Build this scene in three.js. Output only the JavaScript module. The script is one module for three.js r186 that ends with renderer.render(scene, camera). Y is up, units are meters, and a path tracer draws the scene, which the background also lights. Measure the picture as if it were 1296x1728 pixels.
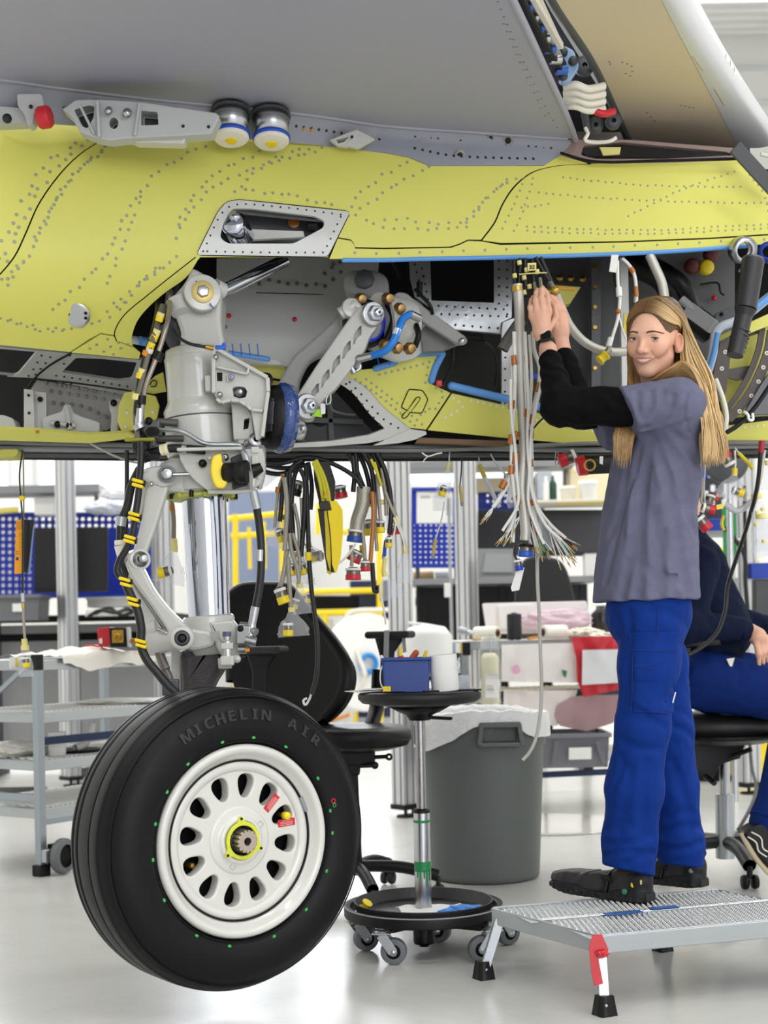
import * as THREE from 'three';
import { RoundedBoxGeometry } from 'three/addons/geometries/RoundedBoxGeometry.js';
import { TextGeometry } from 'three/addons/geometries/TextGeometry.js';
import { FontLoader } from 'three/addons/loaders/FontLoader.js';
import { ImprovedNoise } from 'three/addons/math/ImprovedNoise.js';
import { mergeGeometries } from 'three/addons/utils/BufferGeometryUtils.js';
import { RectAreaLightUniformsLib } from 'three/addons/lights/RectAreaLightUniformsLib.js';

// ---------- camera, light, exposure ----------
const FOC = 2400,PX = 648,PY = 1070,EYE = 1.05,ROLL = -0.02;      // 50 mm lens, shifted up, slightly rolled
const scene = new THREE.Scene();
const camera = new THREE.PerspectiveCamera(2 * Math.atan(1070 / FOC) * 180 / Math.PI,0.75,0.1,60);
camera.filmGauge = 100 * 1070 / FOC;
camera.position.set(0,EYE,0);
camera.rotation.z = ROLL;
camera.setViewOffset(1605,2140,154.5,0,1296,1728);
camera.focus = 4.3; camera.userData.fStop = 3.4;
camera.updateProjectionMatrix();
scene.add(camera);
const renderer = new THREE.WebGLRenderer({ antialias: true });
renderer.toneMapping = THREE.LinearToneMapping;
renderer.toneMappingExposure = 1.06;
renderer.shadowMap.enabled = true;
RectAreaLightUniformsLib.init();
scene.background = new THREE.Color(0xe6edf5); scene.backgroundIntensity = 2.2;
const LAMP = 14,FRONTKEY = 4.5,BACKWIN = 4.5;                          // ceiling panels, key light in added windows behind the camera, far windows
function areaLight(x,y,z,w,h,target,power,color = 0xffffff) {
 const l = new THREE.RectAreaLight(color,power,w,h);
 l.position.set(x,y,z); l.lookAt(...target); l.castShadow = true; scene.add(l); return l;
}

// ---------- helpers ----------
const { sin,cos,abs,min,max,sqrt,floor,PI,hypot,atan2,exp,round } = Math;
const cR = cos(ROLL),sR = sin(ROLL);
const V = (x,y,z) => new THREE.Vector3(x,y,z);
const clamp = (x,a = 0,b = 1) => min(b,max(a,x)),lerp = (a,b,t) => a + (b - a) * t;
const sstep = (a,b,x) => { const t = clamp((x - a) / (b - a)); return t * t * (3 - 2 * t); };
// a point of the place from its position in the photograph's frame and its depth
const P = (x,y,d) => { const a = (x - PX) / FOC * d,b = (PY - y) / FOC * d; return V(a * cR - b * sR,EYE + a * sR + b * cR,-d); };
const onFloor = (x,y,h = 0) => { const k = (x - PX) / FOC * sR + (PY - y) / FOC * cR; return P(x,y,(h - EYE) / k); };
let seed = 7;
const rnd = () => { seed = (seed * 1664525 + 1013904223) >>> 0; return seed / 4294967296; };
const rr = (a,b) => a + (b - a) * rnd();
const perlin = new ImprovedNoise(),noise = (x,y,z = 0) => perlin.noise(x,y,z);
const used = new Map();
function numbered(name) { const n = used.get(name) || 0; used.set(name,n + 1); return n ? name + '_' + String(n).padStart(3, '0') : name; }

const clean = (g) => {
 if (g.index) g = g.toNonIndexed();
 for (const k of Object.keys(g.attributes)) if (!['position', 'normal', 'uv', 'color'].includes(k)) g.deleteAttribute(k);
 if (!g.attributes.normal) g.computeVertexNormals();
 if (!g.attributes.uv) g.setAttribute('uv',new THREE.BufferAttribute(new Float32Array(g.attributes.position.count * 2),2));
 g.morphAttributes = {}; return g;
};
const join = (...gs) => { gs = gs.flat(9).filter(Boolean).map(clean); const c = gs.some((g) => g.attributes.color); if (c) gs.forEach((g) => { if (!g.attributes.color) g.setAttribute('color',new THREE.BufferAttribute(new Float32Array(g.attributes.position.count * 3).fill(1),3)); }); return gs.length === 1 ? gs[0] : mergeGeometries(gs); };
function boxUV(g,s = 1) {                        // texture coordinates in metres from the nearest axis plane
 const p = g.attributes.position,n = g.attributes.normal,u = new Float32Array(p.count * 2);
 for (let i = 0; i < p.count; i++) {
 const ax = abs(n.getX(i)),ay = abs(n.getY(i)),az = abs(n.getZ(i));
 let a,b;
 if (ay >= ax && ay >= az) { a = p.getX(i); b = p.getZ(i); } else if (ax >= az) { a = p.getZ(i); b = p.getY(i); } else { a = p.getX(i); b = p.getY(i); }
 u[2 * i] = a * s; u[2 * i + 1] = b * s;
 }
 g.setAttribute('uv',new THREE.BufferAttribute(u,2)); return g;
}
function drapeUV(g) { const p = g.attributes.position,u = new Float32Array(p.count * 2); for (let i = 0; i < p.count; i++) { u[2 * i] = p.getX(i) + p.getZ(i) * .8; u[2 * i + 1] = p.getY(i) + p.getZ(i) * .25; } g.setAttribute('uv',new THREE.BufferAttribute(u,2)); return g; }
function thing(name,label,category,at,group,kind) {
 const o = new THREE.Group(); o.name = numbered(name); o.position.copy(at || V(0,0,0)); scene.add(o);
 o.userData = { label,category }; if (group) o.userData.group = group; if (kind) o.userData.kind = kind;
 return o;
}
const origin = (o) => { const p = V(0,0,0); while (o && o !== scene) { p.add(o.position); o = o.parent; } return p; };
const SINGLES = new Set('rod_end green_paint dark_seam white_end amber_band pale_tape blue_core thin_cable clips dark_nut bolt bolt_row hinge_block ring_screw ink_stamp ridge print_line side_stripe yellow_end scratch cross_rib tan_tag yellow_mark harness_clip rib sleeve pipe_fitting grey_strap corrugation actuator_rail white_rail rim blue_mark seat_mat hinge_pin manifold valve_knob white_plug'.split(' '));
function part(parent,name,geo,mat,opt = {}) {  // listed names: every piece of the list is a part of its own
 if (Array.isArray(geo) && SINGLES.has(name)) { let m; for (const g of geo.flat(9)) m = part(parent,name,g,mat,opt); return m; }
 // geometry given in the place's own coordinates unless opt.local
 let g = join(geo); if (!opt.uv) g = opt.box ? boxUV(g,1) : drapeUV(g);
 if (!opt.local) { const p = origin(parent); g.translate(-p.x,-p.y,-p.z); }
 const m = new THREE.Mesh(g,mat); m.name = parent === scene ? numbered(name) : name; m.castShadow = m.receiveShadow = true;
 if (parent !== scene) { let k = 0; const b = name; while (parent.children.some((c) => c.name === m.name)) m.name = b + '_' + String(++k).padStart(3, '0'); }
 if (opt.label) m.userData.label = opt.label; if (opt.kind) m.userData.kind = opt.kind;
 parent.add(m); return m;
}
function single(name,label,category,geo,mat,group,opt = {}) { // a thing that is one mesh
 let g = join(geo); if (!opt.uv) g = drapeUV(g);
 g.computeBoundingBox(); const b = g.boundingBox,c = V((b.min.x + b.max.x) / 2,b.min.y,(b.min.z + b.max.z) / 2);
 g.translate(-c.x,-c.y,-c.z);
 const m = new THREE.Mesh(g,mat); m.position.copy(c); m.name = numbered(name); m.castShadow = m.receiveShadow = true; m.userData = { label,category };
 if (group) m.userData.group = group; if (opt.kind) m.userData.kind = opt.kind;
 scene.add(m); return m;
}
function struct(name,geo,mat,opt = {}) { const m = part(scene,name,geo,mat,{ box: true,...opt }); m.userData.kind = 'structure'; return m; }
function copyOf(o,label,group) { const c = o.clone(); c.name = numbered(o.name.replace(/_\d{3}$/, '')); scene.add(c); c.userData = { ...o.userData,label }; if (group) c.userData.group = group; return c; }

const UPV = V(0,1,0);
const toDir = (g,from,dir) => { g.applyQuaternion(new THREE.Quaternion().setFromUnitVectors(UPV,dir.clone().normalize())); g.translate(from.x,from.y,from.z); return g; };
const rod = (a,b,r,r2 = r,n = 16,open = false) => { const l = a.distanceTo(b),g = new THREE.CylinderGeometry(r2,r,l,n,1,open); g.translate(0,l / 2,0); return toDir(g,a,b.clone().sub(a)); };
const lathe = (prof,at,dir = UPV,n = 32) => toDir(new THREE.LatheGeometry(prof.map(([r,y]) => new THREE.Vector2(r,y)),n),at,dir);
const ball = (c,r,sx = 1,sy = 1,sz = 1,n = 16) => { const g = new THREE.SphereGeometry(r,n,max(6,n * .6 | 0)); g.scale(sx,sy,sz); g.translate(c.x,c.y,c.z); return g; };
const curve = (pts,closed = false) => new THREE.CatmullRomCurve3(pts,closed, 'centripetal');
const tube = (pts,r,n = 24,k = 8,closed = false) => new THREE.TubeGeometry(pts.length === 2 ? new THREE.LineCurve3(...pts) : curve(pts,closed),pts.length === 2 ? 1 : n,r,k,closed);
const ctube = (pts,r,n = 24,k = 8) => [tube(pts,r,n,k),ball(pts[0],r,1,1,1,8),ball(pts[pts.length - 1],r,1,1,1,8)];
const rbox = (c,w,h,d,r = .004,rot) => { const g = new RoundedBoxGeometry(w,h,d,2,min(r,w / 2.01,h / 2.01,d / 2.01)); if (rot) g.applyMatrix4(new THREE.Matrix4().makeRotationFromEuler(new THREE.Euler(rot[0],rot[1],rot[2], 'YXZ'))); g.translate(c.x,c.y,c.z); return g; };
const frameM = (x,y,z,at) => new THREE.Matrix4().makeBasis(x,y,z).setPosition(at);
function beam(a,b,w,h,up = UPV,r = .003) {    // a bar of section w (sideways) x h (along up)
 const z = b.clone().sub(a),l = z.length(); z.normalize();
 let x = up.clone().cross(z); if (x.length() < 1e-3) x = V(1,0,0).cross(z); x.normalize(); const y = z.clone().cross(x);
 const g = new RoundedBoxGeometry(w,h,l,1,min(r,w / 2.1,h / 2.1)); g.applyMatrix4(frameM(x,y,z,a.clone().add(b).multiplyScalar(.5))); return g;
}
const shapeOf = (pts,holes = []) => { const s = new THREE.Shape(pts.map(([x,y]) => new THREE.Vector2(x,y))); for (const h of holes) s.holes.push(new THREE.Path(h.map(([x,y]) => new THREE.Vector2(x,y)))); return s; };
// smooth a list of [x, y] points
const smooth2 = (pts,n = 6,closed = true) => { const c = new THREE.CatmullRomCurve3(pts.map(([x,y]) => V(x,y,0)),closed, 'centripetal'); return c.getPoints(pts.length * n).slice(0,closed ? -1 : undefined).map((p) => [p.x,p.y]); };
const ring2 = (cx,cy,rx,ry = rx,n = 24,ph = 0) => Array.from({ length: n },(_,i) => [cx + rx * cos(i / n * 2 * PI + ph),cy + ry * sin(i / n * 2 * PI + ph)]);
// corners rounded by r (outline in px)
function rounded(pts,r,n = 4) {
 const out = []; pts.forEach((p,i) => { const a = pts[(i + pts.length - 1) % pts.length],b = pts[(i + 1) % pts.length];
 const la = hypot(a[0] - p[0],a[1] - p[1]),lb = hypot(b[0] - p[0],b[1] - p[1]),k = min(r,la / 2.2,lb / 2.2);
 const A = [p[0] + (a[0] - p[0]) / la * k,p[1] + (a[1] - p[1]) / la * k],B = [p[0] + (b[0] - p[0]) / lb * k,p[1] + (b[1] - p[1]) / lb * k];
 for (let j = 0; j <= n; j++) { const t = j / n; out.push([(1 - t) ** 2 * A[0] + 2 * t * (1 - t) * p[0] + t * t * B[0],(1 - t) ** 2 * A[1] + 2 * t * (1 - t) * p[1] + t * t * B[1]]); } });
 return out;
}
// a plate of real thickness whose outline is given in frame px at depth d; turned by yaw/pitch about its middle
function plate(pts,d,th,{ holes = [],bevel = .002,fn,yaw = 0,pitch = 0 } = {}) {
 const cx = pts.reduce((s,p) => s + p[0],0) / pts.length,cy = pts.reduce((s,p) => s + p[1],0) / pts.length,k = d / FOC;
 const m = (l) => l.map(([x,y]) => [(x - cx) * k / cos(yaw),(cy - y) * k / cos(pitch)]);
 const g = new THREE.ExtrudeGeometry(shapeOf(m(pts),holes.map(m)),{ depth: max(1e-4,th - 2 * bevel),bevelEnabled: bevel > 0,bevelThickness: bevel,bevelSize: bevel,bevelOffset: -bevel,bevelSegments: 2,curveSegments: 6 });
 g.translate(0,0,-th + bevel);
 g.applyMatrix4(new THREE.Matrix4().makeRotationFromEuler(new THREE.Euler(pitch,yaw,ROLL, 'YXZ')));
 const c = P(cx,cy,d); g.translate(c.x,c.y,c.z); return g;
}
// a curved sheet of thickness th: outline in frame px, D(x, y) its depth
function sheet(outline,D,th,{ holes = [],step = 30 } = {}) {
 const v2 = (l) => l.map(([x,y]) => new THREE.Vector2(x,y));
 let contour = v2(outline),hs = holes.map(v2);
 if (THREE.ShapeUtils.isClockWise(contour)) contour.reverse();
 hs.forEach((h) => { if (!THREE.ShapeUtils.isClockWise(h)) h.reverse(); });
 let F = THREE.ShapeUtils.triangulateShape(contour,hs),pts = contour.concat(...hs).map((p) => [p.x,p.y]);
 for (let it = 0; it < 9; it++) {
 const mids = new Map(); let any = false;
 const mid = (a,b) => { const [x,y] = pts[a],[u,w] = pts[b]; if (hypot(x - u,y - w) <= step) return -1; const k = a < b ? a + '_' + b : b + '_' + a; if (!mids.has(k)) { mids.set(k,pts.length); pts.push([(x + u) / 2,(y + w) / 2]); } any = true; return mids.get(k); };
 const N = [];
 for (const [a,b,c] of F) {
 const ab = mid(a,b),bc = mid(b,c),ca = mid(c,a),n = (ab >= 0) + (bc >= 0) + (ca >= 0);
 if (!n) N.push([a,b,c]);
 else if (n === 3) N.push([a,ab,ca],[ab,b,bc],[ca,bc,c],[ab,bc,ca]);
 else if (n === 1) { if (ab >= 0) N.push([a,ab,c],[ab,b,c]); else if (bc >= 0) N.push([b,bc,a],[bc,c,a]); else N.push([c,ca,b],[ca,a,b]); }
 else { if (ab < 0) N.push([a,b,bc],[a,bc,ca],[ca,bc,c]); else if (bc < 0) N.push([b,c,ca],[b,ca,ab],[ab,ca,a]); else N.push([c,a,ab],[c,ab,bc],[bc,ab,b]); }
 }
 F = N; if (!any) break;
 }
 const f3 = pts.map(([x,y]) => P(x,y,D(x,y)));
 const nrm = pts.map(([x,y],i) => { const e = 3,a = P(x + e,y,D(x + e,y)).sub(P(x - e,y,D(x - e,y))),b = P(x,y - e,D(x,y - e)).sub(P(x,y + e,D(x,y + e))); return a.cross(b).normalize(); });
 const b3 = f3.map((p,i) => p.clone().addScaledVector(nrm[i],-th));
 const pos = [],nor = [],push = (p,n) => { pos.push(p.x,p.y,p.z); nor.push(n.x,n.y,n.z); };
 const edges = new Map();
 for (const t of F) {
 const a = f3[t[0]],b = f3[t[1]],c = f3[t[2]],g = b.clone().sub(a).cross(c.clone().sub(a)),o = g.dot(nrm[t[0]]) < 0 ? [t[0],t[2],t[1]] : t;
 o.forEach((i) => push(f3[i],nrm[i])); [o[0],o[2],o[1]].forEach((i) => push(b3[i],nrm[i].clone().negate()));
 for (let j = 0; j < 3; j++) { const x = o[j],y = o[(j + 1) % 3],k = x < y ? x + '_' + y : y + '_' + x; edges.has(k) ? edges.set(k,null) : edges.set(k,[x,y]); }
 }
 for (const e of edges.values()) if (e) {
 const [i,j] = e,n = f3[j].clone().sub(f3[i]).cross(nrm[i]).normalize();
 [f3[i],b3[i],f3[j],f3[j],b3[i],b3[j]].forEach((p) => push(p,n));
 }
 const g = new THREE.BufferGeometry();
 g.setAttribute('position',new THREE.Float32BufferAttribute(pos,3)); g.setAttribute('normal',new THREE.Float32BufferAttribute(nor,3));
 return g;
}
// fastener heads along polylines on a sheet of depth D
function fasteners(lines,D,r,gap,{ th = .0012,jitter = 0,lift = 0,n = 8,two = 0 } = {}) {
 const out = [];
 const put = (x,y) => { const e = 3,p = P(x,y,D(x,y)),a = P(x + e,y,D(x + e,y)).sub(p),b = P(x,y - e,D(x,y - e)).sub(p),nn = a.cross(b).normalize(); const g = new THREE.CylinderGeometry(r * .86,r,th,n); g.translate(0,th / 2 + lift,0); out.push(toDir(g,p,nn)); };
 for (const l of lines) { const c = new THREE.CatmullRomCurve3(l.map(([x,y]) => V(x,y,0)),false, 'centripetal'),k = max(1,round(c.getLength() / gap));
 for (let i = 0; i <= k; i++) { const p = c.getPointAt(i / k),t = c.getTangentAt(i / k); const s = two ? (i % 2 ? two : -two) : 0; put(p.x - t.y * s + rr(-jitter,jitter),p.y + t.x * s + rr(-jitter,jitter)); } }
 return out;
}
const line2 = (a,b,n) => Array.from({ length: n },(_,i) => [lerp(a[0],b[0],i / (n - 1)),lerp(a[1],b[1],i / (n - 1))]);

// ---------- textures ----------
function dataTex(n,fn,srgb = false,m = n) {
 const d = new Uint8Array(n * m * 4);
 for (let y = 0; y < m; y++) for (let x = 0; x < n; x++) { const c = fn(x / n,y / m),o = (y * n + x) * 4; const a = c.length ? c : [c,c,c]; for (let k = 0; k < 3; k++) d[o + k] = clamp(a[k]) * 255; d[o + 3] = 255; }
 const t = new THREE.DataTexture(d,n,m); t.wrapS = t.wrapT = THREE.RepeatWrapping; t.magFilter = THREE.LinearFilter; t.minFilter = THREE.LinearMipmapLinearFilter; t.generateMipmaps = true;
 if (srgb) t.colorSpace = THREE.SRGBColorSpace; t.needsUpdate = true; return t;
}
const tn = (u,v,f,s = 0) => { const a = u * 2 * PI,b = v * 2 * PI,k = f / (2 * PI); return noise(cos(a) * k + 9.1 + s,sin(a) * k + cos(b) * k * 1.3 + 3.7,sin(b) * k * 1.3 + s * 1.7 + 5.2); };
const rep = (t,x,y = x) => { const c = t.clone(); c.repeat.set(x,y); c.needsUpdate = true; return c; };
const T = {
 grain: dataTex(256,(u,v) => .5 + .28 * tn(u,v,60) + .22 * tn(u,v,120,4)),
 blotch: dataTex(256,(u,v) => .5 + .45 * tn(u,v,7) + .25 * tn(u,v,19,2) + .15 * tn(u,v,50,3)),
 weave: dataTex(128,(u,v) => { const a = sin(u * 2 * PI * 32),b = sin(v * 2 * PI * 32); return .5 + .25 * (a * a - b * b) + .25 * sin((u + v) * 2 * PI * 32) * .5 + .12 * tn(u,v,30); }),
 brushed: dataTex(256,(u,v) => .5 + .3 * noise(u * 3,v * 150,1) + .2 * noise(u * 8,v * 320,3)),
 floor: dataTex(1024,(u,v) => { const n = .5 + .3 * tn(u,v,5) + .2 * tn(u,v,14,2) + .15 * tn(u,v,40,3); const s = noise(u * 140,v * 140,2) > .55 ? -.03 : 0; return [.80 + .05 * (n - .5) + s,.80 + .05 * (n - .5) + s,.785 + .05 * (n - .5) + s]; },true),
 braid: dataTex(128,(u,v) => { const a = (u * 8 + v * 8) % 1,b = (u * 8 - v * 8 + 8) % 1,k = ((floor(u * 8) + floor(v * 8)) % 2) ? a : b; const s = .62 + .38 * sin(k * PI); return [s,s,s * .98]; }),
 knurl: dataTex(128,(u,v) => .5 + .5 * sin(u * 2 * PI * 16) * sin(v * 2 * PI * 16)),
};
const canvasTex = (w,h,draw) => { const c = document.createElement('canvas'); c.width = w; c.height = h; draw(c.getContext('2d'),w,h); const t = new THREE.CanvasTexture(c); t.colorSpace = THREE.SRGBColorSpace; return t; };

// ---------- materials ----------
const M = {};
const mat = (color,rough = .5,metal = 0,o = {}) => new THREE.MeshPhysicalMaterial({ color,roughness: rough,metalness: metal,...o });
const grain = (k,s = 6,tex = 'grain') => ({ bumpMap: rep(T[tex],s),bumpScale: k });
M.yellow = mat(0xd7d465,.48,0,{ ...grain(.0004,5, 'blotch') });
M.yellowShaded = mat(0xb9b652,.55);  // darker copy of the belly yellow, bay shade mixed into the colour
M.wing = mat(0xa3a3b2,.5,0,{ ...grain(.0003,8),clearcoat: .15,clearcoatRoughness: .4 });
M.greyPaint = mat(0xc6c6c1,.38,0,{ clearcoat: .5,clearcoatRoughness: .15,...grain(.0002,9, 'blotch') });
M.gearPaint = mat(0xc2c2bc,.33,0,{ clearcoat: .7,clearcoatRoughness: .12,...grain(.0003,10, 'blotch') });
M.primer = mat(0xb1b2ae,.55,0,{ ...grain(.0003,6, 'blotch') });
M.bay = mat(0xcfcfcb,.5,0,{ ...grain(.0004,5, 'blotch') });
M.dark = mat(0x111113,.7,0,{ specularIntensity: .4 }); M.black = mat(0x0a0a0c,.45,0,{ specularIntensity: .6 }); M.cable = mat(0x0d0d0f,.45); M.rubber = mat(0x131315,.55,0,grain(.0004,18));
M.blackPlastic = mat(0x101012,.4,0,grain(.0003,30));
M.rivet = mat(0x9b9c83,.5,.1); M.rivetDark = mat(0x2a2a2c,.5,.4); M.rivetGrey = mat(0x8b8a84,.4,.6);
M.chrome = mat(0xc3c8d6,.1,1); M.steel = mat(0xb9bbbf,.28,1,{ roughnessMap: null }); M.galv = mat(0xb2b7bb,.36,.85,{ ...grain(.0003,6, 'blotch') }); M.alu = mat(0xc9cacd,.32,.9,{ ...grain(.0002,4, 'brushed') }); M.bareAlu = mat(0xe3d3ba,.45,.35,grain(.0003,3, 'blotch'));
M.gold = mat(0xc3a04b,.35,.8); M.brass = mat(0xb08a3a,.35,.9);
M.yellowPaint = mat(0xf2d312,.4); M.yellowPlastic = mat(0xf4d716,.4); M.red = mat(0xc81f2f,.4); M.blueProt = mat(0x5f9be0,.45); M.blue = mat(0x1238a4,.5); M.pegBlue = mat(0x0b2ba2,.45);
M.white = mat(0xf1f1ee,.5); M.whitePaper = mat(0xf0efec,.8); M.offWhite = mat(0xe8e3d5,.7); M.cream = mat(0xf0e2bd,.75);
M.greyPlastic = mat(0x6d7074,.5,0,grain(.0003,20)); M.midGrey = mat(0x8c8e90,.5); M.darkGrey = mat(0x45474b,.5);
M.plastic = mat(0xf6f8fa,.16,0,{ transmission: .82,thickness: 0,ior: 1.3,side: THREE.DoubleSide });
M.braid = mat(0xcfccc6,.4,.5,{ map: rep(T.braid,1),bumpMap: rep(T.braid,1),bumpScale: .0008 });
M.wireWhite = mat(0xecebe6,.5); M.amber = mat(0xb0660f,.35,0,{ clearcoat: .4 }); M.orange = mat(0xe08a10,.5);
M.green = mat(0x1f8c4a,.5); M.paleTag = mat(0xe9dc8c,.6);
// ---------- the hall ----------
const XL = -9,XR = 9,ZB = -20,ZF = 7,CEIL = 9.4,TH = .25;
{
 const bx = (x0,x1,y0,y1,z0,z1) => { const g = new THREE.BoxGeometry(x1 - x0,y1 - y0,z1 - z0); g.translate((x0 + x1) / 2,(y0 + y1) / 2,(z0 + z1) / 2); return g; };
 const floorMat = new THREE.MeshPhysicalMaterial({ color: 0xffffff,map: rep(T.floor,.45),roughness: .24,bumpMap: rep(T.blotch,.9),bumpScale: .0006, });
 struct('floor',bx(XL - TH,XR + TH,-.2,0,ZB - TH,ZF + TH),floorMat);
 const wallM = mat(0xecebe6,.8,0,grain(.0006,2)),ceilM = mat(0xf0f0ee,.8);
 struct('ceiling',bx(XL - TH,XR + TH,CEIL,CEIL + .2,ZB - TH,ZF + TH),ceilM);
 const ribs = []; for (let z = ZB + .12; z < ZB + 2.4; z += .24) ribs.push(bx(XL,XR,CEIL - .07,CEIL + .01,z,z + .07)); struct('trim_1',ribs,ceilM);
 struct('wall_left',bx(XL - TH,XL,0,CEIL,ZB,ZF),wallM);
 struct('wall_right',bx(XR,XR + TH,0,CEIL,ZB,ZF),wallM);
 // far wall with a band of three windows, near wall (behind the camera) with tall windows added for the key light: cut as openings
 const opening = (z0,z1,y0,y1,xs) => { const out = [bx(XL,XR,0,y0,z0,z1),bx(XL,XR,y1,CEIL,z0,z1)]; let x = XL; for (const [a,b] of xs) { out.push(bx(x,a,y0,y1,z0,z1)); x = b; } out.push(bx(x,XR,y0,y1,z0,z1)); return out; };
 const back = [[-8.4,-5.2],[-4.9,-1.7],[-1.3,1.9]],front = [[1.2,4],[4.3,7.1]];
 struct('wall_back',opening(ZB - TH,ZB,3.12,6,back),wallM);
 struct('wall_front',opening(ZF,ZF + TH,1.0,5.6,front),wallM);
 const pane = mat(0xffffff,.02,0,{ transmission: 1,thickness: 0 }),frameM_ = mat(0xd9dbdc,.5);
 let n = 1;
 for (const [xs,z,y0,y1] of [[back,ZB - .1,3.12,6],[front,ZF + .1,1,5.6]]) for (const [a,b] of xs) {
 const w = struct('window_' + n++,[bx(a,b,y0,y0 + .06,z - .04,z + .04),bx(a,b,y1 - .06,y1,z - .04,z + .04),bx(a,a + .06,y0,y1,z - .04,z + .04),bx(b - .06,b,y0,y1,z - .04,z + .04),bx((a + b) / 2 - .03,(a + b) / 2 + .03,y0,y1,z - .04,z + .04)],frameM_);
 for (const h of [[a + .06,(a + b) / 2 - .03],[(a + b) / 2 + .03,b - .06]]) part(w, 'pane',bx(h[0],h[1],y0 + .06,y1 - .06,z - .004,z + .004),pane);
 }
 struct('trim_2',[bx(XL,XR,8.38,8.44,ZB,ZB + .03),bx(XL,XR,8.86,8.92,ZB,ZB + .03)],frameM_);
 for (const [a,b] of front) areaLight((a + b) / 2,3.3,ZF - .06,b - a - .1,4.5,[(a + b) / 2,3.3 - .6,-3],FRONTKEY,0xf4f7ff);  // softbox key light added behind the camera
 for (const [a,b] of back) areaLight((a + b) / 2,4.56,ZB + .06,b - a,2.8,[(a + b) / 2,4,0],BACKWIN,0xf4f7ff);
 // ceiling light panels
 const glow = new THREE.MeshStandardMaterial({ color: 0xffffff,emissive: 0xffffff,emissiveIntensity: 1.6 });
 const spots = []; for (const z of [-17,-13,-9.4,-6,-1.6,2]) for (const x of [-5.6,-1.6,2.6,6]) if (z < -5 || x > -2) spots.push([x,z]);
 let first;
 for (const [x,z] of spots) {
 let o;
 if (!first) { first = o = thing('ceiling_light', 'long white fluorescent light panel hung below the hall ceiling', 'light',V(x,6.9,z), 'ceiling light panels'); part(o, 'frame',[bx(x - 1.25,x + 1.25,6.9,6.98,z - .32,z + .32),rod(V(x - 1,6.97,z),V(x - 1,CEIL,z),.008),rod(V(x + 1,6.97,z),V(x + 1,CEIL,z),.008)],M.white); part(o, 'diffuser',bx(x - 1.2,x + 1.2,6.885,6.9,z - .27,z + .27),glow); }
 else { o = copyOf(first,first.userData.label);  o.position.set(x,6.9,z); }
 { const k = spots.findIndex((q) => q[0] === x && q[1] === z),rows = [...new Set(spots.map((q) => q[1]))],row = rows.indexOf(z),inRow = spots.filter((q) => q[1] === z).findIndex((q) => q[0] === x),W = ['first', 'second', 'third', 'fourth', 'fifth', 'sixth']; o.userData.label = `white fluorescent ceiling panel, ${W[inRow]} from the left in the ${W[row]} row from the far wall`; }
 areaLight(x,6.87,z,2.4,.54,[x,0,z],LAMP,0xfffdfa);
 }
}

// ---------- background furniture ----------
const yawM = (a) => new THREE.Matrix4().makeRotationY(a);
function yawed(gs,at,a) { const g = join(gs); g.applyMatrix4(yawM(a)); g.translate(at.x,at.y,at.z); return g; }
function profileColumn(px,py,d,w,dp,yaw,h,label) {     // aluminium slotted profile on a foot plate
 const base = P(px,py,d); base.y = 0;
 const o = thing('aluminium_column',label, 'column',base,null);
 const pts = []; const side = (x0,y0,x1,y1,n) => { const L = hypot(x1 - x0,y1 - y0),ux = (x1 - x0) / L,uy = (y1 - y0) / L,nx = -uy,ny = ux; for (let i = 0; i < n; i++) { const c = (i + .5) / n * L; for (const [s,q] of [[c - .006,0],[c - .006,.012],[c + .006,.012],[c + .006,0]]) pts.push([x0 + ux * s + nx * q,y0 + uy * s + ny * q]); } pts.push([x1,y1]); };
 side(-w / 2,-dp / 2,w / 2,-dp / 2,2); side(w / 2,-dp / 2,w / 2,dp / 2,2); side(w / 2,dp / 2,-w / 2,dp / 2,2); side(-w / 2,dp / 2,-w / 2,-dp / 2,2);
 const g = new THREE.ExtrudeGeometry(shapeOf(pts),{ depth: h - .05,bevelEnabled: false }); g.rotateX(-PI / 2); g.translate(0,.05,0);
 part(o, 'profile',yawed(g,base,yaw),M.alu);
 part(o, 'foot',yawed([rbox(V(0,.055,0),w * 1.15,.03,dp * 1.2),lathe([[0,.012],[.05,.012],[.055,0],[0,0]].reverse(),V(-w * .3,0,dp * .4)),rod(V(-w * .3,.005,dp * .4),V(-w * .3,.06,dp * .4),.01),lathe([[0,0],[.055,0],[.05,.012],[0,.012]],V(w * .3,0,dp * .4)),rod(V(w * .3,.005,dp * .4),V(w * .3,.06,dp * .4),.01)],base,yaw),M.black);
 return o;
}
profileColumn(120,1323,10.3,.10,.12,.75,3.2, 'slotted aluminium column standing in front of the dark monitor at the left');
profileColumn(282,1330,10.1,.11,.12,.7,3.2, 'slotted aluminium column behind the shiny landing gear piston');
profileColumn(683,1376,8.2,.10,.10,.75,3.0, 'slotted aluminium column behind the black office chair and the tool stool');
profileColumn(795,1330,9.2,.10,.11,-.7,3.1, 'slotted aluminium column rising behind the left end of the white work trolley');
profileColumn(1262,1332,9.0,.12,.12,.5,3.1, 'slotted aluminium column behind the seated worker at the right edge');

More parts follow.
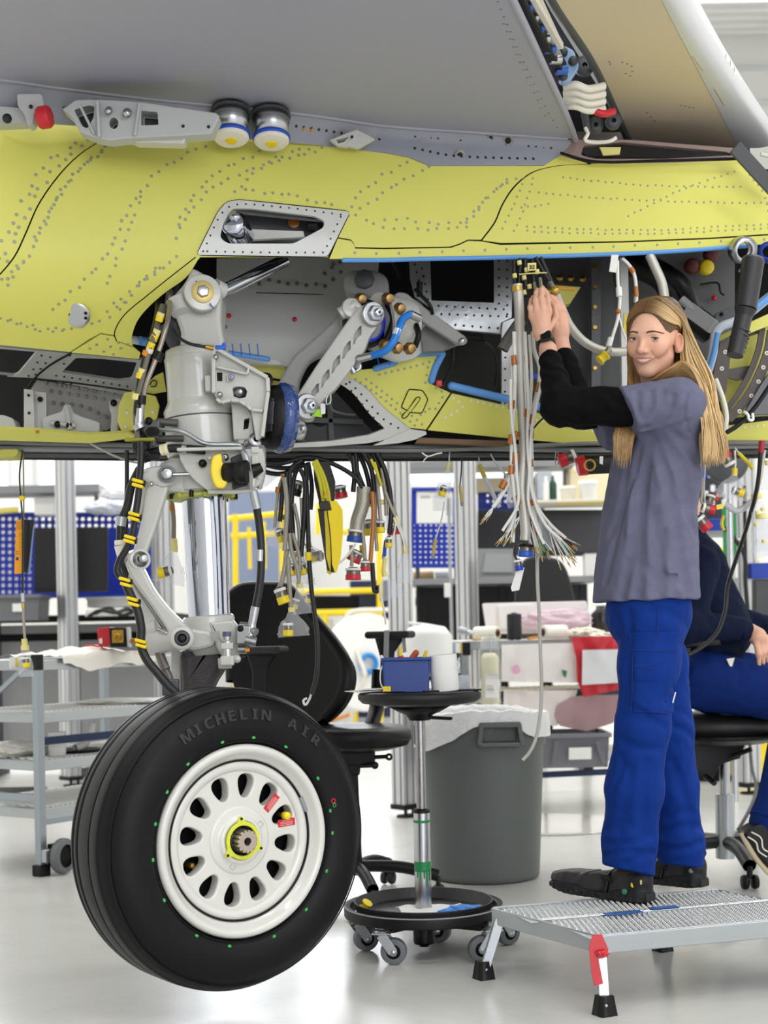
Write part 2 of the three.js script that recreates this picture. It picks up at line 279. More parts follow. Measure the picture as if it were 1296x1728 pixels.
const PB = 11.2;                                              // depth of the far benches
function pegboard(x0,y0,x1,y1,d,label,every = 11,hole = 3,band) {
 const holes = []; const w = x1 - x0,h = y1 - y0;
 for (let j = 0; (j + .7) * every < h; j++) for (let i = 0; (i + .7) * every < w; i++) { const x = x0 + (i + .7) * every,y = y0 + (j + .7) * every; if (!band || band(x,y)) holes.push(ring2(x,y,hole,hole,8)); }
 const o = thing('pegboard',label, 'board',P((x0 + x1) / 2,y1,d));
 part(o, 'board',plate([[x0,y0],[x1,y0],[x1,y1],[x0,y1]],d,.012,{ holes,bevel: 0 }),M.pegBlue);
 for (const [a,b,c,e] of [[x0,y0,x1,y0],[x0,y1,x1,y1]]) part(o, 'rim',beam(P(a,b,d),P(c,e,d),.03,.03),M.blue);
 for (const x of [x0 + 8,x1 - 8]) { const t = P(x,y0,d + .03),b = t.clone(); b.y = 0; part(o, 'post',beam(b,t,.04,.03),M.darkGrey); }
 return o;
}
pegboard(-14,868,292,1006,PB, 'blue perforated panel behind the dark monitor at the left',11.2,3.4,(x,y) => x < 60 || y < 892);
single('backing_board', 'pale board leaning behind the perforated blue panel at the left', 'board',plate([[-20,866],[70,866],[70,1008],[-20,1008]],PB + .3,.02),M.white);
pegboard(694,826,775,955,10.6, 'blue perforated panel with a white sheet pinned on it',9,1.7,(x,y) => y > 885 || x < 700);
pegboard(806,829,918,858,11.15, 'low blue perforated panel above the wide dark screen',10,2.2);
single('paper_sheet', 'white printed sheet pinned on the small blue panel', 'paper',plate([[703,828],[764,828],[764,883],[703,883]],10.597,.004,{ bevel: .001 }),(() => { const m = mat(0xffffff,.8); m.map = canvasTex(128,128,(c,w,h) => { c.fillStyle = '#f2f2ee'; c.fillRect(0,0,w,h); c.fillStyle = '#b9bbc0'; c.fillRect(16,20,34,10); for (let i = 0; i < 6; i++) c.fillRect(58,22 + i * 10,50,5); }); return m; })(),null);
// unit-square uv for printed plates
function uvFit(m) { const g = m.geometry,p = g.attributes.position; g.computeBoundingBox(); const b = g.boundingBox,u = new Float32Array(p.count * 2); for (let i = 0; i < p.count; i++) { u[2 * i] = (p.getX(i) - b.min.x) / (b.max.x - b.min.x); u[2 * i + 1] = (p.getY(i) - b.min.y) / (b.max.y - b.min.y); } g.setAttribute('uv',new THREE.BufferAttribute(u,2)); return m; }
uvFit(scene.children[scene.children.length - 1]);

// benches: top, apron panel, legs
function bench(x0,x1,yTop,d,depth,label,tone,apron) {
 const a = P(x0,yTop,d),b = P(x1,yTop,d),y = a.y,z = -d,xa = a.x,xb = b.x;
 const o = thing('workbench',label, 'workbench',V((xa + xb) / 2,0,z - depth / 2));
 part(o, 'worktop',rbox(V((xa + xb) / 2,y - .02,z - depth / 2),xb - xa,.045,depth),tone);
 if (apron) part(o, 'panel',rbox(V((xa + xb) / 2,y / 2 + .02,z - depth + .1),xb - xa - .1,y - .16,.03),mat(0xa9a9ac,.6));
 for (const x of [xa + .1,(xa + xb) / 2,xb - .1]) part(o, 'leg',[rbox(V(x,y / 2 - .03,z - .12),.06,y - .05,.06),rbox(V(x,.025,z - depth / 2),.07,.05,depth)],M.black);
 part(o, 'rail',rbox(V((xa + xb) / 2,y - .16,z - depth * .5),xb - xa - .1,.06,.06),M.dark);
 return o;
}
bench(-60,300,1042,10.7,.7, 'dark topped workbench below the blue perforated panel at the left',M.dark,true);
bench(690,1010,978,10.5,.6, 'grey topped bench behind the aluminium columns in the middle',M.midGrey,false);
function shelfBar(x0,x1,y,d,label) { return single('shelf',label, 'shelf',[rbox(P((x0 + x1) / 2,y,d),(x1 - x0) * d / FOC,.06,.36),...[x0 + 12,x1 - 12].map((x) => beam(P(x,y + 2,d + .1),P(x,y + 42,d + .1),.03,.03))],M.midGrey); }
shelfBar(-20,175,829,11, 'long grey shelf running above the blue panel at the left');
shelfBar(672,965,787,10.9, 'long grey shelf under the aircraft belly behind the columns');
// monitors
function monitor(x0,x1,y0,y1,d,label,shear = 0) {
 const o = thing('monitor',label, 'monitor',P((x0 + x1) / 2,y1,d));
 part(o, 'housing',plate(rounded([[x0,y0],[x1,y0 - shear],[x1,y1 - shear],[x0,y1]],3),d,.05),M.blackPlastic);
 part(o, 'screen',plate([[x0 + 4,y0 + 4],[x1 - 4,y0 + 4 - shear],[x1 - 4,y1 - 6 - shear],[x0 + 4,y1 - 6]],d - .003,.006,{ bevel: .001 }),mat(0x17151a,.3));
 part(o, 'stand',rod(P((x0 + x1) / 2,y1 - 6,d + .06),P((x0 + x1) / 2,y1 + 34,d + .06),.035),M.black);
 return o;
}
monitor(58,181,891,1000,10.5, 'large dark monitor behind the left aluminium column',2);
monitor(806,1034,860,938,10.82, 'wide dark screen behind the hanging wire bundle');
monitor(1272,1330,977,1044,8.6, 'black monitor cut by the right edge behind the seated worker');
// bins, bags, boxes on the far benches
function tub(x0,x1,y0,y1,d,depth,m,label,name = 'storage_bin',cat = 'bin',tag) {
 const a = P(x0,y1,d),b = P(x1,y0,d),w = (x1 - x0) * d / FOC,h = (y1 - y0) * d / FOC,c = P((x0 + x1) / 2,y1,d);
 const o = thing(name,label,cat,c);
 const t = .012,g = [rbox(V(c.x,c.y + .01,c.z - depth / 2),w * .9,.02,depth * .9),...[-1,1].map((s) => rbox(V(c.x + s * w * .47,c.y + h / 2,c.z - depth / 2),t,h,depth * .95,.003,[0,0,-s * .06])),rbox(V(c.x,c.y + h / 2,c.z - .02),w * .93,h,t,.003,[.05,0,0]),rbox(V(c.x,c.y + h / 2,c.z - depth + .02),w * .93,h,t,.003,[-.05,0,0])];
 part(o, 'body',g,m);
 part(o, 'rim',[rbox(V(c.x,c.y + h - .012,c.z),w,.025,.025),rbox(V(c.x,c.y + h - .012,c.z - depth),w,.025,.025),rbox(V(c.x - w / 2,c.y + h - .012,c.z - depth / 2),.025,.025,depth),rbox(V(c.x + w / 2,c.y + h - .012,c.z - depth / 2),.025,.025,depth)],m);
 if (tag) part(o, 'label_card',rbox(V(c.x + tag[0] * w,c.y + h * .5,c.z + .0),w * tag[1],h * .32,.004,.001,[.05,0,0]),M.whitePaper);
 return o;
}
tub(-25,66,1004,1047,10.2,.35,M.greyPlastic, 'dark grey open bin with a small label on the left bench', 'storage_bin', 'bin',[.12,.22]);
function carton(x0,x1,y0,y1,d,depth,m,label,name = 'box',cat = 'box',yaw = 0) {
 const w = (x1 - x0) * d / FOC,h = (y1 - y0) * d / FOC,c = P((x0 + x1) / 2,y1,d);
 const o = thing(name,label,cat,c);
 part(o, 'body',rbox(V(c.x,c.y + h / 2,c.z - depth / 2),w,h,depth,.006,[0,yaw,0]),m);
 part(o, 'lid',rbox(V(c.x,c.y + h - h * .06,c.z - depth / 2),w * 1.02,h * .14,depth * 1.02,.006,[0,yaw,0]),m);
 return o;
}
carton(58,92,839,869,10.9,.2,M.white, 'white carton left of the first aluminium column on the upper shelf');
carton(800,906,806,828.5,11.05,.25,M.cream, 'long cream carton on the shelf above the low blue panel');
carton(908,932,796,842,10.7,.2,mat(0xb9c0cc,.6), 'pale blue grey carton between the cream carton and the glue pots');
carton(962,1030,790,846,10.9,.3,M.cream, 'cream carton behind the standing worker and the white pots');
carton(1268,1310,950,976,8.9,.2,M.blue, 'blue box on top of the right edge monitor');
{ const o = thing('shelf', 'narrow shelf holding the blue box behind the yellow rails', 'shelf',P(1200,902,9.7)); part(o, 'board',rbox(P(1200,902,9.75),.42,.02,.4),M.midGrey); for (const x of [1170,1232]) { const t = P(x,902,9.85); part(o, 'post',beam(t.clone().setY(0),t,.03,.03),M.midGrey); } }
carton(1165,1232,876,900,9.6,.3,M.blue, 'blue box behind the yellow rails at the right');
carton(1170,1196,776,807,9.87,.09,M.pegBlue, 'bright blue box seen under the blonde hair tips');
function crumple(c,rx,ry,rz,s,k = .25) { const g = new THREE.IcosahedronGeometry(1,12),p = g.attributes.position; for (let i = 0; i < p.count; i++) { const v = V(p.getX(i),p.getY(i),p.getZ(i)),n = 1 + k * noise(v.x * 2.2 + s,v.y * 2.2,v.z * 2.2 + s) + k * .6 * abs(noise(v.x * 6 + s,v.y * 6,v.z * 6)); p.setXYZ(i,c.x + v.x * rx * n,c.y + v.y * ry * n,c.z + v.z * rz * n); } g.computeVertexNormals(); return g; }
single('bag_of_cloths', 'crumpled white plastic bag on the shelf beside the torque link', 'bag',crumple(P(196,833,10.9),.12,.05,.12,3),M.white);
single('bag_of_cloths', 'bluish white crumpled bag just above the blue panel edge', 'bag',crumple(P(184,857,10.7),.17,.05,.14,8),mat(0xe3e7f3,.6));
single('yellow_tube', 'pale yellow cardboard tube on top of the blue panel at the far left', 'tube',rod(P(-12,864,10.9),P(30,860,10.9),.022),mat(0xf0e070,.6));
single('keyboard_cables', 'black cable tangle lying on the papers of the left bench', 'cable',[tube([P(150,1040,10.4),P(170,1030,10.3),P(195,1034,10.3),P(215,1028,10.4),P(240,1036,10.5)],.014,30),tube([P(160,1036,10.4),P(185,1026,10.4),P(205,1038,10.4),P(232,1030,10.4)],.012,30)],M.cable);
single('paper_stack', 'stack of white papers on the left bench', 'papers',[rbox(P(190,1036,10.6),.4,.03,.3,.003,[0,.2,0]),rbox(P(195,1030,10.6),.36,.02,.28,.003,[0,-.1,0])],M.whitePaper);
single('document_tray', 'grey document tray in front of the left blue panel', 'tray',[rbox(P(200,1018,10.9),.42,.06,.3),rbox(P(200,1010,10.9),.44,.02,.32)],mat(0xb5b6b4,.6));
single('bench_shade_block', 'long black block standing in for the shade under the grey middle bench', 'cabinet',(() => { const a = P(690,985,11),b = P(1010,985,11),y = P(760,978,10.5).y - .04; return [rbox(V((a.x + b.x) / 2 - .05,y - .36,-10.8),b.x - a.x - .2,.7,.4,.01),...[.25,.5,.75].map((k) => rbox(V(lerp(a.x,b.x,k),y - .36,-10.595),.01,.62,.02,.002))]; })(),M.black);  // black block in place of the desk shadow, split by drawer lines
single('blue_cabinet', 'navy blue drawer cabinet behind the yellow trolley', 'cabinet',(() => { const a = P(590,980,18),b = P(656,980,18); return [rbox(V((a.x + b.x) / 2,a.y / 2,-18.25),b.x - a.x,a.y,.5,.01),...[.2,.4,.6,.8].map((k) => rbox(V((a.x + b.x) / 2,a.y * k,-17.98),(b.x - a.x) * .9,.02,.03,.004))]; })(),mat(0x17254f,.5));
single('grey_cabinet', 'blue grey locker standing behind the chrome piston and hose', 'cabinet',(() => { const a = P(384,830,19),b = P(476,830,19); return [rbox(V((a.x + b.x) / 2,a.y / 2,-19.4),b.x - a.x,a.y,.7,.01),rbox(V((a.x + b.x) / 2,a.y / 2,-19.04),.012,a.y * .94,.02,.002)]; })(),mat(0x7e8ba6,.5));
// far middle bench
const midTop = P(760,978,10.5).y + .004,onMid = (x,r,d = 10.75) => P(x,970,d).setY(midTop + r);
single('paper_roll', 'tan cardboard tube lying on the middle bench', 'tube',rod(onMid(697,.036),onMid(732,.036),.034,.034,20),mat(0xd6b27e,.7));
single('towel_roll', 'white towel roll beside the tan cardboard tube', 'roll',rod(onMid(734,.035),onMid(760,.035),.033,.033,20),M.white);
single('pipe_stand', 'thin steel pole in front of the small blue panel', 'pole',[rod(P(762,1000,10).setY(0),P(757,840,10),.012),rod(P(757,840,10),P(757,870,10),.02)],M.steel);
single('label_tag', 'white blank tag fixed on the thin steel pole', 'tag',rbox(P(755,996,9.985),.045,.1,.01),M.white);
{
 const o = thing('bench_scanner', 'grey desktop machine under the wide dark screen', 'machine',P(840,970,10.55));
 part(o, 'body',plate(rounded([[806,926],[868,926],[872,975],[806,975]],3),10.55,.2),M.midGrey); part(o, 'lid',plate([[820,934],[864,934],[866,966],[814,966]],10.53,.02),mat(0x9b9da0,.4));
}
{
 const o = thing('office_chair', 'far black office chair back below the wide dark screen', 'chair',P(925,1200,9.2));
 part(o, 'backrest',plate(smooth2([[884,945],[930,940],[950,950],[968,1000],[973,1060],[880,1060]],6),9.2,.07,{ bevel: .02 }),M.rubber);
 part(o, 'seat',rbox(P(925,1078,9.1),.46,.08,.46,.03),M.rubber); part(o, 'column',rod(P(925,1080,9.1),P(925,1250,9.1),.03),M.black);
}
single('glue_bottle', 'slim dark bottle with green label on the far shelf', 'bottle',lathe([[0,0],[.03,0],[.03,.12],[.012,.15],[.012,.18],[0,.18]],P(933,844,10.5)),mat(0x234a38,.4));
single('glue_bottle', 'slim white bottle beside the dark green labelled bottle', 'bottle',lathe([[0,0],[.022,0],[.022,.12],[.01,.14],[.01,.17],[0,.17]],P(922,843,10.45)),M.white);
single('pot', 'large white pot with pale lid under the red capped connector', 'pot',lathe([[0,0],[.06,0],[.065,.12],[.07,.12],[.07,.15],[0,.15]],P(993,846,10.4)),M.white);
single('pot', 'small white pot left of the large white pot', 'pot',lathe([[0,0],[.05,0],[.052,.08],[.06,.085],[.06,.11],[0,.11]],P(958,846,10.4)),M.offWhite);
{ const o = thing('shelf', 'short white shelf carrying the pots and bottles behind the worker', 'shelf',P(970,850,10.5)); part(o, 'board',rbox(P(970,850,10.55),.62,.02,.5),M.offWhite); for (const x of [910,1028]) { const t = P(x,851,10.78); part(o, 'post',beam(t.clone().setY(midTop - .02),t,.03,.03),M.midGrey); } }
single('yellow_tray', 'yellow tray along the front of the white shelf', 'tray',rbox(P(985,847.5,10.35),.4,.025,.08),mat(0xe8d24a,.5));
single('white_carton', 'white carton standing right of the far office chair', 'box',rbox(onMid(1000,.09,10.7),.13,.17,.12),M.white);
// yellow tubular trolley behind the landing gear
{
 const d = 17,o = thing('yellow_trolley', 'yellow tubular trolley frame behind the hanging connectors', 'trolley',P(520,1215,17).setY(0));
 const t = (a,b,r = .022) => { const B = P(b[0],b[1],d); if (b[1] > 1300) B.y = 0; part(o, 'tube',rod(P(a[0],a[1],d),B,r * 1.6,r * 1.6,12),M.yellowPaint); };
 t([397,868],[401,1362]); t([476,850],[480,1362]); t([386,876],[480,866]); t([390,905],[478,900]); t([545,900],[640,893]); t([536,902,8.4],[538,850,8.4],.02); t([480,1000],[645,996]); t([478,1036],[640,1032],.026); t([548,1036],[550,1362]); t([600,1045],[602,1362]); t([478,1090],[640,1086]); t([640,893],[645,1362]); t([420,890],[422,960],.014); t([445,880],[447,960],.014);
 part(o, 'deck',rbox(P(560,1120,d + .2),1.1,.05,.7),M.dark); part(o, 'bin_panel',plate([[610,985],[650,985],[650,1150],[610,1150]],d + .1,.3),mat(0x1a2236,.6));
 part(o, 'drawer_stack',plate([[490,1005],[606,1005],[606,1030],[490,1030]],d + .15,.3),M.dark); part(o, 'basket',plate([[495,1045],[560,1045],[560,1084],[495,1084]],d + .2,.3),M.offWhite);
}
{ // white cable reel trolley
 const d = 15.5,s = 2.04,o = thing('reel_stand', 'white reel with a blue ring mark on a bent tube stand', 'reel',P(606,1220,15.5).setY(0));
 part(o, 'reel_disc',lathe([[0,0],[.2,0],[.21,.01],[.21,.03],[.2,.04],[0,.04]].map(([r,y]) => [r * 1.25 * s,y * s]),P(616,1118,d),V(.5,0,1),40).scale(1,1,1),M.white);
 part(o, 'ring_mark',new THREE.TorusGeometry(.045 * s,.014 * s,8,32).applyMatrix4(new THREE.Matrix4().makeRotationY(.46)).translate(...P(622,1120,d - .13).toArray()),mat(0x1b86cf,.5));
 part(o, 'frame',[tube([P(660,1029,d),P(600,1031,d),P(587,1037,d),P(584,1052,d)],.024,20),tube([P(584,1050,d),P(612,1125,d - .2),P(617,1140,d - .2)],.024,10),tube([P(618,1140,d - .2),P(592,1215,d)],.024,4),tube([P(600,1052,d),P(640,1058,d)],.016,4),rod(P(592,1205,d),P(592,1230,d).setY(0),.024)],M.offWhite);
 part(o, 'caster',[lathe([[.04,-.04],[.1,-.04],[.11,0],[.1,.04],[.04,.04]],P(553,1190,d).setY(.11),V(1,0,.3)),rod(P(553,1190,d).setY(.11),P(600,1180,d).setY(.2),.02)],M.orange);
}
single('canister', 'round white canister with a folded wire handle behind the stool', 'canister',[lathe([[0,0],[.13,0],[.14,.02],[.14,.22],[.1,.27],[0,.29]],P(722,1140,7.9))],M.white);
part(scene.children[scene.children.length - 1], 'stand',[rod(P(746,1140,8).setY(0),P(746,1140,8),.04),rbox(P(738,1142,7.95),.26,.03,.2)],M.dark);
part(scene.children[scene.children.length - 1], 'wire_handle',tube([P(690,1050,7.6),P(728,1056,7.6),P(733,1064,7.6),P(733,1078,7.6)].map((q) => q.setZ(-7.9)),.008,20),M.white);
// right background
{
 const d = 9.3,o = thing('yellow_rail', 'pair of horizontal yellow rails behind the seated worker', 'rail',P(1200,950,d));
 part(o, 'tube',rod(P(1150,931,d),P(1262,933,d),.032),M.yellowPaint); part(o, 'tube',rod(P(1150,946,d),P(1280,948,d),.02),M.yellowPaint); part(o, 'post',rod(P(1150,931,d),P(1150,1320,d),.03),M.yellowPaint);
}
single('sticker_board', 'dark panel with white stickers behind the seated worker', 'board',plate([[1150,806],[1222,806],[1222,890],[1150,890]],9.9,.03),mat(0x2b2d38,.6));
const stick = single('sticker', 'white square sticker on the dark panel', 'sticker',plate(rounded([[1166,822],[1174,822],[1174,834],[1166,834]],3),9.895,.006,{ bevel: .001 }),M.white, 'stickers on the dark panel');
stick.userData.label = 'upper left white sticker on the dark panel beside the worker';
for (const [x,y,l] of [[1170,846, 'lower left'],[1192,834, 'middle'],[1202,848, 'lower right'],[1203,824, 'upper right']]) { const c = copyOf(stick,l + ' white sticker on the dark panel beside the worker', 'stickers on the dark panel'); c.position.add(P(x,y,9.895).sub(P(1170,828,9.895))); }
{
 const o = thing('fan', 'round dark grey fan housing behind the hair tips', 'fan',P(1222,820,8.5)); part(o, 'housing',lathe([[.12,0],[.13,0],[.135,.05],[.11,.07],[.05,.08],[0,.08]],P(1226,780,8.5),V(-.3,.1,1),40),M.darkGrey); part(o, 'hub',lathe([[0,0],[.04,0],[.035,.1],[0,.1]],P(1226,780,8.5),V(-.3,.1,1)),M.midGrey); part(o, 'stand',[rod(P(1230,800,8.56).setY(0),P(1230,800,8.56),.02)],M.steel);
}
for (const [x,y0,y1,l] of [[1222,855,968, 'left green and white rod hanging beside the right column'],[1239,858,975, 'right green and white rod hanging beside the right column']]) {
 const e = 8.88,o = thing('green_rod',l, 'rod',P(x,y1,e)); part(o, 'rod',rod(P(x,y0,e),P(x + 2,y1 - 24,e),.013),M.green); part(o, 'white_end',[rod(P(x + 2,y1 - 24,e),P(x + 2,y1,e),.015),rod(P(x + .5,y0 - 20,e),P(x,y0,e),.015)],M.white); part(o, 'clip',beam(P(x,910,e),P(1256,910,8.96),.012,.012),M.offWhite);
}
single('yellow_sign', 'yellow and black floor barrier low behind the seated worker', 'barrier',[plate([[1235,1200],[1300,1200],[1300,1308],[1235,1308]],9.6,.05)],M.yellowPaint);
single('black_chest', 'black chest on the floor behind the worker chair', 'chest',plate([[1130,1230],[1240,1226],[1300,1240],[1300,1330],[1130,1328]],9.7,.35),M.dark);
single('floor_cable', 'black cable looping over the floor beside the right column', 'cable',tube([P(1262,1190,8.6),P(1268,1290,8.2),P(1276,1330,7.8),P(1262,1372,7.4),onFloor(1246,1400,.012)],.010,30),M.cable);
// ---------- the aircraft: wing root, belly skin and open gear bay ----------
const aircraft = thing('aircraft', 'unfinished aircraft with yellow green primed belly, grey wing and open gear bay', 'aircraft',V(0,1.75,-5));
const air = (name,geo,m,o) => part(aircraft,name,geo,m,o);
const planeD = (x,y,Y) => (Y - EYE) / ((x - PX) / FOC * sR + (PY - y) / FOC * cR);
const interp = (t,x) => { if (x <= t[0][0]) return t[0][1]; for (let i = 1; i < t.length; i++) if (x <= t[i][0]) return lerp(t[i - 1][1],t[i][1],(x - t[i - 1][0]) / (t[i][0] - t[i - 1][0])); return t[t.length - 1][1]; };
const seamY = [[-60,128],[0,133],[100,147],[250,165],[450,185],[525,193],[648,211],[800,222],[958,233]];
const WD = (x,y) => planeD(x,y,2.68);
const skinD = (x,y) => { const t = (y - 400) / 200; return 4.2 + .515 * x / 970 + (t < 0 ? .06 : .2) * t * t; };
const stripD = (x,y) => min(WD(x,interp(seamY,x)) + .012 + (y - interp(seamY,x)) * .0008,skinD(x,y) - .006);
const rev = (l) => [...l].reverse();
{ // wing underside
 const e = [[-60,-130],[803,-130],[865,0],[905,85],[960,205],[972,236],[958,233]];
 const w = air('wing_skin',sheet([...e,...rev(seamY.slice(0,-1))],WD,.03,{ step: 70 }),M.wing);
 part(w, 'seam_lip',tube(seamY.map(([x,y]) => P(x,y + 1,WD(x,y) + .006)),.006,40),M.wing);
 part(w, 'edge_lip',tube([[803,-130],[865,0],[905,85],[960,205],[971,236]].map(([x,y]) => P(x,y,WD(x,y) + .008)),.010,30),M.wing);
 part(w, 'fasteners',fasteners([[[835,-10],[868,70],[915,170],[940,215]],[[850,40],[880,110],[920,195]]],WD,.0042,14),M.rivetGrey,{ kind: 'stuff' });
 const s = air('wing_root_strip',sheet([...seamY.map(([x,y]) => [x,y + 3]),[964,242],[945,262],[918,279],[724,279],[690,265],[648,257],[560,247],[480,240],[380,232],[200,218],[0,203],[-60,198]],stripD,.02,{ step: 45 }),mat(0x9395a0,.5));
 part(s, 'fasteners',fasteners([[[650,226],[720,233],[800,240],[930,250]],[[700,250],[760,262],[900,268]],[[500,213],[560,222],[640,235]]],stripD,.005,13),M.rivetDark,{ kind: 'stuff' });
 for (const [x,y,r] of [[857,237,.02],[776,262,.018],[828,232,.012]]) { const p = P(x,y,stripD(x,y) - .001); part(s, 'drain_ring',lathe([[r * .5,.0],[r * .55,.004],[r,.003],[r * 1.02,0]],p,V(0,-.55,.83)),M.rivetGrey); part(s, 'drain_hole',lathe([[0,.002],[r * .5,.002],[r * .5,0]],p,V(0,-.55,.83)),M.black); }
 for (const [x,y] of [[513,217],[526,219]]) part(s, 'amber_sealant',ball(P(x,y,stripD(x,y)),.006,1,1,.6),M.orange);
}
{ // yellow skin panels, each its own sheet, over a dark backing that shows in the joints
 const seam1 = smooth2([[178,232],[135,260],[100,295],[65,345],[45,390],[25,432],[0,463],[-30,492]],4,false);
 const seam2 = smooth2([[993,277],[940,280],[898,291],[868,315],[848,345],[835,375],[813,405]],4,false);
 const step = [[570,400],[592,404],[597,410],[599,417],[648,418],[760,416],[775,411],[790,404],[813,405],[845,411]];
 const stepR = [[845,411],[1050,408],[1200,402],[1340,393]];
 const open = smooth2([[338,432],[315,467],[277,495],[247,522],[230,545],[222,575],[226,588]],4,false);
 const sh = (l,dx,dy) => l.map(([x,y]) => [x + dx,y + dy]);
 const A = air('skin_panel',sheet([[-40,195],[178,212],...sh(seam1,-1.2,-.6),[-40,492]],skinD,.006,{ step: 28 }),M.yellow);
 const lowerEdge = [[233,606],[113,594],[0,582],[-40,579]];
 const B = air('skin_panel',sheet([...rev(sh(seam1,1.2,.6)),[182,212],[380,226],[560,242],[690,262],[722,276],[918,276],[943,262],[972,270],[990,275],...sh(seam2,-1.2,-.6),...rev(step.slice(0,8)),[553,434],[338,434],...open.slice(1,-1),[224,584],[197,575],[194,566],[170,562],[150,573],[118,594],[0,582],[-40,579]],skinD,.006,{ step: 28,holes: [rounded([[388,349],[425,349],[536,362],[551,371],[549,387],[499,414],[382,414],[368,403],[374,374]],5)] }),M.yellow);
 const C = air('skin_panel',sheet([...sh(seam2,1.2,.6),...sh(stepR,0,-1.2),[1340,320],[1300,312],[1258,270],[1120,275],[1000,276]],skinD,.006,{ step: 28 }),M.yellow);
 const D = air('skin_panel',sheet([...sh(step,0,2.4),...sh(stepR.slice(1),0,1.4),[1340,408],[1275,413],[1100,424],[860,432],[700,436],[556,437]],skinD,.006,{ step: 28 }),M.yellow);
 const E = air('skin_panel',sheet([[200,577.5],[226,587],[237,596],[234,606],[121,595],[152,575.5],[170,564.5],[192,568]],skinD,.006,{ step: 20 }),M.yellow);
 air('skin_backing',sheet([[-40,195],[178,212],[380,226],[560,242],[722,270],[943,262],[1258,270],[1340,320],[1340,405],[1275,410],[860,429],[556,433],[338,432],...open.slice(1,-1).map(([x,y]) => [x - 4,y - 2]),[230,600],[113,591],[-40,576]],(x,y) => skinD(x,y) + .010,.004,{ step: 40,holes: [rounded([[388,349],[425,349],[536,362],[551,371],[549,387],[499,414],[382,414],[368,403],[374,374]],5)] }),M.dark);
 // dark frame line inside the wheel opening edge
 air('seal_strip',tube(smooth2([[330,434],[253,495],[207,535],[193,563],[197,576]],4,false).map(([x,y]) => P(x,y,skinD(x,y) - .001)),.0016,30,6),M.dark);
 const F = (p,lines,r = .005,gap = 15,o = { jitter: 1.2 }) => part(p, 'fasteners',fasteners(lines,skinD,r,gap,o),M.rivet,{ kind: 'stuff' });
 F(A,[[[150,237],[88,290],[50,350],[15,420],[-10,450]],[[130,240],[70,285],[35,350],[5,405]],[[15,445],[10,470]]],.006,17,{ jitter: 4 });
 F(B,[[[200,238],[140,280],[100,330],[75,380],[45,435],[15,480]],[[180,245],[120,300],[90,345],[60,400]],[[345,245],[265,290],[235,330],[210,370],[185,420],[165,450],[130,485],[90,525]],[[480,243],[420,265],[365,292],[320,340],[300,380]],[[545,252],[430,285],[355,320],[318,365],[300,400]],[[535,245],[450,275],[395,322]],[[415,322],[470,327],[560,345]],[[700,268],[640,300],[600,335],[590,365]],[[725,283],[670,310],[610,350]],[[870,300],[820,335],[790,372]],[[855,300],[805,355],[790,375]]],.0055,15,{ jitter: 3 });
 F(B,[[[650,370],[700,372],[740,380],[775,375]],[[600,365],[640,380],[690,385],[790,385]],[[275,450],[230,490],[190,530],[150,548],[90,560],[20,540]],[[260,455],[215,495],[180,525]],[[300,435],[250,470],[200,520]],[[0,540],[60,553],[110,555]],[[5,470],[40,440]],[[240,330],[180,480]]],.0052,17,{ jitter: 3 });
 F(C,[[[950,300],[1080,312],[1250,316]],[[910,325],[1000,333],[1150,340],[1296,343]],[[925,345],[880,350]],[[1240,290],[1150,320],[1060,365]],[[885,300],[870,340],[848,385]],[[900,300],[885,350],[868,390]],[[890,382],[960,386],[1100,388],[1296,378]],[[890,390],[960,393],[1100,394],[1296,385]],[[1258,285],[1290,330],[1300,380]]],.0042,12,{ jitter: 1 });
 F(D,[[[600,427],[720,426],[850,421],[1050,416],[1290,403]]],.005,36);
 F(E,[[[180,572],[150,590]],[[215,583],[190,596]],[[200,578],[175,592]]],.0055,15,{ jitter: 2 });
 // round silver filler cap on the skin
 const c0 = P(130,532,skinD(130,532) - .002),cap = air('filler_cap',lathe([[0,.004],[.03,.004],[.036,.003],[.04,0]],c0,V(0,-.6,.8)),M.steel);
 for (const [dx,dy] of [[-.025,.006],[.028,.008],[.026,-.008]]) part(cap, 'screw',lathe([[0,.002],[.005,.002],[.005,0]],c0.clone().add(V(dx,dy * .8,dy * .6).add(V(0,-.0018,.0024))),V(0,-.6,.8)),M.dark);
 // blue edge protectors along the skin edge
 for (const l of [[[580,438],[640,438],[706,436]],[[708,436],[860,433],[1100,425],[1275,413]]]) air('edge_protector',ctube(l.map(([x,y]) => P(x,y + 1,skinD(x,y) + .002)),.0075,40),M.blueProt);
 // access frame with the lamp arm
 const fr = air('access_frame',sheet(rounded([[332,430],[368,357],[382,341],[402,337],[591,357],[553,433]],7),(x,y) => skinD(x,y) - .008,.012,{ step: 24,holes: [rounded([[392,352],[425,352],[532,365],[548,373],[546,384],[496,411],[384,411],[371,401],[377,376]],7)] }),M.greyPaint);
 part(fr, 'seal',tube(rounded([[332,430],[368,357],[382,341],[402,337],[591,357],[553,433]],7).map(([x,y]) => P(x,y,skinD(x,y) - .002)),.0022,80,6,true),M.dark);
 part(fr, 'fasteners',fasteners([[[343,424],[376,358],[395,346],[480,350],[575,362]],[[575,366],[552,415]],[[350,424],[450,426],[545,426]]],(x,y) => skinD(x,y) - .0085,.0032,15),M.rivetDark,{ kind: 'stuff' });
 part(fr, 'recess',sheet([[366,348],[550,362],[556,390],[500,418],[366,414]],(x,y) => skinD(x,y) + .11,.01),mat(0x4c4d50,.5));
 part(fr, 'recess_wall',[sheet([[372,344],[552,360],[552,374],[372,356]],(x,y) => skinD(x,y) + .012 + .09 * (1 - abs(y - 344 - (x - 372) * .09) / 14),.004)],M.darkGrey);
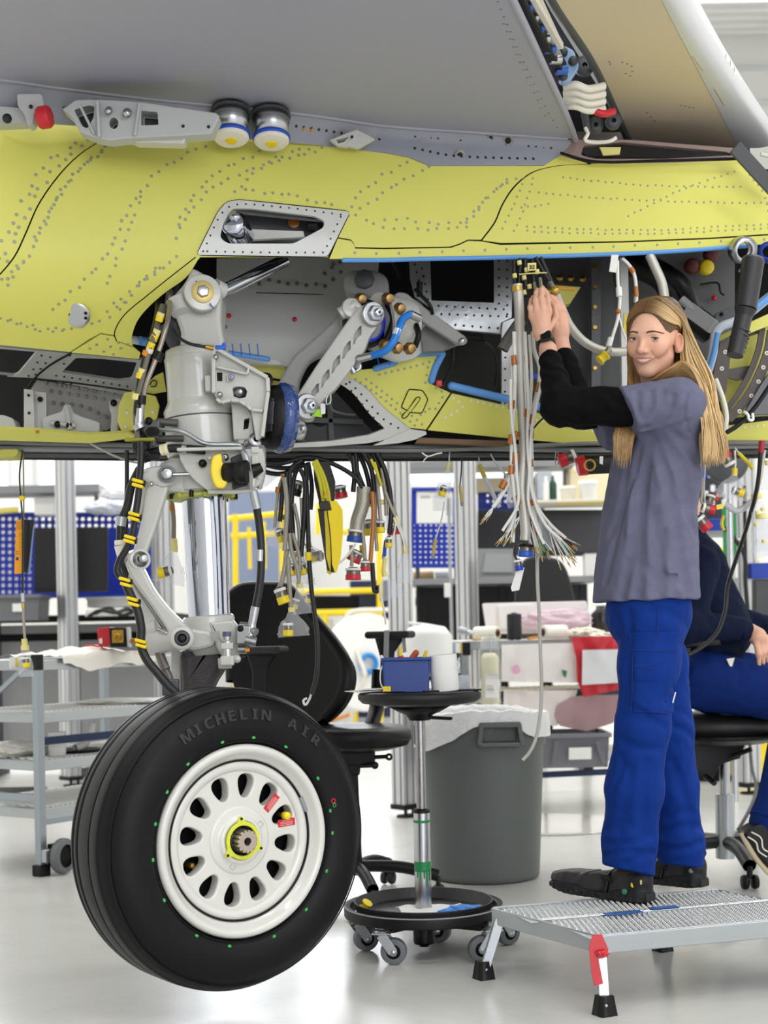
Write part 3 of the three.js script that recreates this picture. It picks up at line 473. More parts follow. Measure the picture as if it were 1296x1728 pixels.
 part(fr, 'lamp_body',[lathe([[0,.05],[.03,.05],[.038,.03],[.044,0],[.044,-.05]],P(398,387,skinD(398,387) + .03),V(-.2,.25,1)),lathe([[0,.03],[.016,.03],[.018,0]],P(398,372,skinD(398,372) + .0),V(-.1,.3,1))],M.chrome);
 part(fr, 'lamp_socket',lathe([[.01,.02],[.028,.02],[.03,.0]],P(402,378,skinD(402,378) + .01),V(-.1,.3,1)),M.black);
 part(fr, 'arm',plate([[418,386],[512,390],[514,400],[420,405]],skinD(460,390) + .04,.02),M.greyPaint);
 part(fr, 'amber_cap',lathe([[0,.006],[.018,.006],[.018,0]],P(496,376,skinD(496,376) + .1),V(0,0,1)),M.amber);
 part(fr, 'hinge_block',rbox(P(528,376,skinD(528,376) + .06),.035,.04,.05),M.black);
}
{ // fittings hanging on the wing root
 const g = mat(0xb9bbbb,.42);
 const l = air('bracket',[plate(rounded([[28,158],[70,158],[74,175],[70,186],[58,190],[56,208],[46,212],[40,190],[30,180]],5),4.12,.05),plate(rounded([[-10,178],[40,182],[44,206],[-10,208]],4),4.16,.06)],g);
 part(l, 'red_plug',lathe([[0,-.02],[.026,-.02],[.032,-.012],[.032,.012],[.026,.02],[0,.02]],P(75,198,4.10),V(1,.1,.1)),M.red);
 part(l, 'bolt',[ball(P(52,180,4.115),.006),ball(P(12,200,4.12),.014)],M.rivetDark);
 const b = air('hinge_bracket',plate(rounded([[104,184],[128,168],[165,167],[240,172],[365,190],[371,196],[356,226],[205,234],[185,237],[160,232],[134,222],[120,196]],4),4.13,.06,{ holes: [rounded([[236,184],[268,187],[270,213],[236,214]],5),ring2(192,208,10,12),rounded([[122,184],[150,175],[162,178],[160,200],[148,220],[136,214]],5)],bevel: .004 }),g);
 part(b, 'back_plate',plate([[104,180],[160,166],[300,180],[290,226],[150,226]],4.2,.02),M.darkGrey);
 part(b, 'rib',[beam(P(165,170,4.12),P(168,232,4.12),.01,.02,V(0,0,1)),beam(P(236,175,4.125),P(228,230,4.125),.008,.02,V(0,0,1)),beam(P(135,178,4.13),P(160,228,4.13),.008,.02,V(0,0,1))],g);
 part(b, 'bolt',[lathe([[0,.02],[.01,.02],[.011,0]],P(184,186,4.12),V(0,-.6,1)),lathe([[0,.02],[.012,.02],[.013,0]],P(215,190,4.12),V(0,-.6,1))],M.steel);
 part(b, 'bolt',[ball(P(309,213,4.13),.005),ball(P(352,214,4.13),.005)],M.rivetDark);
 part(b, 'lower_fitting',plate(rounded([[208,230],[316,226],[310,242],[230,240]],3),4.16,.05,{ bevel: .004 }),M.greyPaint);
 for (const [x,y] of [[389,220],[457,226]]) {
 const at = P(x,y - 29,stripD(x,210) - .05),dn = V(.02,-1,.16);
 const c = air('round_fitting',lathe([[0,0],[.056,0],[.058,.02],[.054,.022],[.054,.07],[0,.07]],at,dn,40),M.steel);
 part(c, 'blue_ring',lathe([[.054,.064],[.058,.066],[.058,.074],[.054,.076]],at,dn,40),mat(0x1d4fc0,.4));
 part(c, 'face',lathe([[.054,.076],[.054,.082],[.046,.09],[0,.09]],at,dn,40),M.offWhite); part(c, 'yellow_spot',lathe([[.018,.09],[.016,.094],[0,.094]],at,dn),M.yellowPaint);
 part(c, 'top_flange',lathe([[0,-.012],[.06,-.012],[.062,0],[0,.001]],at,dn,40),M.darkGrey);
 }
 const s = air('small_bracket',[plate([[602,218],[632,234],[604,250],[584,246]],stripD(610,235) - .06,.02),plate([[556,236],[602,218],[606,222],[586,248],[570,246]],stripD(580,235) - .045,.02,{ holes: [[[566,236],[590,230],[582,240],[570,243]]] })],M.greyPaint);
 part(s, 'bolt',ball(P(594,231,stripD(594,231) - .07),.005),M.rivetDark);
}
{ // gap between wing and flap, with its actuator parts; flap; recess below
 const D = (x,y) => planeD(x,y,2.86);
 air('gap_beam',sheet([[800,-130],[850,-130],[930,20],[1065,236],[1000,250],[960,215]],D,.04,{ step: 60 }),mat(0x45494f,.5,.3));
 const m = air('actuator_plate',plate(rounded([[936,86],[952,76],[968,84],[978,112],[962,136],[948,140],[938,120]],5),4.34,.03,{ bevel: .004 }),mat(0x8fb0d8,.35));
 for (const [x,y] of [[950,88],[950,128],[967,103]]) part(m, 'boss',lathe([[0,.014],[.008,.014],[.009,.008],[.014,.008],[.015,0]],P(x,y,4.335),V(0,-.3,1)),M.darkGrey);
 air('actuator_rail',[beam(P(860,-30,3.7),P(948,130,4.4),.05,.05),beam(P(874,-30,3.75),P(925,72,4.2),.02,.03)],M.black);
 air('white_rail',[beam(P(880,-40,3.66),P(946,78,4.15),.018,.02),beam(P(894,-40,3.7),P(940,60,4.12),.01,.012)],M.offWhite);
 for (let i = 0; i < 7; i++) air('actuator_roller',rod(P(878 + i * 10,12 + i * 18,3.83 + i * .075),P(896 + i * 10,10 + i * 18,3.84 + i * .075),.012,.014,14),i % 2 ? M.steel : mat(0x2a5fb4,.4));
 for (let i = 0; i < 4; i++) air('bellows_fold',tube([P(952,146 + i * 11,4.4 + i * .03),P(972,143 + i * 12,4.38 + i * .03),P(992,150 + i * 12,4.4 + i * .03),P(1020,145 + i * 13,4.42 + i * .03)],.012,16),M.offWhite);
 air('red_strap',tube([P(1000,186,4.5),P(1018,192,4.5),P(1036,188,4.52)],.012,12),M.red);
 air('rod_end',[rod(P(985,180,4.55),P(992,225,4.6),.012),lathe([[.008,-.012],[.025,-.012],[.025,.012],[.008,.012]],P(1005,212,4.6),V(0,0,1)),lathe([[.008,-.012],[.025,-.012],[.025,.012],[.008,.012]],P(1035,205,4.58),V(0,0,1)),lathe([[.008,-.012],[.03,-.012],[.03,.012],[.008,.012]],P(986,112,4.45),V(0,0,1))],M.darkGrey);
 air('loose_wire',[tube([P(988,216,4.55),P(992,226,4.54),P(987,236,4.54),P(1000,240,4.54),P(1030,238,4.52),P(1040,232,4.52)],.006,24)],M.offWhite);
 // flap: flat bare panel with a bright rounded leading edge
 const inner = (y) => lerp(1115,1243,y / 246),outer = (y) => lerp(1178,1300,y / 205) - 10 * sin(clamp(y / 205) * PI) * .4;
 const FD = (x,y) => { const t = clamp((x - inner(y)) / (outer(y) - inner(y))); return planeD(x,y,2.79) + .26 * (1 - sqrt(max(0,1 - (t * .985) ** 2))); };
 const flapOut = []; for (let y = -130; y <= 246; y += 12) flapOut.push([outer(y),y]);
 const innerOut = []; for (let y = -130; y <= 246; y += 24) innerOut.push([inner(y),y]);
 const f = air('flap',sheet([[865,-130],...innerOut,[1243,249],[1150,243],[1060,234],[998,100],[933,0]],FD,.02,{ step: 30 }),M.bareAlu);
 part(f, 'leading_edge',sheet([...innerOut.map(([x,y]) => [x + .8,y]),[1244,250],[1280,250],...rev(flapOut)],FD,.02,{ step: 16 }),mat(0xd9dade,.35,.35));
 part(f, 'fasteners',fasteners([[[1050,105],[1066,112],[1064,128],[1056,124]],[[1030,108],[1028,104]],[[1092,190],[1104,204]],[[1150,178],[1170,182]]],FD,.004,8),M.rivetGrey,{ kind: 'stuff' });
 part(f, 'edge_channel',tube([[865,-130],[933,0],[998,100],[1060,234]].map(([x,y]) => P(x,y,FD(x,y) + .02)),.016,20),M.darkGrey);
 part(f, 'scratch',[tube([P(1168,95,FD(1168,95) - .0005),P(1186,120,FD(1186,120) - .0005)],.0012,4,5),tube([P(1205,150,FD(1205,150) - .0005),P(1222,178,FD(1222,178) - .0005)],.0012,4,5)],M.gold);
 const br = mat(0x8b7671,.55),RD = (x,y) => skinD(x,270) + .0;
 air('recess_frame',[sheet([[962,236],[1060,236],[1243,250],[1262,268],[1120,276],[1000,275],[944,262]],RD,.02,{ holes: [rounded([[985,246],[1050,240],[1225,256],[1240,262],[1120,268],[1005,268],[980,262]],4)],step: 40 })],br);
 air('recess_floor',sheet([[960,238],[1243,248],[1262,270],[1000,272]],(x,y) => RD(x,y) + .16,.01),M.black);
 air('recess_back',sheet([[955,222],[1262,226],[1268,272],[950,266]],(x,y) => RD(x,y) + .3,.01,{ step: 80 }),mat(0x4a403c,.6));
 air('recess_edge',[tube([P(946,258,4.69),P(998,272,4.72),P(1120,271,4.78),P(1258,267,4.85)],.005,30)],M.dark);
 air('yellow_sticker',plate([[1012,248],[1048,248],[1046,260],[1018,262]],4.75,.01),mat(0xd9d07a,.6));
 air('side_link',[beam(P(1240,248,4.74),P(1310,325,4.8),.05,.012,V(0,0,1))],M.darkGrey); air('side_link_edge',plate([[1285,256],[1310,262],[1310,268],[1283,262]],4.8,.01),M.greyPaint);
}
{ // added hull sheets that keep light out of the bay from above and behind, rarely seen from here
 const D0 = [[4.75,430],[5.1,300]];
 air('added_hull_shell',[sheet([[-120,330],[1420,330],[1420,770],[-120,770]],(x,y) => 5.75 + .3 * x / 970,.02,{ step: 120 })],M.dark);
 const a = [P(-120,425,4.3),P(1420,400,5.0)];
 const g = []; for (const [dz,y] of [[.0,0]]) g.push(); 
 const roof = new THREE.BufferGeometry(); const q = [P(-140,300,4.28),P(1450,300,5.05),P(1450,390,6.3),P(-140,390,5.75)],up = V(0,.03,0);
 const idx = []; const pts = [...q,...q.map((p) => p.clone().add(up))]; for (const [i,j,k] of [[0,1,2],[0,2,3],[4,6,5],[4,7,6],[0,4,5],[0,5,1],[1,5,6],[1,6,2],[2,6,7],[2,7,3],[3,7,4],[3,4,0]]) idx.push(pts[i],pts[j],pts[k]);
 roof.setFromPoints(idx); roof.computeVertexNormals(); air('added_bay_roof',roof,M.dark);
}
{ // inside the bay
 const GD = (x,y) => 4.98 + .0004 * (x - 380) + .0016 * (560 - y) * (y < 560 ? .6 : .2);
 const p = air('bay_panel',sheet([[366,436],[600,430],[640,438],[636,480],[570,545],[500,608],[470,626],[366,604]],GD,.01,{ step: 40 }),M.bay);
 part(p, 'rivet_heads',fasteners([[[420,482],[436,480],[462,472],[480,482],[494,475],[510,484],[528,478],[542,486],[575,460]],[[548,462],[562,446]],[[560,452],[574,444]]],GD,.008,17,{ th: .006 }),mat(0x7d7468,.5),{ kind: 'stuff' });
 part(p, 'red_pin',ball(P(497,539,GD(497,539) - .003),.009),M.red); part(p, 'red_pin',ball(P(386,533,GD(386,533) - .003),.009),M.red); part(p, 'stud',rod(P(374,550,4.96),P(382,552,4.95),.006),M.rivetGrey);
 part(p, 'panel_joint',tube([P(432,494,GD(432,494) - .002),P(546,497,GD(546,497) - .002)],.0016,4,6),M.dark);
 air('bay_shelf',[plate([[366,592],[430,600],[470,608],[480,616],[366,612]],4.86,.2)],M.greyPaint);
 const pr = air('edge_protector',ctube([P(388,596,4.78),P(452,606,4.8)],.009,4),M.blueProt); for (let i = 0; i < 4; i++) part(pr, 'tie',tube([P(394 + i * 14,600,4.77),P(392 + i * 14,580,4.77)],.002,2,5),mat(0x1f5fc8,.4));
 air('yellow_sill',sheet([[366,608],[400,604],[480,618],[478,640],[430,632],[366,624]],() => 4.9,.01),M.yellowShaded);
 air('yellow_sill',sheet([[395,632],[480,645],[478,668],[395,668]],() => 5.0,.01),M.yellowShaded);
 // bright perforated frame and posts
 const al = mat(0xbfc1c3,.3,.7,grain(.0005,3, 'blotch'));
 const f = air('bay_frame',plate([[690,430],[866,428],[864,536],[846,545],[846,563],[733,553],[728,520],[700,500],[692,470]],5.08,.02,{ holes: [rounded([[725,434],[835,434],[835,512],[727,508]],3)] }),al);
 const flat = (d) => () => d;
 part(f, 'fastener_holes',fasteners([[[740,516],[850,522]],[[745,530],[855,534]],[[740,546],[840,554]],[[842,440],[842,512]],[[856,440],[856,530]],[[700,446],[714,500]],[[710,440],[722,505]]],flat(5.078),.0042,14),M.rivetDark,{ kind: 'stuff' });
 const post = air('bay_post',plate([[848,543],[868,536],[874,560],[872,690],[846,690],[846,560]],5.04,.03),al);
 part(post, 'fastener_holes',fasteners([[[853,565],[852,680]]],flat(5.038),.004,20),M.rivetDark,{ kind: 'stuff' });
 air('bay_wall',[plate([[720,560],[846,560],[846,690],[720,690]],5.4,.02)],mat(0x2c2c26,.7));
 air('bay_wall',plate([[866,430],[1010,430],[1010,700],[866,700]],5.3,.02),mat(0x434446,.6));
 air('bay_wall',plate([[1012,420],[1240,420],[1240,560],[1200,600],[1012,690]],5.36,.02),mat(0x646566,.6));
 const wp = air('bay_post',plate([[998,430],[1014,430],[1014,700],[998,700]],5.2,.04),mat(0x5f6062,.45,.3)); part(wp, 'rivet_heads',fasteners([[[1004,450],[1004,690]]],flat(5.198),.009,34,{ th: .006 }),M.brass,{ kind: 'stuff' });
 const wq = air('bay_post',plate([[1046,440],[1060,440],[1064,690],[1050,690]],5.0,.03),mat(0xd3d4d2,.4)); part(wq, 'yellow_mark',plate([[1053,529],[1058,529],[1057,562],[1052,560]],4.995,.004,{ bevel: .001 }),M.yellowPaint);
 const box = air('yellow_label_box',plate([[928,480],[980,484],[962,512],[940,520],[925,512]],4.95,.05),mat(0xb9b24c,.5)); part(box, 'warning_label',plate([[942,482],[972,485],[970,490],[941,488]],4.945,.004,{ bevel: .001 }),mat(0xe0a51f,.5));
 air('bolt_row',[[945,469],[963,470],[983,471],[1000,471],[1003,503]].map(([x,y]) => lathe([[0,.01],[.011,.01],[.013,0]],P(x,y,5.27),V(0,0,1),10)),M.brass);
 air('yellow_box',plate([[872,620],[900,625],[902,660],[872,655]],5.25,.05),mat(0x8a8a2e,.6)); air('blue_clip',plate([[884,628],[918,630],[922,668],[912,668],[908,640],[884,640]],5.2,.02),mat(0x1848b0,.5));
 for (const [x,y,m] of [[1190,452,M.yellowPlastic],[1166,450,mat(0x5e1620,.5)],[1198,431,mat(0x5e1620,.5)]]) air('round_plug',lathe([[0,.03],[.02,.03],[.028,.02],[.028,0]],P(x,y,5.3),V(.1,-.1,1)),m);
 air('black_pipe',[tube([P(1060,440,5.15),P(1120,470,5.1),P(1150,520,5.12),P(1200,560,5.15)],.05,24,12),tube([P(1090,440,5.1),P(1150,480,5.05),P(1170,530,5.1)],.03,24,10)],M.black);
 air('bay_link',[tube([P(1150,505,5.0),P(1180,530,4.98),P(1202,545,4.96)],.016,10),beam(P(1160,520,5),P(1204,552,4.95),.03,.05)],mat(0x9a9c9d,.4));
 const bl = air('bay_plate',plate(rounded([[1208,528],[1232,518],[1246,524],[1244,545],[1222,556],[1204,552]],4),4.96,.02),M.darkGrey); part(bl, 'bolt',ball(P(1218,530,4.955),.007),M.black);
 air('joint_line',tube([P(1182,480,5.3),P(1212,478,5.3),P(1216,494,5.3),P(1222,498,5.3)],.004,10),M.black);
 air('red_pin',ball(P(1205,503,5.32),.010),M.red);
 air('steel_clamp',[lathe([[.028,-.02],[.045,-.02],[.045,.02],[.028,.02]],P(1253,422,4.82),V(.2,-.3,1)),rod(P(1262,440,4.85),P(1250,456,4.9),.012)],M.steel);
 air('blue_ring',lathe([[.02,-.02],[.034,-.02],[.034,.02],[.02,.02]],P(1296,426,4.85),V(-.2,-.1,1)),mat(0x163aa0,.4));
 // the dark duct tube at the right
 const a = P(1270,446,4.62),b = P(1258,522,4.6),c = P(1240,600,4.58);
 const du = air('duct_tube',[rod(a,b,.036,.036,28),rod(b,P(1255,534,4.6),.036,.028,28),rod(P(1255,534,4.6),c,.028,.027,28)],mat(0x26262c,.42)); part(du, 'end_cap',[lathe([[.036,0],[.037,.01],[.034,.02],[0,.02]],a,a.clone().sub(b))],mat(0x2d2d33,.45));
 part(du, 'corrugation',[0,1,2,3,4].map((i) => lathe([[.0275,-.003],[.0295,0],[.0275,.003]],P(1252 - i * 2.4,560 + i * 8,4.59),b.clone().sub(c))),mat(0x26262c,.42));
 // blue and grey door seal, brown ribs and yellow inner skin at the right
 const se = air('door_seal',[tube([P(1186,652,4.86),P(1202,600,4.84),P(1208,562,4.84),P(1216,552,4.84),P(1250,538,4.85),P(1300,500,4.87)],.016,40)],mat(0xb7c0cc,.4)); part(se, 'blue_core',[tube([P(1190,640,4.842),P(1204,598,4.824),P(1211,562,4.824)],.009,20),tube([P(1272,522,4.84),P(1300,500,4.85)],.012,8)],M.blueProt);
 air('yellow_inner_skin',[sheet([[1215,566],[1300,528],[1330,520],[1330,700],[1222,705],[1208,640]],() => 5.12,.01)],M.yellowShaded);
 air('yellow_inner_skin',sheet([[1258,548],[1330,514],[1330,536],[1256,566]],() => 4.98,.01),M.yellow);
 const rb = mat(0x4c4440,.5,.2);
 const ribs = [smooth2([[1300,560],[1286,600],[1270,640],[1248,680],[1218,708]],5,false),smooth2([[1300,556],[1284,566],[1282,590],[1268,625],[1250,655],[1226,685]],5,false)];
 const rib = (l,w,d) => sheet([...l,...rev(l.map(([x,y]) => [x + w,y + w * .35]))],() => d,.014,{ step: 20 });
 const r1 = air('curved_rib',rib(smooth2([[1296,556],[1290,590],[1276,628],[1256,666],[1220,706]],5,false),16,4.98),rb); const r2 = air('curved_rib',rib(smooth2([[1282,556],[1276,588],[1264,622],[1246,656],[1222,690]],5,false),9,5.0),rb);
 for (const [x,y] of [[1292,596],[1286,620],[1278,644],[1266,668],[1246,694]]) part(r1, 'hole_ring',lathe([[.003,.002],[.007,.002],[.008,0]],P(x + 2,y,4.978),V(0,0,1),10),M.offWhite);
 const r3 = air('flat_rib',sheet([[1216,575],[1230,568],[1236,572],[1226,660],[1206,690],[1200,650]],() => 5.02,.012),rb); for (const [x,y] of [[1224,594],[1218,622],[1208,644]]) part(r3, 'hole_ring',lathe([[.003,.002],[.007,.002],[.008,0]],P(x,y,5.018),V(0,0,1),10),M.offWhite);
 air('cross_rib',[sheet([[1232,566],[1290,548],[1292,558],[1234,578]],() => 5.03,.012),sheet([[1222,624],[1268,616],[1264,638],[1244,642],[1220,634]],() => 5.05,.012)],rb);
 air('dark_window',plate([[1310,610],[1310,700],[1254,700],[1280,655]],4.96,.02),mat(0x3c3e42,.3));
 air('white_pipe',tube([P(1208,640,4.85),P(1220,672,4.83),P(1226,700,4.82),P(1224,730,4.82)],.008,16),M.offWhite); air('black_pipe',tube([P(1300,650,4.8),P(1272,690,4.8),P(1245,718,4.8),P(1226,730,4.8)],.008,16),M.black);
 air('white_clip',tube([P(1256,695,4.78),P(1262,700,4.77),P(1264,708,4.77),P(1270,709,4.77),P(1270,698,4.78)],.005,16),M.white);
}
{ // lower skins, door, keel and rails
 const LD = (x,y) => 4.82 + .0003 * (x - 600) + .0012 * (y - 600) * .5;
 const dl = [[579,633],[614,650],[649,687],[692,722]];
 const door = air('skin_panel',sheet([[582,627],[632,622],[690,604],[739,600],[730,627],[725,647],[760,663],[719,725],[692,722],...rev(smooth2(dl,4,false).slice(0,-1))],LD,.008,{ step: 22 }),M.yellow);
 part(door, 'fasteners',fasteners([[[600,640],[640,668],[700,718]],[[618,640],[655,668],[712,716]],[[640,632],[700,618],[735,608]],[[722,620],[718,646]],[[736,655],[748,664],[735,690]],[[710,700],[725,690]]],LD,.0048,11),M.rivet,{ kind: 'stuff' });
 const d2 = air('skin_panel',sheet([[763,664],[862,686],[930,702],[1010,716],[1200,722],[1330,706],[1330,742],[1180,748],[1010,752],[862,740],[722,726]],LD,.008,{ step: 30 }),M.yellow);
 part(d2, 'fasteners',fasteners([[[795,676],[862,690],[925,704]],[[765,672],[780,686],[752,705]],[[875,700],[920,712],[1000,728]],[[1215,724],[1320,716]]],LD,.005,11),M.offWhite,{ kind: 'stuff' });
 const pl = tube(rounded([[690,657],[713,659],[722,674],[712,697],[694,696],[677,687]],3).map(([x,y]) => P(x,y,LD(x,y) - .001)),.0022,60,6,true);
 const hatch = air('access_hatch',sheet(rounded([[690,657],[713,659],[722,674],[712,697],[694,696],[677,687]],3),(x,y) => LD(x,y) - .002,.004),M.yellow); part(hatch, 'seal',pl,M.dark); part(hatch, 'lever',[tube([P(706,672,LD(706,672) - .004),P(690,694,LD(690,694) - .004)],.006,4),tube([P(689,694,LD(689,694) - .006),P(681,704,LD(681,704) - .006)],.005,4)],M.yellow); part(hatch, 'lever_seal',tube([[709,671],[704,670],[688,692],[678,702],[680,706],[686,704],[693,695],[709,673]].map(([x,y]) => P(x,y,LD(x,y) - .003)),.0016,30,6,true),M.dark);
 const rb = smooth2([[570,640],[600,652],[632,690],[668,718],[690,724]],5,false),rb2 = smooth2([[582,632],[614,650],[649,687],[692,722]],5,false);
 const rib = air('curved_frame',sheet([...rb2.map(([x,y]) => [x,y]),[694,724],[672,738],[620,748],[540,754],[470,756],[470,750],[560,744],[622,734],[648,724],...rev(smooth2([[570,645],[596,664],[625,700],[648,722]],5,false))],(x,y) => LD(x,y) + .006,.02,{ step: 24 }),M.greyPaint);
 part(rib, 'fasteners',fasteners([[[590,645],[612,668],[648,708],[672,722]],[[584,648],[606,676],[640,716]]],(x,y) => LD(x,y) + .005,.004,15),M.rivetDark,{ kind: 'stuff' });
 air('bright_fairing',sheet([[692,724],[719,728],[720,733],[700,742],[672,748],[630,752],[660,738]],(x,y) => LD(x,y),.02),M.greyPaint);
 const cv = air('cavity_panel',plate([[470,660],[560,655],[640,740],[580,752],[470,752]],5.2,.02),mat(0x55575a,.55));
 part(cv, 'stiffener',[beam(P(506,660,5.18),P(510,750,5.18),.012,.02),beam(P(556,672,5.18),P(560,742,5.18),.012,.02),beam(P(500,708,5.18),P(612,712,5.18),.012,.02)],mat(0x6b6d70,.5)); part(cv, 'lightening_hole',lathe([[0,.001],[.035,.001],[.036,0]],P(540,703,5.195),V(0,0,1)),M.black);
 part(cv, 'wire',tube([P(556,665,5.1),P(560,690,5.1),P(580,698,5.1),P(600,700,5.1)],.004,20),M.midGrey);
 // blue protectors with ties
 const prot = (l,r = .011) => air('edge_protector',ctube(l.map(([x,y]) => P(x,y,LD(x,y) - .004)),r,20),M.blueProt);
 const t1 = prot([[634,622],[666,612]]); for (const x of [640,658]) part(t1, 'tie',tube([P(x,616,4.81),P(x - 4,600,4.81)],.002,2,5),mat(0x1f5fc8,.4));
 const t2 = prot([[698,598],[738,595],[747,598]]); for (const x of [713,733,741]) part(t2, 'tie',tube([P(x,594,4.83),P(x - 4,578,4.83)],.002,2,5),mat(0x1f5fc8,.4));
 prot([[746,598],[735,620],[728,642]],.012); prot([[762,651],[862,675],[925,690]],.014);
 // dark underside rails and cable runs
 for (const [y,r,m,d,s] of [[752,.016,M.dark,5.0,0],[758,.010,M.midGrey,4.96,3],[763,.018,M.black,5.02,-2],[768,.010,mat(0x4a4a4a,.5),4.98,2],[772,.014,M.black,5.05,0],[748,.012,M.darkGrey,5.1,-3],[755,.008,mat(0x7a7a78,.5),4.93,-5]]) air('underbelly_rail',tube([P(-60,y - 4 + s,d),P(300,y + s * .5,d),P(700,y - s,d + .05),P(1000,y - 2 + s,d + .1),P(1360,y - 8,d + .2)],r,40,8),m);
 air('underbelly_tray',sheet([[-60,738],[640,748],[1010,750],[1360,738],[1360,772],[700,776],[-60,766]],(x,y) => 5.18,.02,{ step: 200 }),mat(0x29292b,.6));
 air('bronze_frame',[plate([[705,738],[860,744],[850,752],[700,748]],4.95,.05)],mat(0x6a5238,.5,.3));
 // left lower keel
 const KD = (x,y) => 4.78 + .0002 * x + .0022 * (y - 590);
 const k = air('keel_panel',sheet([[-40,582],[113,596],[240,608],[240,660],[222,668],[60,638],[-40,628]],KD,.012,{ step: 30,holes: [rounded([[-30,586],[62,594],[30,632],[16,636],[-30,632]],4),rounded([[128,604],[176,606],[232,612],[222,640],[200,643],[104,628]],4)] }),M.primer);
 part(k, 'fasteners',fasteners([[[70,600],[55,625],[40,645]],[[85,603],[75,615],[60,632]],[[95,634],[150,642],[215,652]],[[118,600],[108,614]],[[70,641],[120,648]]],(x,y) => KD(x,y) - .001,.0042,14),M.rivetDark,{ kind: 'stuff' });
 part(k, 'joint',tube([P(120,596,KD(120,596) - .002),P(85,616,KD(85,616) - .002),P(62,635,KD(62,635) - .002),P(46,655,KD(46,655) - .002)],.004,20,6),M.black); part(k, 'lower_joint',tube([P(60,639,KD(60,639) - .002),P(140,648,KD(140,648) - .002),P(222,660,KD(222,660) - .002)],.003,20,6),M.black);
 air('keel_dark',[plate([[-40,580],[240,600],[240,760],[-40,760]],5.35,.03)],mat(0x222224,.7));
 const bump = air('bolted_plate',sheet([[62,642],[216,664],[205,712],[180,726],[60,728],[50,660]],(x,y) => 5.02 + .0006 * (y - 640),.012),mat(0xa5a3a0,.5));
 part(bump, 'bolt_heads',fasteners([[[78,646],[130,655],[190,664]],[[86,660],[150,670],[175,674]],[[102,650],[160,660]],[[90,680],[140,686],[180,704]],[[104,682],[118,684]]],(x,y) => 5.018 + .0006 * (y - 640),.0075,16,{ th: .006 }),M.rivetGrey,{ kind: 'stuff' });
 const gb = M.greyPaint;
 const u = air('upright_bracket',[plate([[40,656],[56,658],[58,728],[40,726]],4.86,.03),plate([[58,660],[78,662],[78,724],[60,724]],4.9,.03)],gb); part(u, 'bolt',[lathe([[0,.008],[.008,.008],[.009,0]],P(68,674,4.895),V(0,0,1)),ball(P(48,667,4.855),.005),ball(P(49,697,4.855),.005)],M.black);
 const w = air('hinge_fitting',[plate(rounded([[84,700],[104,694],[108,682],[118,682],[124,696],[136,702],[168,712],[168,730],[72,728],[70,706]],4),4.88,.06,{ bevel: .004 })],gb); part(w, 'bolt',[ball(P(97,716,4.865),.012),ball(P(117,718,4.865),.012)],M.black); part(w, 'rib',[beam(P(113,686,4.87),P(118,726,4.86),.012,.016),rod(P(86,714,4.868),P(128,718,4.868),.009)],gb);
 air('hinge_fitting',plate(rounded([[184,676],[202,672],[208,680],[200,696],[198,728],[186,728],[188,700],[184,690]],3),4.9,.03),gb); air('bolt',lathe([[0,.01],[.010,.01],[.012,0]],P(192,680,4.89),V(0,0,1)),M.black);
 air('left_fitting',[plate(rounded([[-20,700],[6,700],[22,706],[28,722],[-20,726]],4),4.88,.08,{ bevel: .004 })],gb);
 const yp = air('yellow_bracket',plate([[210,662],[226,660],[262,668],[268,684],[262,716],[206,730],[198,712],[200,684]],4.84,.02),M.yellow); part(yp, 'bolt',[[214,696],[212,720],[258,695]].map(([x,y]) => ball(P(x,y,4.838),.006,1,1,.5)),M.offWhite);
 const yl = air('yellow_latch_panel',sheet([[236,660],[262,634],[275,628],[280,660],[258,664]],() => 4.86,.01),M.yellow); part(yl, 'latch_line',tube([P(252,650,4.855),P(258,642,4.855),P(264,644,4.855),P(262,652,4.855),P(254,652,4.855)],.002,20,6),M.dark);
 const ys = air('skin_panel',sheet([[-40,722],[60,726],[150,734],[216,730],[230,738],[190,744],[150,748],[-40,742]],(x,y) => 4.8 + .003 * (y - 722),.01,{ step: 25 }),M.yellow);
 air('lower_fairing',plate(rounded([[-40,762],[8,758],[30,758],[31,764],[24,771],[-40,773]],3),4.9,.1),M.yellowShaded);
 const bl = air('bay_pod',[tube([P(214,573,4.7),P(228,574,4.72),P(244,577,4.75)],.014,12),ball(P(214,573,4.7),.014)],mat(0xd0d2d4,.4)); part(bl, 'blue_wrap',rod(P(236,575,4.715),P(254,578,4.74),.015),M.blueProt);
 air('yellow_mark',[plate([[60,726],[66,726],[66,731],[60,731]],4.79,.004,{ bevel: 0 })],M.amber);
}
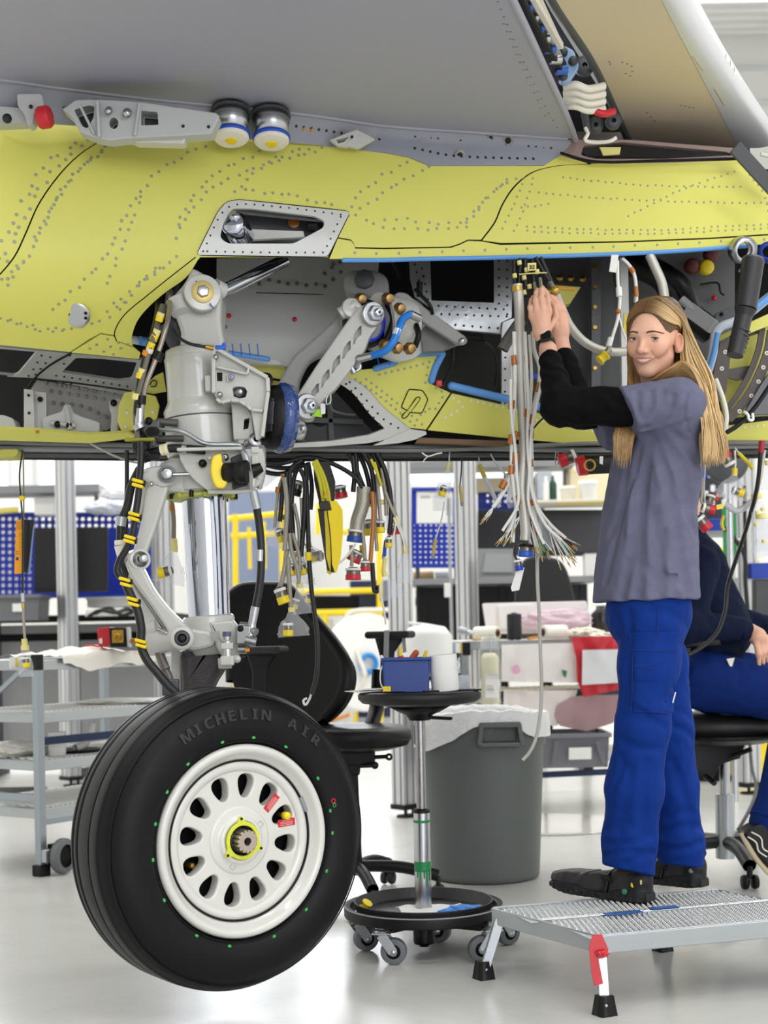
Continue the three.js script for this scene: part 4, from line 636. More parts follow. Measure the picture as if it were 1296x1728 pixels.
// ---------- landing gear leg ----------
const font = await new FontLoader().loadAsync('fonts/droid/droid_sans_bold.typeface.json');
const GD = 4.42;                                     // depth of the leg's axis
const gear = thing('landing_gear', 'extended grey landing gear leg with chrome piston and one big black tyre', 'landing gear',V(-.5,0,-4.3));
const gp = (name,geo,m,o) => part(gear,name,geo,m,o);
const px = GD / FOC;
{
 const axT = P(327,590,GD),axB = P(343,770,GD),up = axT.clone().sub(axB).normalize(),L = axT.distanceTo(axB);
 const at = (y) => axB.clone().addScaledVector(up,(770 - y) / 180 * L);
 const lp = (l) => l.map(([r,y]) => [r * px,(770 - y) / 180 * L]);
 gp('outer_cylinder',lathe(lp([[0,772],[58,772],[60,766],[60,712],[61,706],[59,703],[59,699],[60,694],[56,686],[51,676],[49.5,660],[49,620],[50,604],[48,592],[40,588],[0,586]]),axB,up,56),M.gearPaint);
 gp('collar_seam',lathe(lp([[60,709],[61.4,708],[61.4,706.4],[60,706]]),axB,up,56),M.darkGrey);
 gp('raised_pad',toDir(new THREE.LatheGeometry(lp([[49,692],[51.5,690],[51.6,676],[50.6,660],[50.6,622],[51.4,606],[49,603]]).map(([r,y]) => new THREE.Vector2(r,y)),40,-2,2.35),axB,up),M.gearPaint);
 // neck and pivot lug
 const neck = gp('pivot_lug',plate(smooth2([[306,602],[304,560],[296,535],[291,515],[293,498],[306,482],[316,466],[322,452],[345,462],[366,474],[373,492],[373,540],[376,602]],4),GD - .03,.13,{ bevel: .014 }),M.gearPaint);
 const c = P(340,499,GD - .04),ax = V(.22,.03,1);
 part(neck, 'boss',lathe([[0,0],[.056,0],[.057,.035],[.053,.042],[0,.042]],c,ax,40),M.gearPaint); part(neck, 'brass_washer',lathe([[.018,.04],[.034,.04],[.034,.049],[.018,.049]],c,ax,32),mat(0xd8c07a,.4,.3)); part(neck, 'hex_bolt',lathe([[0,.062],[.016,.062],[.02,.058],[.02,.04]],c,ax,6),M.steel); part(neck, 'side_barrel',rod(P(302,508,GD - .03),P(308,528,GD - .04),.042,.034),M.gearPaint);
 for (const [x0,y0,x1,y1] of [[331,474,337,482],[354,512,361,521]]) part(neck, 'blue_mark',tube([P(x0,y0,GD - .086),P(x1,y1,GD - .086)],.0022,3,6),mat(0x4474b8,.5));
 gp('dark_link',[rod(P(292,545,GD + .05),P(318,600,GD + .05),.05,.04),rod(P(300,470,GD + .08),P(290,540,GD + .08),.03)],mat(0x23242c,.5));
 const act = gp('retraction_rod',rod(P(372,494,GD - .01),P(480,440,GD + .2),.021),M.chrome); part(act, 'rod_cap',rod(P(362,486,GD - .02),P(377,492,GD),.030,.026),M.gearPaint);
 // scissor bracket on the right side of the leg with ribs and cut-outs
 const bo = [[360,592],[366,588],[378,591],[410,612],[452,637],[454,662],[450,700],[443,738],[432,744],[428,720],[424,696],[414,682],[402,676],[388,676],[374,681],[366,674],[360,662]];
 const br = gp('actuator_bracket',plate(rounded(bo,4),GD - .125,.02,{ holes: [rounded([[364,627],[377,627],[377,645],[365,645]],2),rounded([[390,654],[398,650],[414,652],[419,660],[416,672],[404,674],[392,670]],3)],bevel: .003 }),M.gearPaint);
 const ribZ = GD - .132,edge = (l,w = .012) => part(br, 'rib',l.slice(1).map((p,i) => beam(P(...l[i],ribZ),P(...p,ribZ),w,.03,V(0,0,1))),M.gearPaint);
 edge([[361,664],[361,592],[367,590],[452,638],[453,662],[443,738]]); edge([[366,620],[418,632]],.008); edge([[418,632],[420,622]],.008); edge([[366,674],[374,680],[390,676],[404,677],[416,684],[425,692],[444,694]],.010); edge([[386,645],[384,634]],.006);
 part(br, 'hole_shade_plate',[plate([[363,626],[378,626],[378,646],[364,646]],GD - .112,.004,{ bevel: 0 }),plate([[388,650],[420,650],[420,676],[388,676]],GD - .098,.004,{ bevel: 0 })],M.black);  // black plates behind the cut-outs, shade put in as colour
 part(br, 'bolt',lathe([[0,.012],[.007,.012],[.009,0]],P(364,603,GD - .14),V(0,0,1),10),M.steel); part(br, 'bolt',lathe([[0,.012],[.007,.012],[.010,0]],P(371,666,GD - .14),V(0,0,1),10),M.steel); part(br, 'bolt',lathe([[.003,.012],[.008,.012],[.010,0]],P(390,637,GD - .14),V(0,0,1),14),mat(0x9fa2c4,.4,.4)); part(br, 'rod_end',[lathe([[0,.02],[.012,.02],[.016,0]],P(404,662,GD - .1),V(.4,0,1)),ball(P(397,663,GD - .09),.012)],M.steel);
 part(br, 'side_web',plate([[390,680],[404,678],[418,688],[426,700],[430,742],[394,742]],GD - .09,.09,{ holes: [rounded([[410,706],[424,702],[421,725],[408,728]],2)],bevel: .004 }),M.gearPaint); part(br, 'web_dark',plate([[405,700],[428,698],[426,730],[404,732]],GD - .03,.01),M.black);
 gp('grey_lug',rbox(P(352,648,GD - .11),.02,.05,.03,.006),M.gearPaint);
 // film wrapped actuator end
 const fc = P(470,705,GD - .06),fd = V(-.93,.03,.36);
 const film = mat(0x0d3f86,.16,0,{ clearcoat: 1,bumpMap: rep(T.blotch,14),bumpScale: .004 });
 const ae = gp('actuator_end',lathe([[0,.04],[.08,.04],[.097,.028],[.1,0],[.094,-.03],[0,-.03]],fc,fd,40),M.black); part(ae, 'blue_film',[lathe([[.094,.012],[.106,.004],[.109,-.010],[.104,-.034],[.06,-.044],[.0,-.044]],fc,fd,40)],film);
 part(ae, 'label_plate',[rbox(P(455,700,GD - .12),.045,.1,.02,.003,[0,-.75,-.1])],mat(0x1d1d22,.35)); part(ae, 'label_plate',rbox(P(459,697,GD - .135),.026,.07,.016,.003,[0,-.75,-.1]),mat(0x33323a,.35));
 part(ae, 'black_hub',lathe([[0,.05],[.03,.05],[.035,.04]],P(455,656,GD - .05),V(-.4,.3,.8)),M.black);
 // half disc plate with yellow capped plug
 const hp = gp('half_disc_plate',plate([[301,760],[350,757],[404,758],[443,757],[447,775],[446,796],[438,818],[424,826],[400,829],[352,829],[330,812],[314,795],[304,776]],GD - .14,.012),M.gearPaint);
 part(hp, 'top_lip',beam(P(300,760,GD - .16),P(410,758,GD - .16),.05,.01),M.gearPaint); part(hp, 'bottom_lip',tube([P(352,830,GD - .14),P(410,829,GD - .16),P(424,826,GD - .17),P(428,808,GD - .17)],.007,16),M.gearPaint);
 part(hp, 'yellow_cap',plate(smooth2([[361,770],[373,766],[376,780],[384,796],[384,812],[378,823],[366,822],[358,804],[357,786]],5),GD - .2,.014,{ bevel: .005,yaw: .3 }),M.yellowPlastic);
 const pd = V(.9,0,.35); part(hp, 'plug',lathe([[0,0],[.03,0],[.03,.03],[.026,.032],[.026,.045],[.034,.046],[.034,.07],[.02,.072],[0,.072]],P(381,798,GD - .18),pd,28),M.black);
 part(hp, 'plug_box',plate(rounded([[389,772],[410,764],[418,800],[418,818],[392,826]],3),GD - .15,.02),mat(0x2b2b2e,.4)); part(hp, 'black_cone',rod(P(424,796,GD - .15),P(442,788,GD - .15),.022,.014),M.black); part(hp, 'black_bolt',lathe([[0,.016],[.009,.016],[.013,0]],P(342,782,GD - .152),V(0,0,1),12),M.black);
 part(hp, 'bolt',lathe([[.003,.014],[.009,.014],[.012,0]],P(380,772,GD - .155),V(0,0,1),12),M.steel); part(hp, 'bolt',ball(P(354,773,GD - .152),.006),M.offWhite);
 part(hp, 'frame_rod',[tube([P(409,762,GD - .18),P(420,800,GD - .19),P(424,826,GD - .18)],.006,12)],M.midGrey); part(hp, 'clips',[rbox(P(430,777,GD - .14),.02,.03,.02),rbox(P(431,760,GD - .13),.025,.02,.03),ball(P(436,806,GD - .14),.006)],M.greyPaint);
 // pipes round the lower collar
 gp('hydraulic_pipe',tube([P(262,726,GD - .12),P(300,726,GD - .15),P(316,732,GD - .15),P(345,748,GD - .15),P(392,750,GD - .14),P(406,752,GD - .13),P(416,772,GD - .15)],.007,50),M.galv);
 gp('hydraulic_pipe',tube([P(240,766,GD - .12),P(262,762,GD - .14),P(285,757,GD - .15),P(312,757,GD - .155),P(346,760,GD - .16)],.013,30),M.cable);
 gp('cable_band',[rod(P(272,760,GD - .145),P(285,757,GD - .15),.017)],M.offWhite); gp('cable_band',rod(P(279,758.5,GD - .148),P(282,758,GD - .15),.0185),M.paleTag); gp('cable_band',rod(P(308,757,GD - .155),P(316,757.5,GD - .157),.0145),M.steel);
 gp('manifold',[rbox(P(258,724,GD - .1),.05,.05,.05,.006),rod(P(246,735,GD - .12),P(268,735,GD - .12),.014),rod(P(264,712,GD - .1),P(300,714,GD - .1),.012),rod(P(266,740,GD - .1),P(310,740,GD - .1),.01),rbox(P(255,745,GD - .12),.03,.04,.04,.006)],mat(0x5c5a5a,.4,.3)); gp('valve_knob',[ball(P(251,711,GD - .12),.013),rod(P(262,728,GD - .14),P(254,728,GD - .17),.014)],M.black);
 gp('link_pin',[rod(P(418,752,GD - .08),P(432,744,GD - .1),.018),lathe([[.008,0],[.022,0],[.022,.014],[.008,.014]],P(430,745,GD - .11),V(.4,.4,1))],M.steel); gp('white_fork',plate(smooth2([[436,752],[446,750],[447,772],[446,800],[438,824],[434,800],[437,775]],4),GD - .05,.05,{ bevel: .008 }),M.gearPaint);
 // upper torque link lugs and link
 const kn = gp('torque_link_lug',[plate(smooth2([[300,772],[330,790],[345,828],[320,832],[294,830],[280,828],[262,822],[262,795],[276,778]],4),GD - .1,.08,{ bevel: .012 }),plate(smooth2([[232,800],[246,790],[270,786],[282,788],[292,800],[288,815],[276,822],[262,818],[246,812]],4),GD - .16,.05,{ bevel: .01 })],M.gearPaint);
 const bc = P(282,800,GD - .165); part(kn, 'bolt_head',lathe([[0,.02],[.013,.02],[.018,.014],[.018,0]],bc,V(.15,0,1),14),M.steel); part(kn, 'washer',lathe([[.0,.004],[.026,.004],[.027,0]],bc,V(.15,0,1),24),M.greyPlastic); part(kn, 'pin',rod(P(288,801,GD - .17),P(318,800,GD - .15),.006),M.steel); part(kn, 'screw',ball(P(255,817,GD - .18),.008),M.steel);
 const ut = gp('upper_torque_link',plate(smooth2([[252,818],[282,820],[276,845],[262,890],[246,934],[240,950],[226,948],[223,935],[230,910],[240,868]],4),GD - .15,.045,{ bevel: .008 }),M.gearPaint);
 part(ut, 'side_web',plate(smooth2([[231,800],[248,800],[256,822],[242,866],[230,880],[228,850],[234,820]],4),GD - .11,.06,{ bevel: .008 }),M.gearPaint);
 const pv = P(236,944,GD - .16); gp('knee_pin',[lathe([[0,.055],[.010,.055],[.011,.05],[.011,.03],[.016,.028],[.016,.012],[.024,.01],[.026,0]],pv,V(.45,0,1),14)],M.steel); gp('knee_washer',lathe([[0,.008],[.031,.008],[.033,0],[.033,-.06],[0,-.06]],pv,V(.45,0,1),24),M.gearPaint);
 const lt = gp('lower_torque_link',plate(smooth2([[212,950],[222,940],[238,954],[258,992],[282,1024],[306,1048],[322,1064],[320,1084],[308,1096],[294,1090],[282,1064],[262,1034],[238,1000],[220,974]],4),GD - .17,.05,{ bevel: .009 }),M.gearPaint);
 part(lt, 'web',plate(smooth2([[216,968],[240,1000],[264,1036],[286,1068],[296,1090],[276,1088],[256,1070],[242,1044],[230,1010],[220,990]],4),GD - .13,.04,{ bevel: .008 }),M.gearPaint); part(lt, 'bushing',lathe([[.014,.012],[.022,.012],[.024,0]],P(307,1077,GD - .175),V(.2,0,1),28),M.darkGrey); part(lt, 'bushing_hole',lathe([[0,.006],[.014,.006],[.014,0]],P(307,1077,GD - .173),V(.2,0,1),20),M.black); part(lt, 'outer_bush',lathe([[.024,.008],[.034,.006],[.036,0]],P(307,1077,GD - .178),V(.2,0,1),28),M.gearPaint);
 part(lt, 'cross_tube',[rod(P(256,1084,GD - .1),P(306,1078,GD - .16),.042,.034),rod(P(248,1066,GD - .1),P(270,1058,GD - .12),.03)],M.gearPaint); part(lt, 'bolt',rod(P(266,1062,GD - .16),P(284,1070,GD - .17),.006),M.steel);
 // chrome piston, gland ring, lower collar
 const p0 = P(344,834,GD),p1 = P(354,1050,GD); gp('piston',rod(p1,p0,35 * px,37.5 * px,72),M.chrome);
 gp('gland',lathe([[0,0],[58 * px,0],[60 * px,.01],[60 * px,.04],[50 * px,.12],[0,.12]],P(342,832,GD),up,48),M.gearPaint);
 const gr = gp('gland_ring',lathe([[36 * px,0],[52 * px,0],[54 * px,.006],[54 * px,.016],[36 * px,.018]],P(342.5,842,GD),up,48),mat(0xb9bd5c,.5));
 for (let i = 0; i < 14; i++) { const a = i / 14 * 2 * PI,q = P(342.5,839,GD).add(V(cos(a) * 55 * px,0,sin(a) * 55 * px)); part(gr,i % 2 ? 'ring_tab' : 'ring_bolt',i % 2 ? rbox(q,.022,.016,.022,.005,[0,-a,0]) : rod(q.clone().add(V(0,-.008,0)),q.clone().add(V(0,.02,0)),.007,.007,8),i % 2 ? mat(0xb9bd5c,.5) : M.black); }
 const lc = gp('lower_collar',[lathe([[38 * px,.115],[41 * px,.12],[44 * px,.112],[45 * px,.05],[44 * px,0],[0,-.01]],P(357,1104,GD),up,48),plate(smooth2([[308,1060],[330,1062],[356,1068],[360,1088],[340,1096],[318,1096]],4),GD - .11,.06,{ bevel: .01 }),plate(rounded([[352,1050],[392,1046],[402,1058],[401,1110],[390,1120],[376,1112],[364,1092]],4),GD - .09,.06,{ bevel: .008 })],M.gearPaint);
 part(lc, 'pocket',plate(smooth2([[354,1070],[360,1066],[370,1066],[368,1080],[366,1084]],4),GD - .153,.004,{ bevel: .001 }),mat(0x9b9b98,.5)); part(lc, 'hinge_pin',[rod(P(383,1082,GD - .17),P(384,1120,GD - .17),.014),rod(P(383,1068,GD - .17),P(383,1080,GD - .17),.012,.010)],M.steel); part(lc, 'hinge_block',[rbox(P(384,1090,GD - .165),.036,.02,.04,.004),rbox(P(384,1115,GD - .165),.04,.03,.045,.006)],M.gearPaint); part(lc, 'blue_grey_cap',rod(P(383,1066,GD - .17),P(383,1074,GD - .17),.013),mat(0x4a5168,.4)); part(lc, 'foot_lug',lathe([[0,0],[.02,0],[.022,.03],[0,.035]],P(380,1128,GD - .15),UPV),M.gearPaint);
 gp('axle_fork',plate(smooth2([[304,1100],[318,1098],[344,1090],[352,1086],[360,1092],[376,1112],[374,1130],[362,1150],[352,1170],[330,1200],[308,1200],[306,1150]],4),GD - .07,.14,{ bevel: .02 }),mat(0x403c3d,.45,.2,grain(.0015,16, 'blotch')));
 gp('fork_plate',plate([[288,1094],[308,1100],[306,1180],[296,1200],[286,1140]],GD - .02,.05,{ bevel: .006 }),M.gearPaint);
 // brake fitting cluster and right hose
 const fx = gp('brake_fitting',[rbox(P(412,1072,GD - .12),.05,.06,.05,.008),rod(P(404,1058,GD - .12),P(424,1060,GD - .12),.016),rod(P(414,1080,GD - .14),P(432,1084,GD - .14),.014),rod(P(422,1062,GD - .13),P(432,1068,GD - .14),.013),rod(P(402,1096,GD - .12),P(416,1096,GD - .12),.012)],mat(0xa2a3a6,.3,.8)); part(fx, 'yellow_tip',rbox(P(417,1097,GD - .13),.016,.012,.012),M.orange); part(fx, 'dark_nut',[ball(P(406,1061,GD - .14),.011),ball(P(408,1110,GD - .13),.010)],M.black); part(fx, 'small_valve',ball(P(400,1112,GD - .14),.012),M.greyPaint);
 gp('hose_fitting',[rod(P(424,1060,GD - .13),P(431,1024,GD - .13),.012,.013),rod(P(423,1072,GD - .13),P(425,1054,GD - .13),.016,.013)],M.steel);
 const hs = gp('brake_hose',tube([P(430,1030,GD - .13),P(438,990,GD - .13),P(441,940,GD - .13),P(438,890,GD - .13),P(433,856,GD - .14)],.012,40),M.cable);
 part(hs, 'silver_band',rod(P(438,947,GD - .13),P(438.5,928,GD - .13),.0145),M.galv); part(hs, 'upper_fitting',[rod(P(434,858,GD - .14),P(427,828,GD - .15),.0135),tube([P(427,828,GD - .15),P(420,790,GD - .18),P(413,766,GD - .18),P(404,756,GD - .16)],.008,16)],M.galv);
}
{ // drag brace: white truss arm over a grey arm, trunnion, blue ringed bearing
 const D = 4.62;
 const arm = gp('rear_brace_arm',plate(smooth2([[470,650],[478,630],[494,602],[530,570],[562,540],[576,520],[592,516],[604,530],[596,556],[560,590],[522,610],[506,640],[500,664],[480,668]],4),D + .08,.06,{ bevel: .01 }),mat(0x9b9b98,.4));
 part(arm, 'clevis',[lathe([[0,-.02],[.03,-.02],[.034,-.015],[.034,.015],[.03,.02],[0,.02]],P(592,522,D + .02),V(.3,.1,1)),rod(P(574,530,D + .02),P(600,514,D + .02),.022)],M.gearPaint);
 const slots = [[[606,552],[612,546],[608,560],[604,566]]];
 const hole = (x,y) => rounded([[x - 7,y - 4],[x + 3,y - 17],[x + 11,y - 19],[x + 11,y + 1],[x + 3,y + 8],[x - 1,y + 18],[x - 10,y + 20],[x - 9,y + 6]],3);
 const tr = gp('truss_arm',plate(rounded([[597,528],[608,516],[624,511],[636,516],[642,532],[636,552],[624,568],[616,590],[602,610],[586,630],[566,656],[548,672],[536,688],[528,708],[512,710],[502,696],[498,672],[512,650],[534,616],[552,590],[570,564],[584,544]],6),D - .02,.05,{ bevel: .006,holes: [hole(530,662),hole(548,638),hole(566,614),hole(584,590),hole(602,565)] }),M.gearPaint);
 part(tr, 'pocket_back',plate([[520,690],[540,684],[614,592],[622,560],[604,540],[582,556],[516,654]],D + .006,.02),M.gearPaint);
 for (const [x,y,s] of [[629,530,1],[518,686,1.05]]) { const c = P(x,y,D - .03),ax = V(.55,-.08,1); part(tr, 'washer',lathe([[0,.01],[.036 * s,.01],[.04 * s,.004],[.04 * s,0]],c,ax,28),M.steel); part(tr, 'hex_nut',lathe([[0,.03],[.022 * s,.03],[.027 * s,.026],[.027 * s,.01]],c,ax,6),M.galv); part(tr, 'pin_end',lathe([[.005,.048],[.012,.048],[.014,.044],[.014,.03]],c,ax,20),M.chrome); }
 gp('lower_clevis',[plate(smooth2([[496,700],[510,706],[516,722],[512,736],[500,740],[490,726],[488,712]],4),D - .0,.05,{ bevel: .008 })],M.gearPaint); gp('clevis_bolt',lathe([[0,.02],[.008,.02],[.014,.01],[.016,0]],P(510,724,D - .05),V(.3,0,1),10),M.galv);
 const lk = gp('lime_tag',plate([[530,692],[545,688],[543,704],[526,702]],D - .04,.008),mat(0xa5e01c,.4)); part(lk, 'white_holder',plate(rounded([[540,681],[549,680],[549,698],[541,699]],3),D - .045,.012),M.white); part(lk, 'pin_ring',tube([P(552,670,D - .06),P(557,664,D - .06),P(557,680,D - .06),P(551,682,D - .06)],.0025,20,6,true),M.steel);
 // big bearing with blue ring
 const bc = P(620,546,D + .05),ax = V(.5,-.12,1);
 const be = gp('bearing',lathe([[0,.0],[.056,.0],[.066,-.02],[.07,-.1],[0,-.1]],bc,ax,48),M.greyPaint); part(be, 'blue_ring',lathe([[.05,.0],[.0585,-.002],[.061,.008],[.058,.016],[.05,.014]],bc,ax,48),mat(0x1436d0,.3)); part(be, 'dark_ring',lathe([[.056,-.03],[.078,-.03],[.08,-.01],[.072,.0],[.058,.002]],bc,ax,48),M.black);
 const dr = gp('white_drum',[lathe([[0,.02],[.1,.02],[.11,0],[.11,-.12],[0,-.12]],P(676,556,D + .16),V(.3,-.3,1),40),rod(P(640,545,D + .1),P(690,545,D + .16),.1,.08)],M.greyPaint);
 part(dr, 'dark_seam',[tube([P(654,512,D + .05),P(664,536,D + .04),P(656,566,D + .05),P(646,586,D + .05)],.012,20),tube([P(702,548,D + .08),P(706,566,D + .06),P(700,586,D + .07)],.010,20)],M.black);
 for (const [x,y] of [[653,504],[673,521],[607,505],[648,583],[669,587],[690,588]]) part(dr, 'brass_bolt',[lathe([[0,.03],[.013,.03],[.016,.026],[.016,.008],[.021,.006],[.021,0]],P(x,y,D + .03),V(.4,-.2,1),8)],mat(0xa08052,.35,.8));
 gp('trunnion',plate(smooth2([[580,470],[588,458],[606,454],[640,458],[654,470],[654,504],[640,508],[612,496],[590,496],[582,486]],4),D + .16,.12,{ bevel: .014 }),mat(0x8b8b89,.45)); gp('trunnion_bolt',lathe([[0,.01],[.03,.01],[.034,0]],P(615,471,D + .15),V(0,0,1),8),M.darkGrey);
 const lv = gp('lever_arm',plate(rounded([[662,500],[672,492],[686,494],[700,506],[785,567],[790,575],[784,580],[772,581],[700,535],[664,512]],4),D + .1,.03,{ bevel: .005 }),mat(0x8f8f8c,.45)); part(lv, 'end_pin',[lathe([[0,.01],[.009,.01],[.012,0]],P(780,576,D + .09),V(0,-.4,1))],M.steel); part(lv, 'gusset',plate([[706,540],[775,580],[745,592],[714,594]],D + .16,.03),mat(0x6f706e,.5));
 gp('sensor',[rod(P(784,570,D + .2),P(818,572,D + .2),.012),rod(P(816,566,D + .2),P(817,575,D + .2),.016)],M.dark);
 gp('thin_cable',[tube([P(818,575,D + .25),P(832,590,D + .3),P(838,620,D + .35),P(834,650,D + .4)],.004,20),tube([P(764,588,D + .2),P(764,610,D + .2),P(752,640,D + .25),P(746,655,D + .25)],.006,20),tube([P(700,488,D + .1),P(726,516,D + .08),P(730,530,D + .1)],.006,16),tube([P(708,476,D + .2),P(708,500,D + .2)],.010,3),tube([P(662,438,D + .2),P(672,460,D + .2),P(674,472,D + .2)],.008,10)],M.black); gp('red_connector',rbox(P(741,647,D + .2),.02,.02,.02),M.red);
 // blue hose
 const bh = gp('blue_hose',tube([P(628,600,D - .03),P(650,592,D - .06),P(664,576,D - .07),P(674,552,D - .06),P(680,538,D - .03),P(692,530,D)],.0125,40),mat(0x1f7fdc,.4)); part(bh, 'white_label',tube([P(668,566,D - .068),P(672,556,D - .064)],.0132,4),M.white); part(bh, 'amber_band',tube([P(676,546,D - .045),P(678,541,D - .035)],.0138,4),M.gold); part(bh, 'hose_end',[rod(P(604,606,D - .02),P(628,600,D - .03),.013,.012),rod(P(692,530,D),P(708,538,D + .02),.014),rod(P(606,604,D - .02),P(600,618,D),.012)],M.steel);
 gp('pipe_clamp',[tube([P(596,610,D),P(606,612,D),P(607,622,D),P(600,626,D)],.006,12),rod(P(590,614,D),P(598,630,D),.010)],M.steel);
}
{ // hoses and wiring on the left of the leg
 const d = GD - .16;
 const h1 = gp('wire_sleeve',tube([P(268,500,d + .2),P(266,530,d + .1),P(256,572,d),P(242,618,d),P(234,660,d),P(231,700,d),P(234,735,d + .02)],.0105,50),M.cable);
 const h2 = gp('wire_sleeve',tube([P(274,516,d + .1),P(262,560,d - .01),P(250,600,d - .01),P(240,640,d - .01),P(229,690,d),P(232,740,d)],.0085,50),mat(0x6b675e,.5));
 for (const [x,y,dx,dy,m] of [[272,528,-3,8,M.paleTag],[270,534,-2,8,M.yellowPaint],[266,556,-4,10,M.paleTag],[262,566,-4,9,M.yellowPaint],[257,578,-5,12,M.yellowPaint],[254,588,-3,7,M.offWhite],[248,592,-3,8,M.orange],[241,622,-3,10,M.paleTag],[237,630,-2,8,M.yellowPaint],[230,664,-1,10,M.paleTag]]) part(h2, 'band',rod(P(x,y,d - .012),P(x + dx,y + dy,d - .008),.0115),m);
 const pp = gp('rigid_pipe',tube([P(288,492,d + .16),P(287,510,d + .1),P(282,545,d),P(272,580,d - .01),P(260,614,d - .01),P(248,645,d - .01),P(241,675,d),P(238,720,d)],.008,50),mat(0x9c938b,.35,.7));
 for (const [x,y,dx,dy] of [[270,594,-6,14],[239,668,-1,14]]) part(pp, 'clamp',rod(P(x,y,d - .005),P(x + dx,y + dy,d - .005),.0145),M.black);
 part(pp, 'pipe_fitting',[rod(P(236,690,d),P(235,722,d),.014),rod(P(233,716,d - .02),P(237,724,d - .02),.016)],M.steel);
 gp('thin_hose',tube([P(292,556,d),P(300,568,d - .02),P(320,580,d - .04),P(344,585,d - .04),P(358,588,d - .02)],.005,24),M.cable); gp('brass_end',[rod(P(346,585,d - .04),P(360,588,d - .03),.007)],M.brass); gp('blue_clip',[rbox(P(372,587,d + .02),.03,.014,.02),rbox(P(378,584,d + .02),.012,.02,.012)],mat(0x2463d0,.4));
 const main = [[238,745],[238,775],[236,800],[234,830],[229,866],[224,900],[214,925],[200,950],[198,966],[210,980],[222,1008],[232,1030],[238,1060],[238,1090],[248,1114],[266,1136],[286,1160],[300,1172]];
 const cb = gp('cable_run',tube(main.map(([x,y]) => P(x,y,GD - .2)),.0105,90),M.cable); part(cb, 'thick_sleeve',tube(main.slice(9,18).map(([x,y]) => P(x,y,GD - .2)),.0135,50),M.cable);
 for (const [x,y] of [[233,812],[233,820],[227,868],[226,876],[220,907],[218,914],[211,978],[213,987],[224,1011],[226,1020],[238,1082],[239,1090]]) part(cb, 'yellow_clamp',rbox(P(x,y,GD - .21),.034,.010,.034,.004,[0,0,-.3]),M.yellowPaint);
 for (const [x,y] of [[242,816],[236,873],[228,912],[220,982],[234,1016]]) part(cb, 'clamp_screw',rod(P(x - 4,y,GD - .2),P(x + 3,y + 1,GD - .2),.010),M.black);
 const c2 = gp('cable_run',tube([P(236,790,GD - .1),P(222,820,GD - .1),P(214,856,GD - .1),P(206,876,GD - .1),P(203,900,GD - .1),P(204,930,GD - .1),P(210,955,GD - .1),P(215,975,GD - .1)],.013,50),M.cable);
 part(c2, 'clear_sleeve',rod(P(205,872,GD - .1),P(203,888,GD - .1),.0165),M.galv); part(c2, 'white_plug',[rod(P(202.5,912,GD - .1),P(203,920,GD - .1),.0175),rod(P(203,921,GD - .1),P(206,940,GD - .1),.019,.015)],M.offWhite);
 gp('cable_run',tube([P(214,760,GD - .05),P(214,820,GD - .05),P(213,870,GD - .05),P(212,900,GD - .06)],.007,12),M.cable);
 gp('axle_harness',[tube([P(266,1096,GD - .1),P(272,1116,GD - .12),P(284,1140,GD - .12),P(292,1166,GD - .12)],.012,20),rod(P(268,1100,GD - .12),P(280,1130,GD - .13),.014)],mat(0x6a6360,.4,.3)); gp('harness_clip',[rbox(P(288,1160,GD - .14),.05,.05,.03,.005),rod(P(262,1092,GD - .12),P(270,1100,GD - .12),.016)],mat(0x53565d,.4)); gp('yellow_cross',[rbox(P(236,742,GD - .18),.09,.01,.02)],mat(0x8a8a20,.5));
 gp('harness_knot',[crumple(P(238,750,GD - .14),.026,.034,.026,2,.2),crumple(P(246,768,GD - .14),.018,.022,.02,4,.2),rbox(P(258,771,GD - .14),.04,.02,.03)],M.black);
}
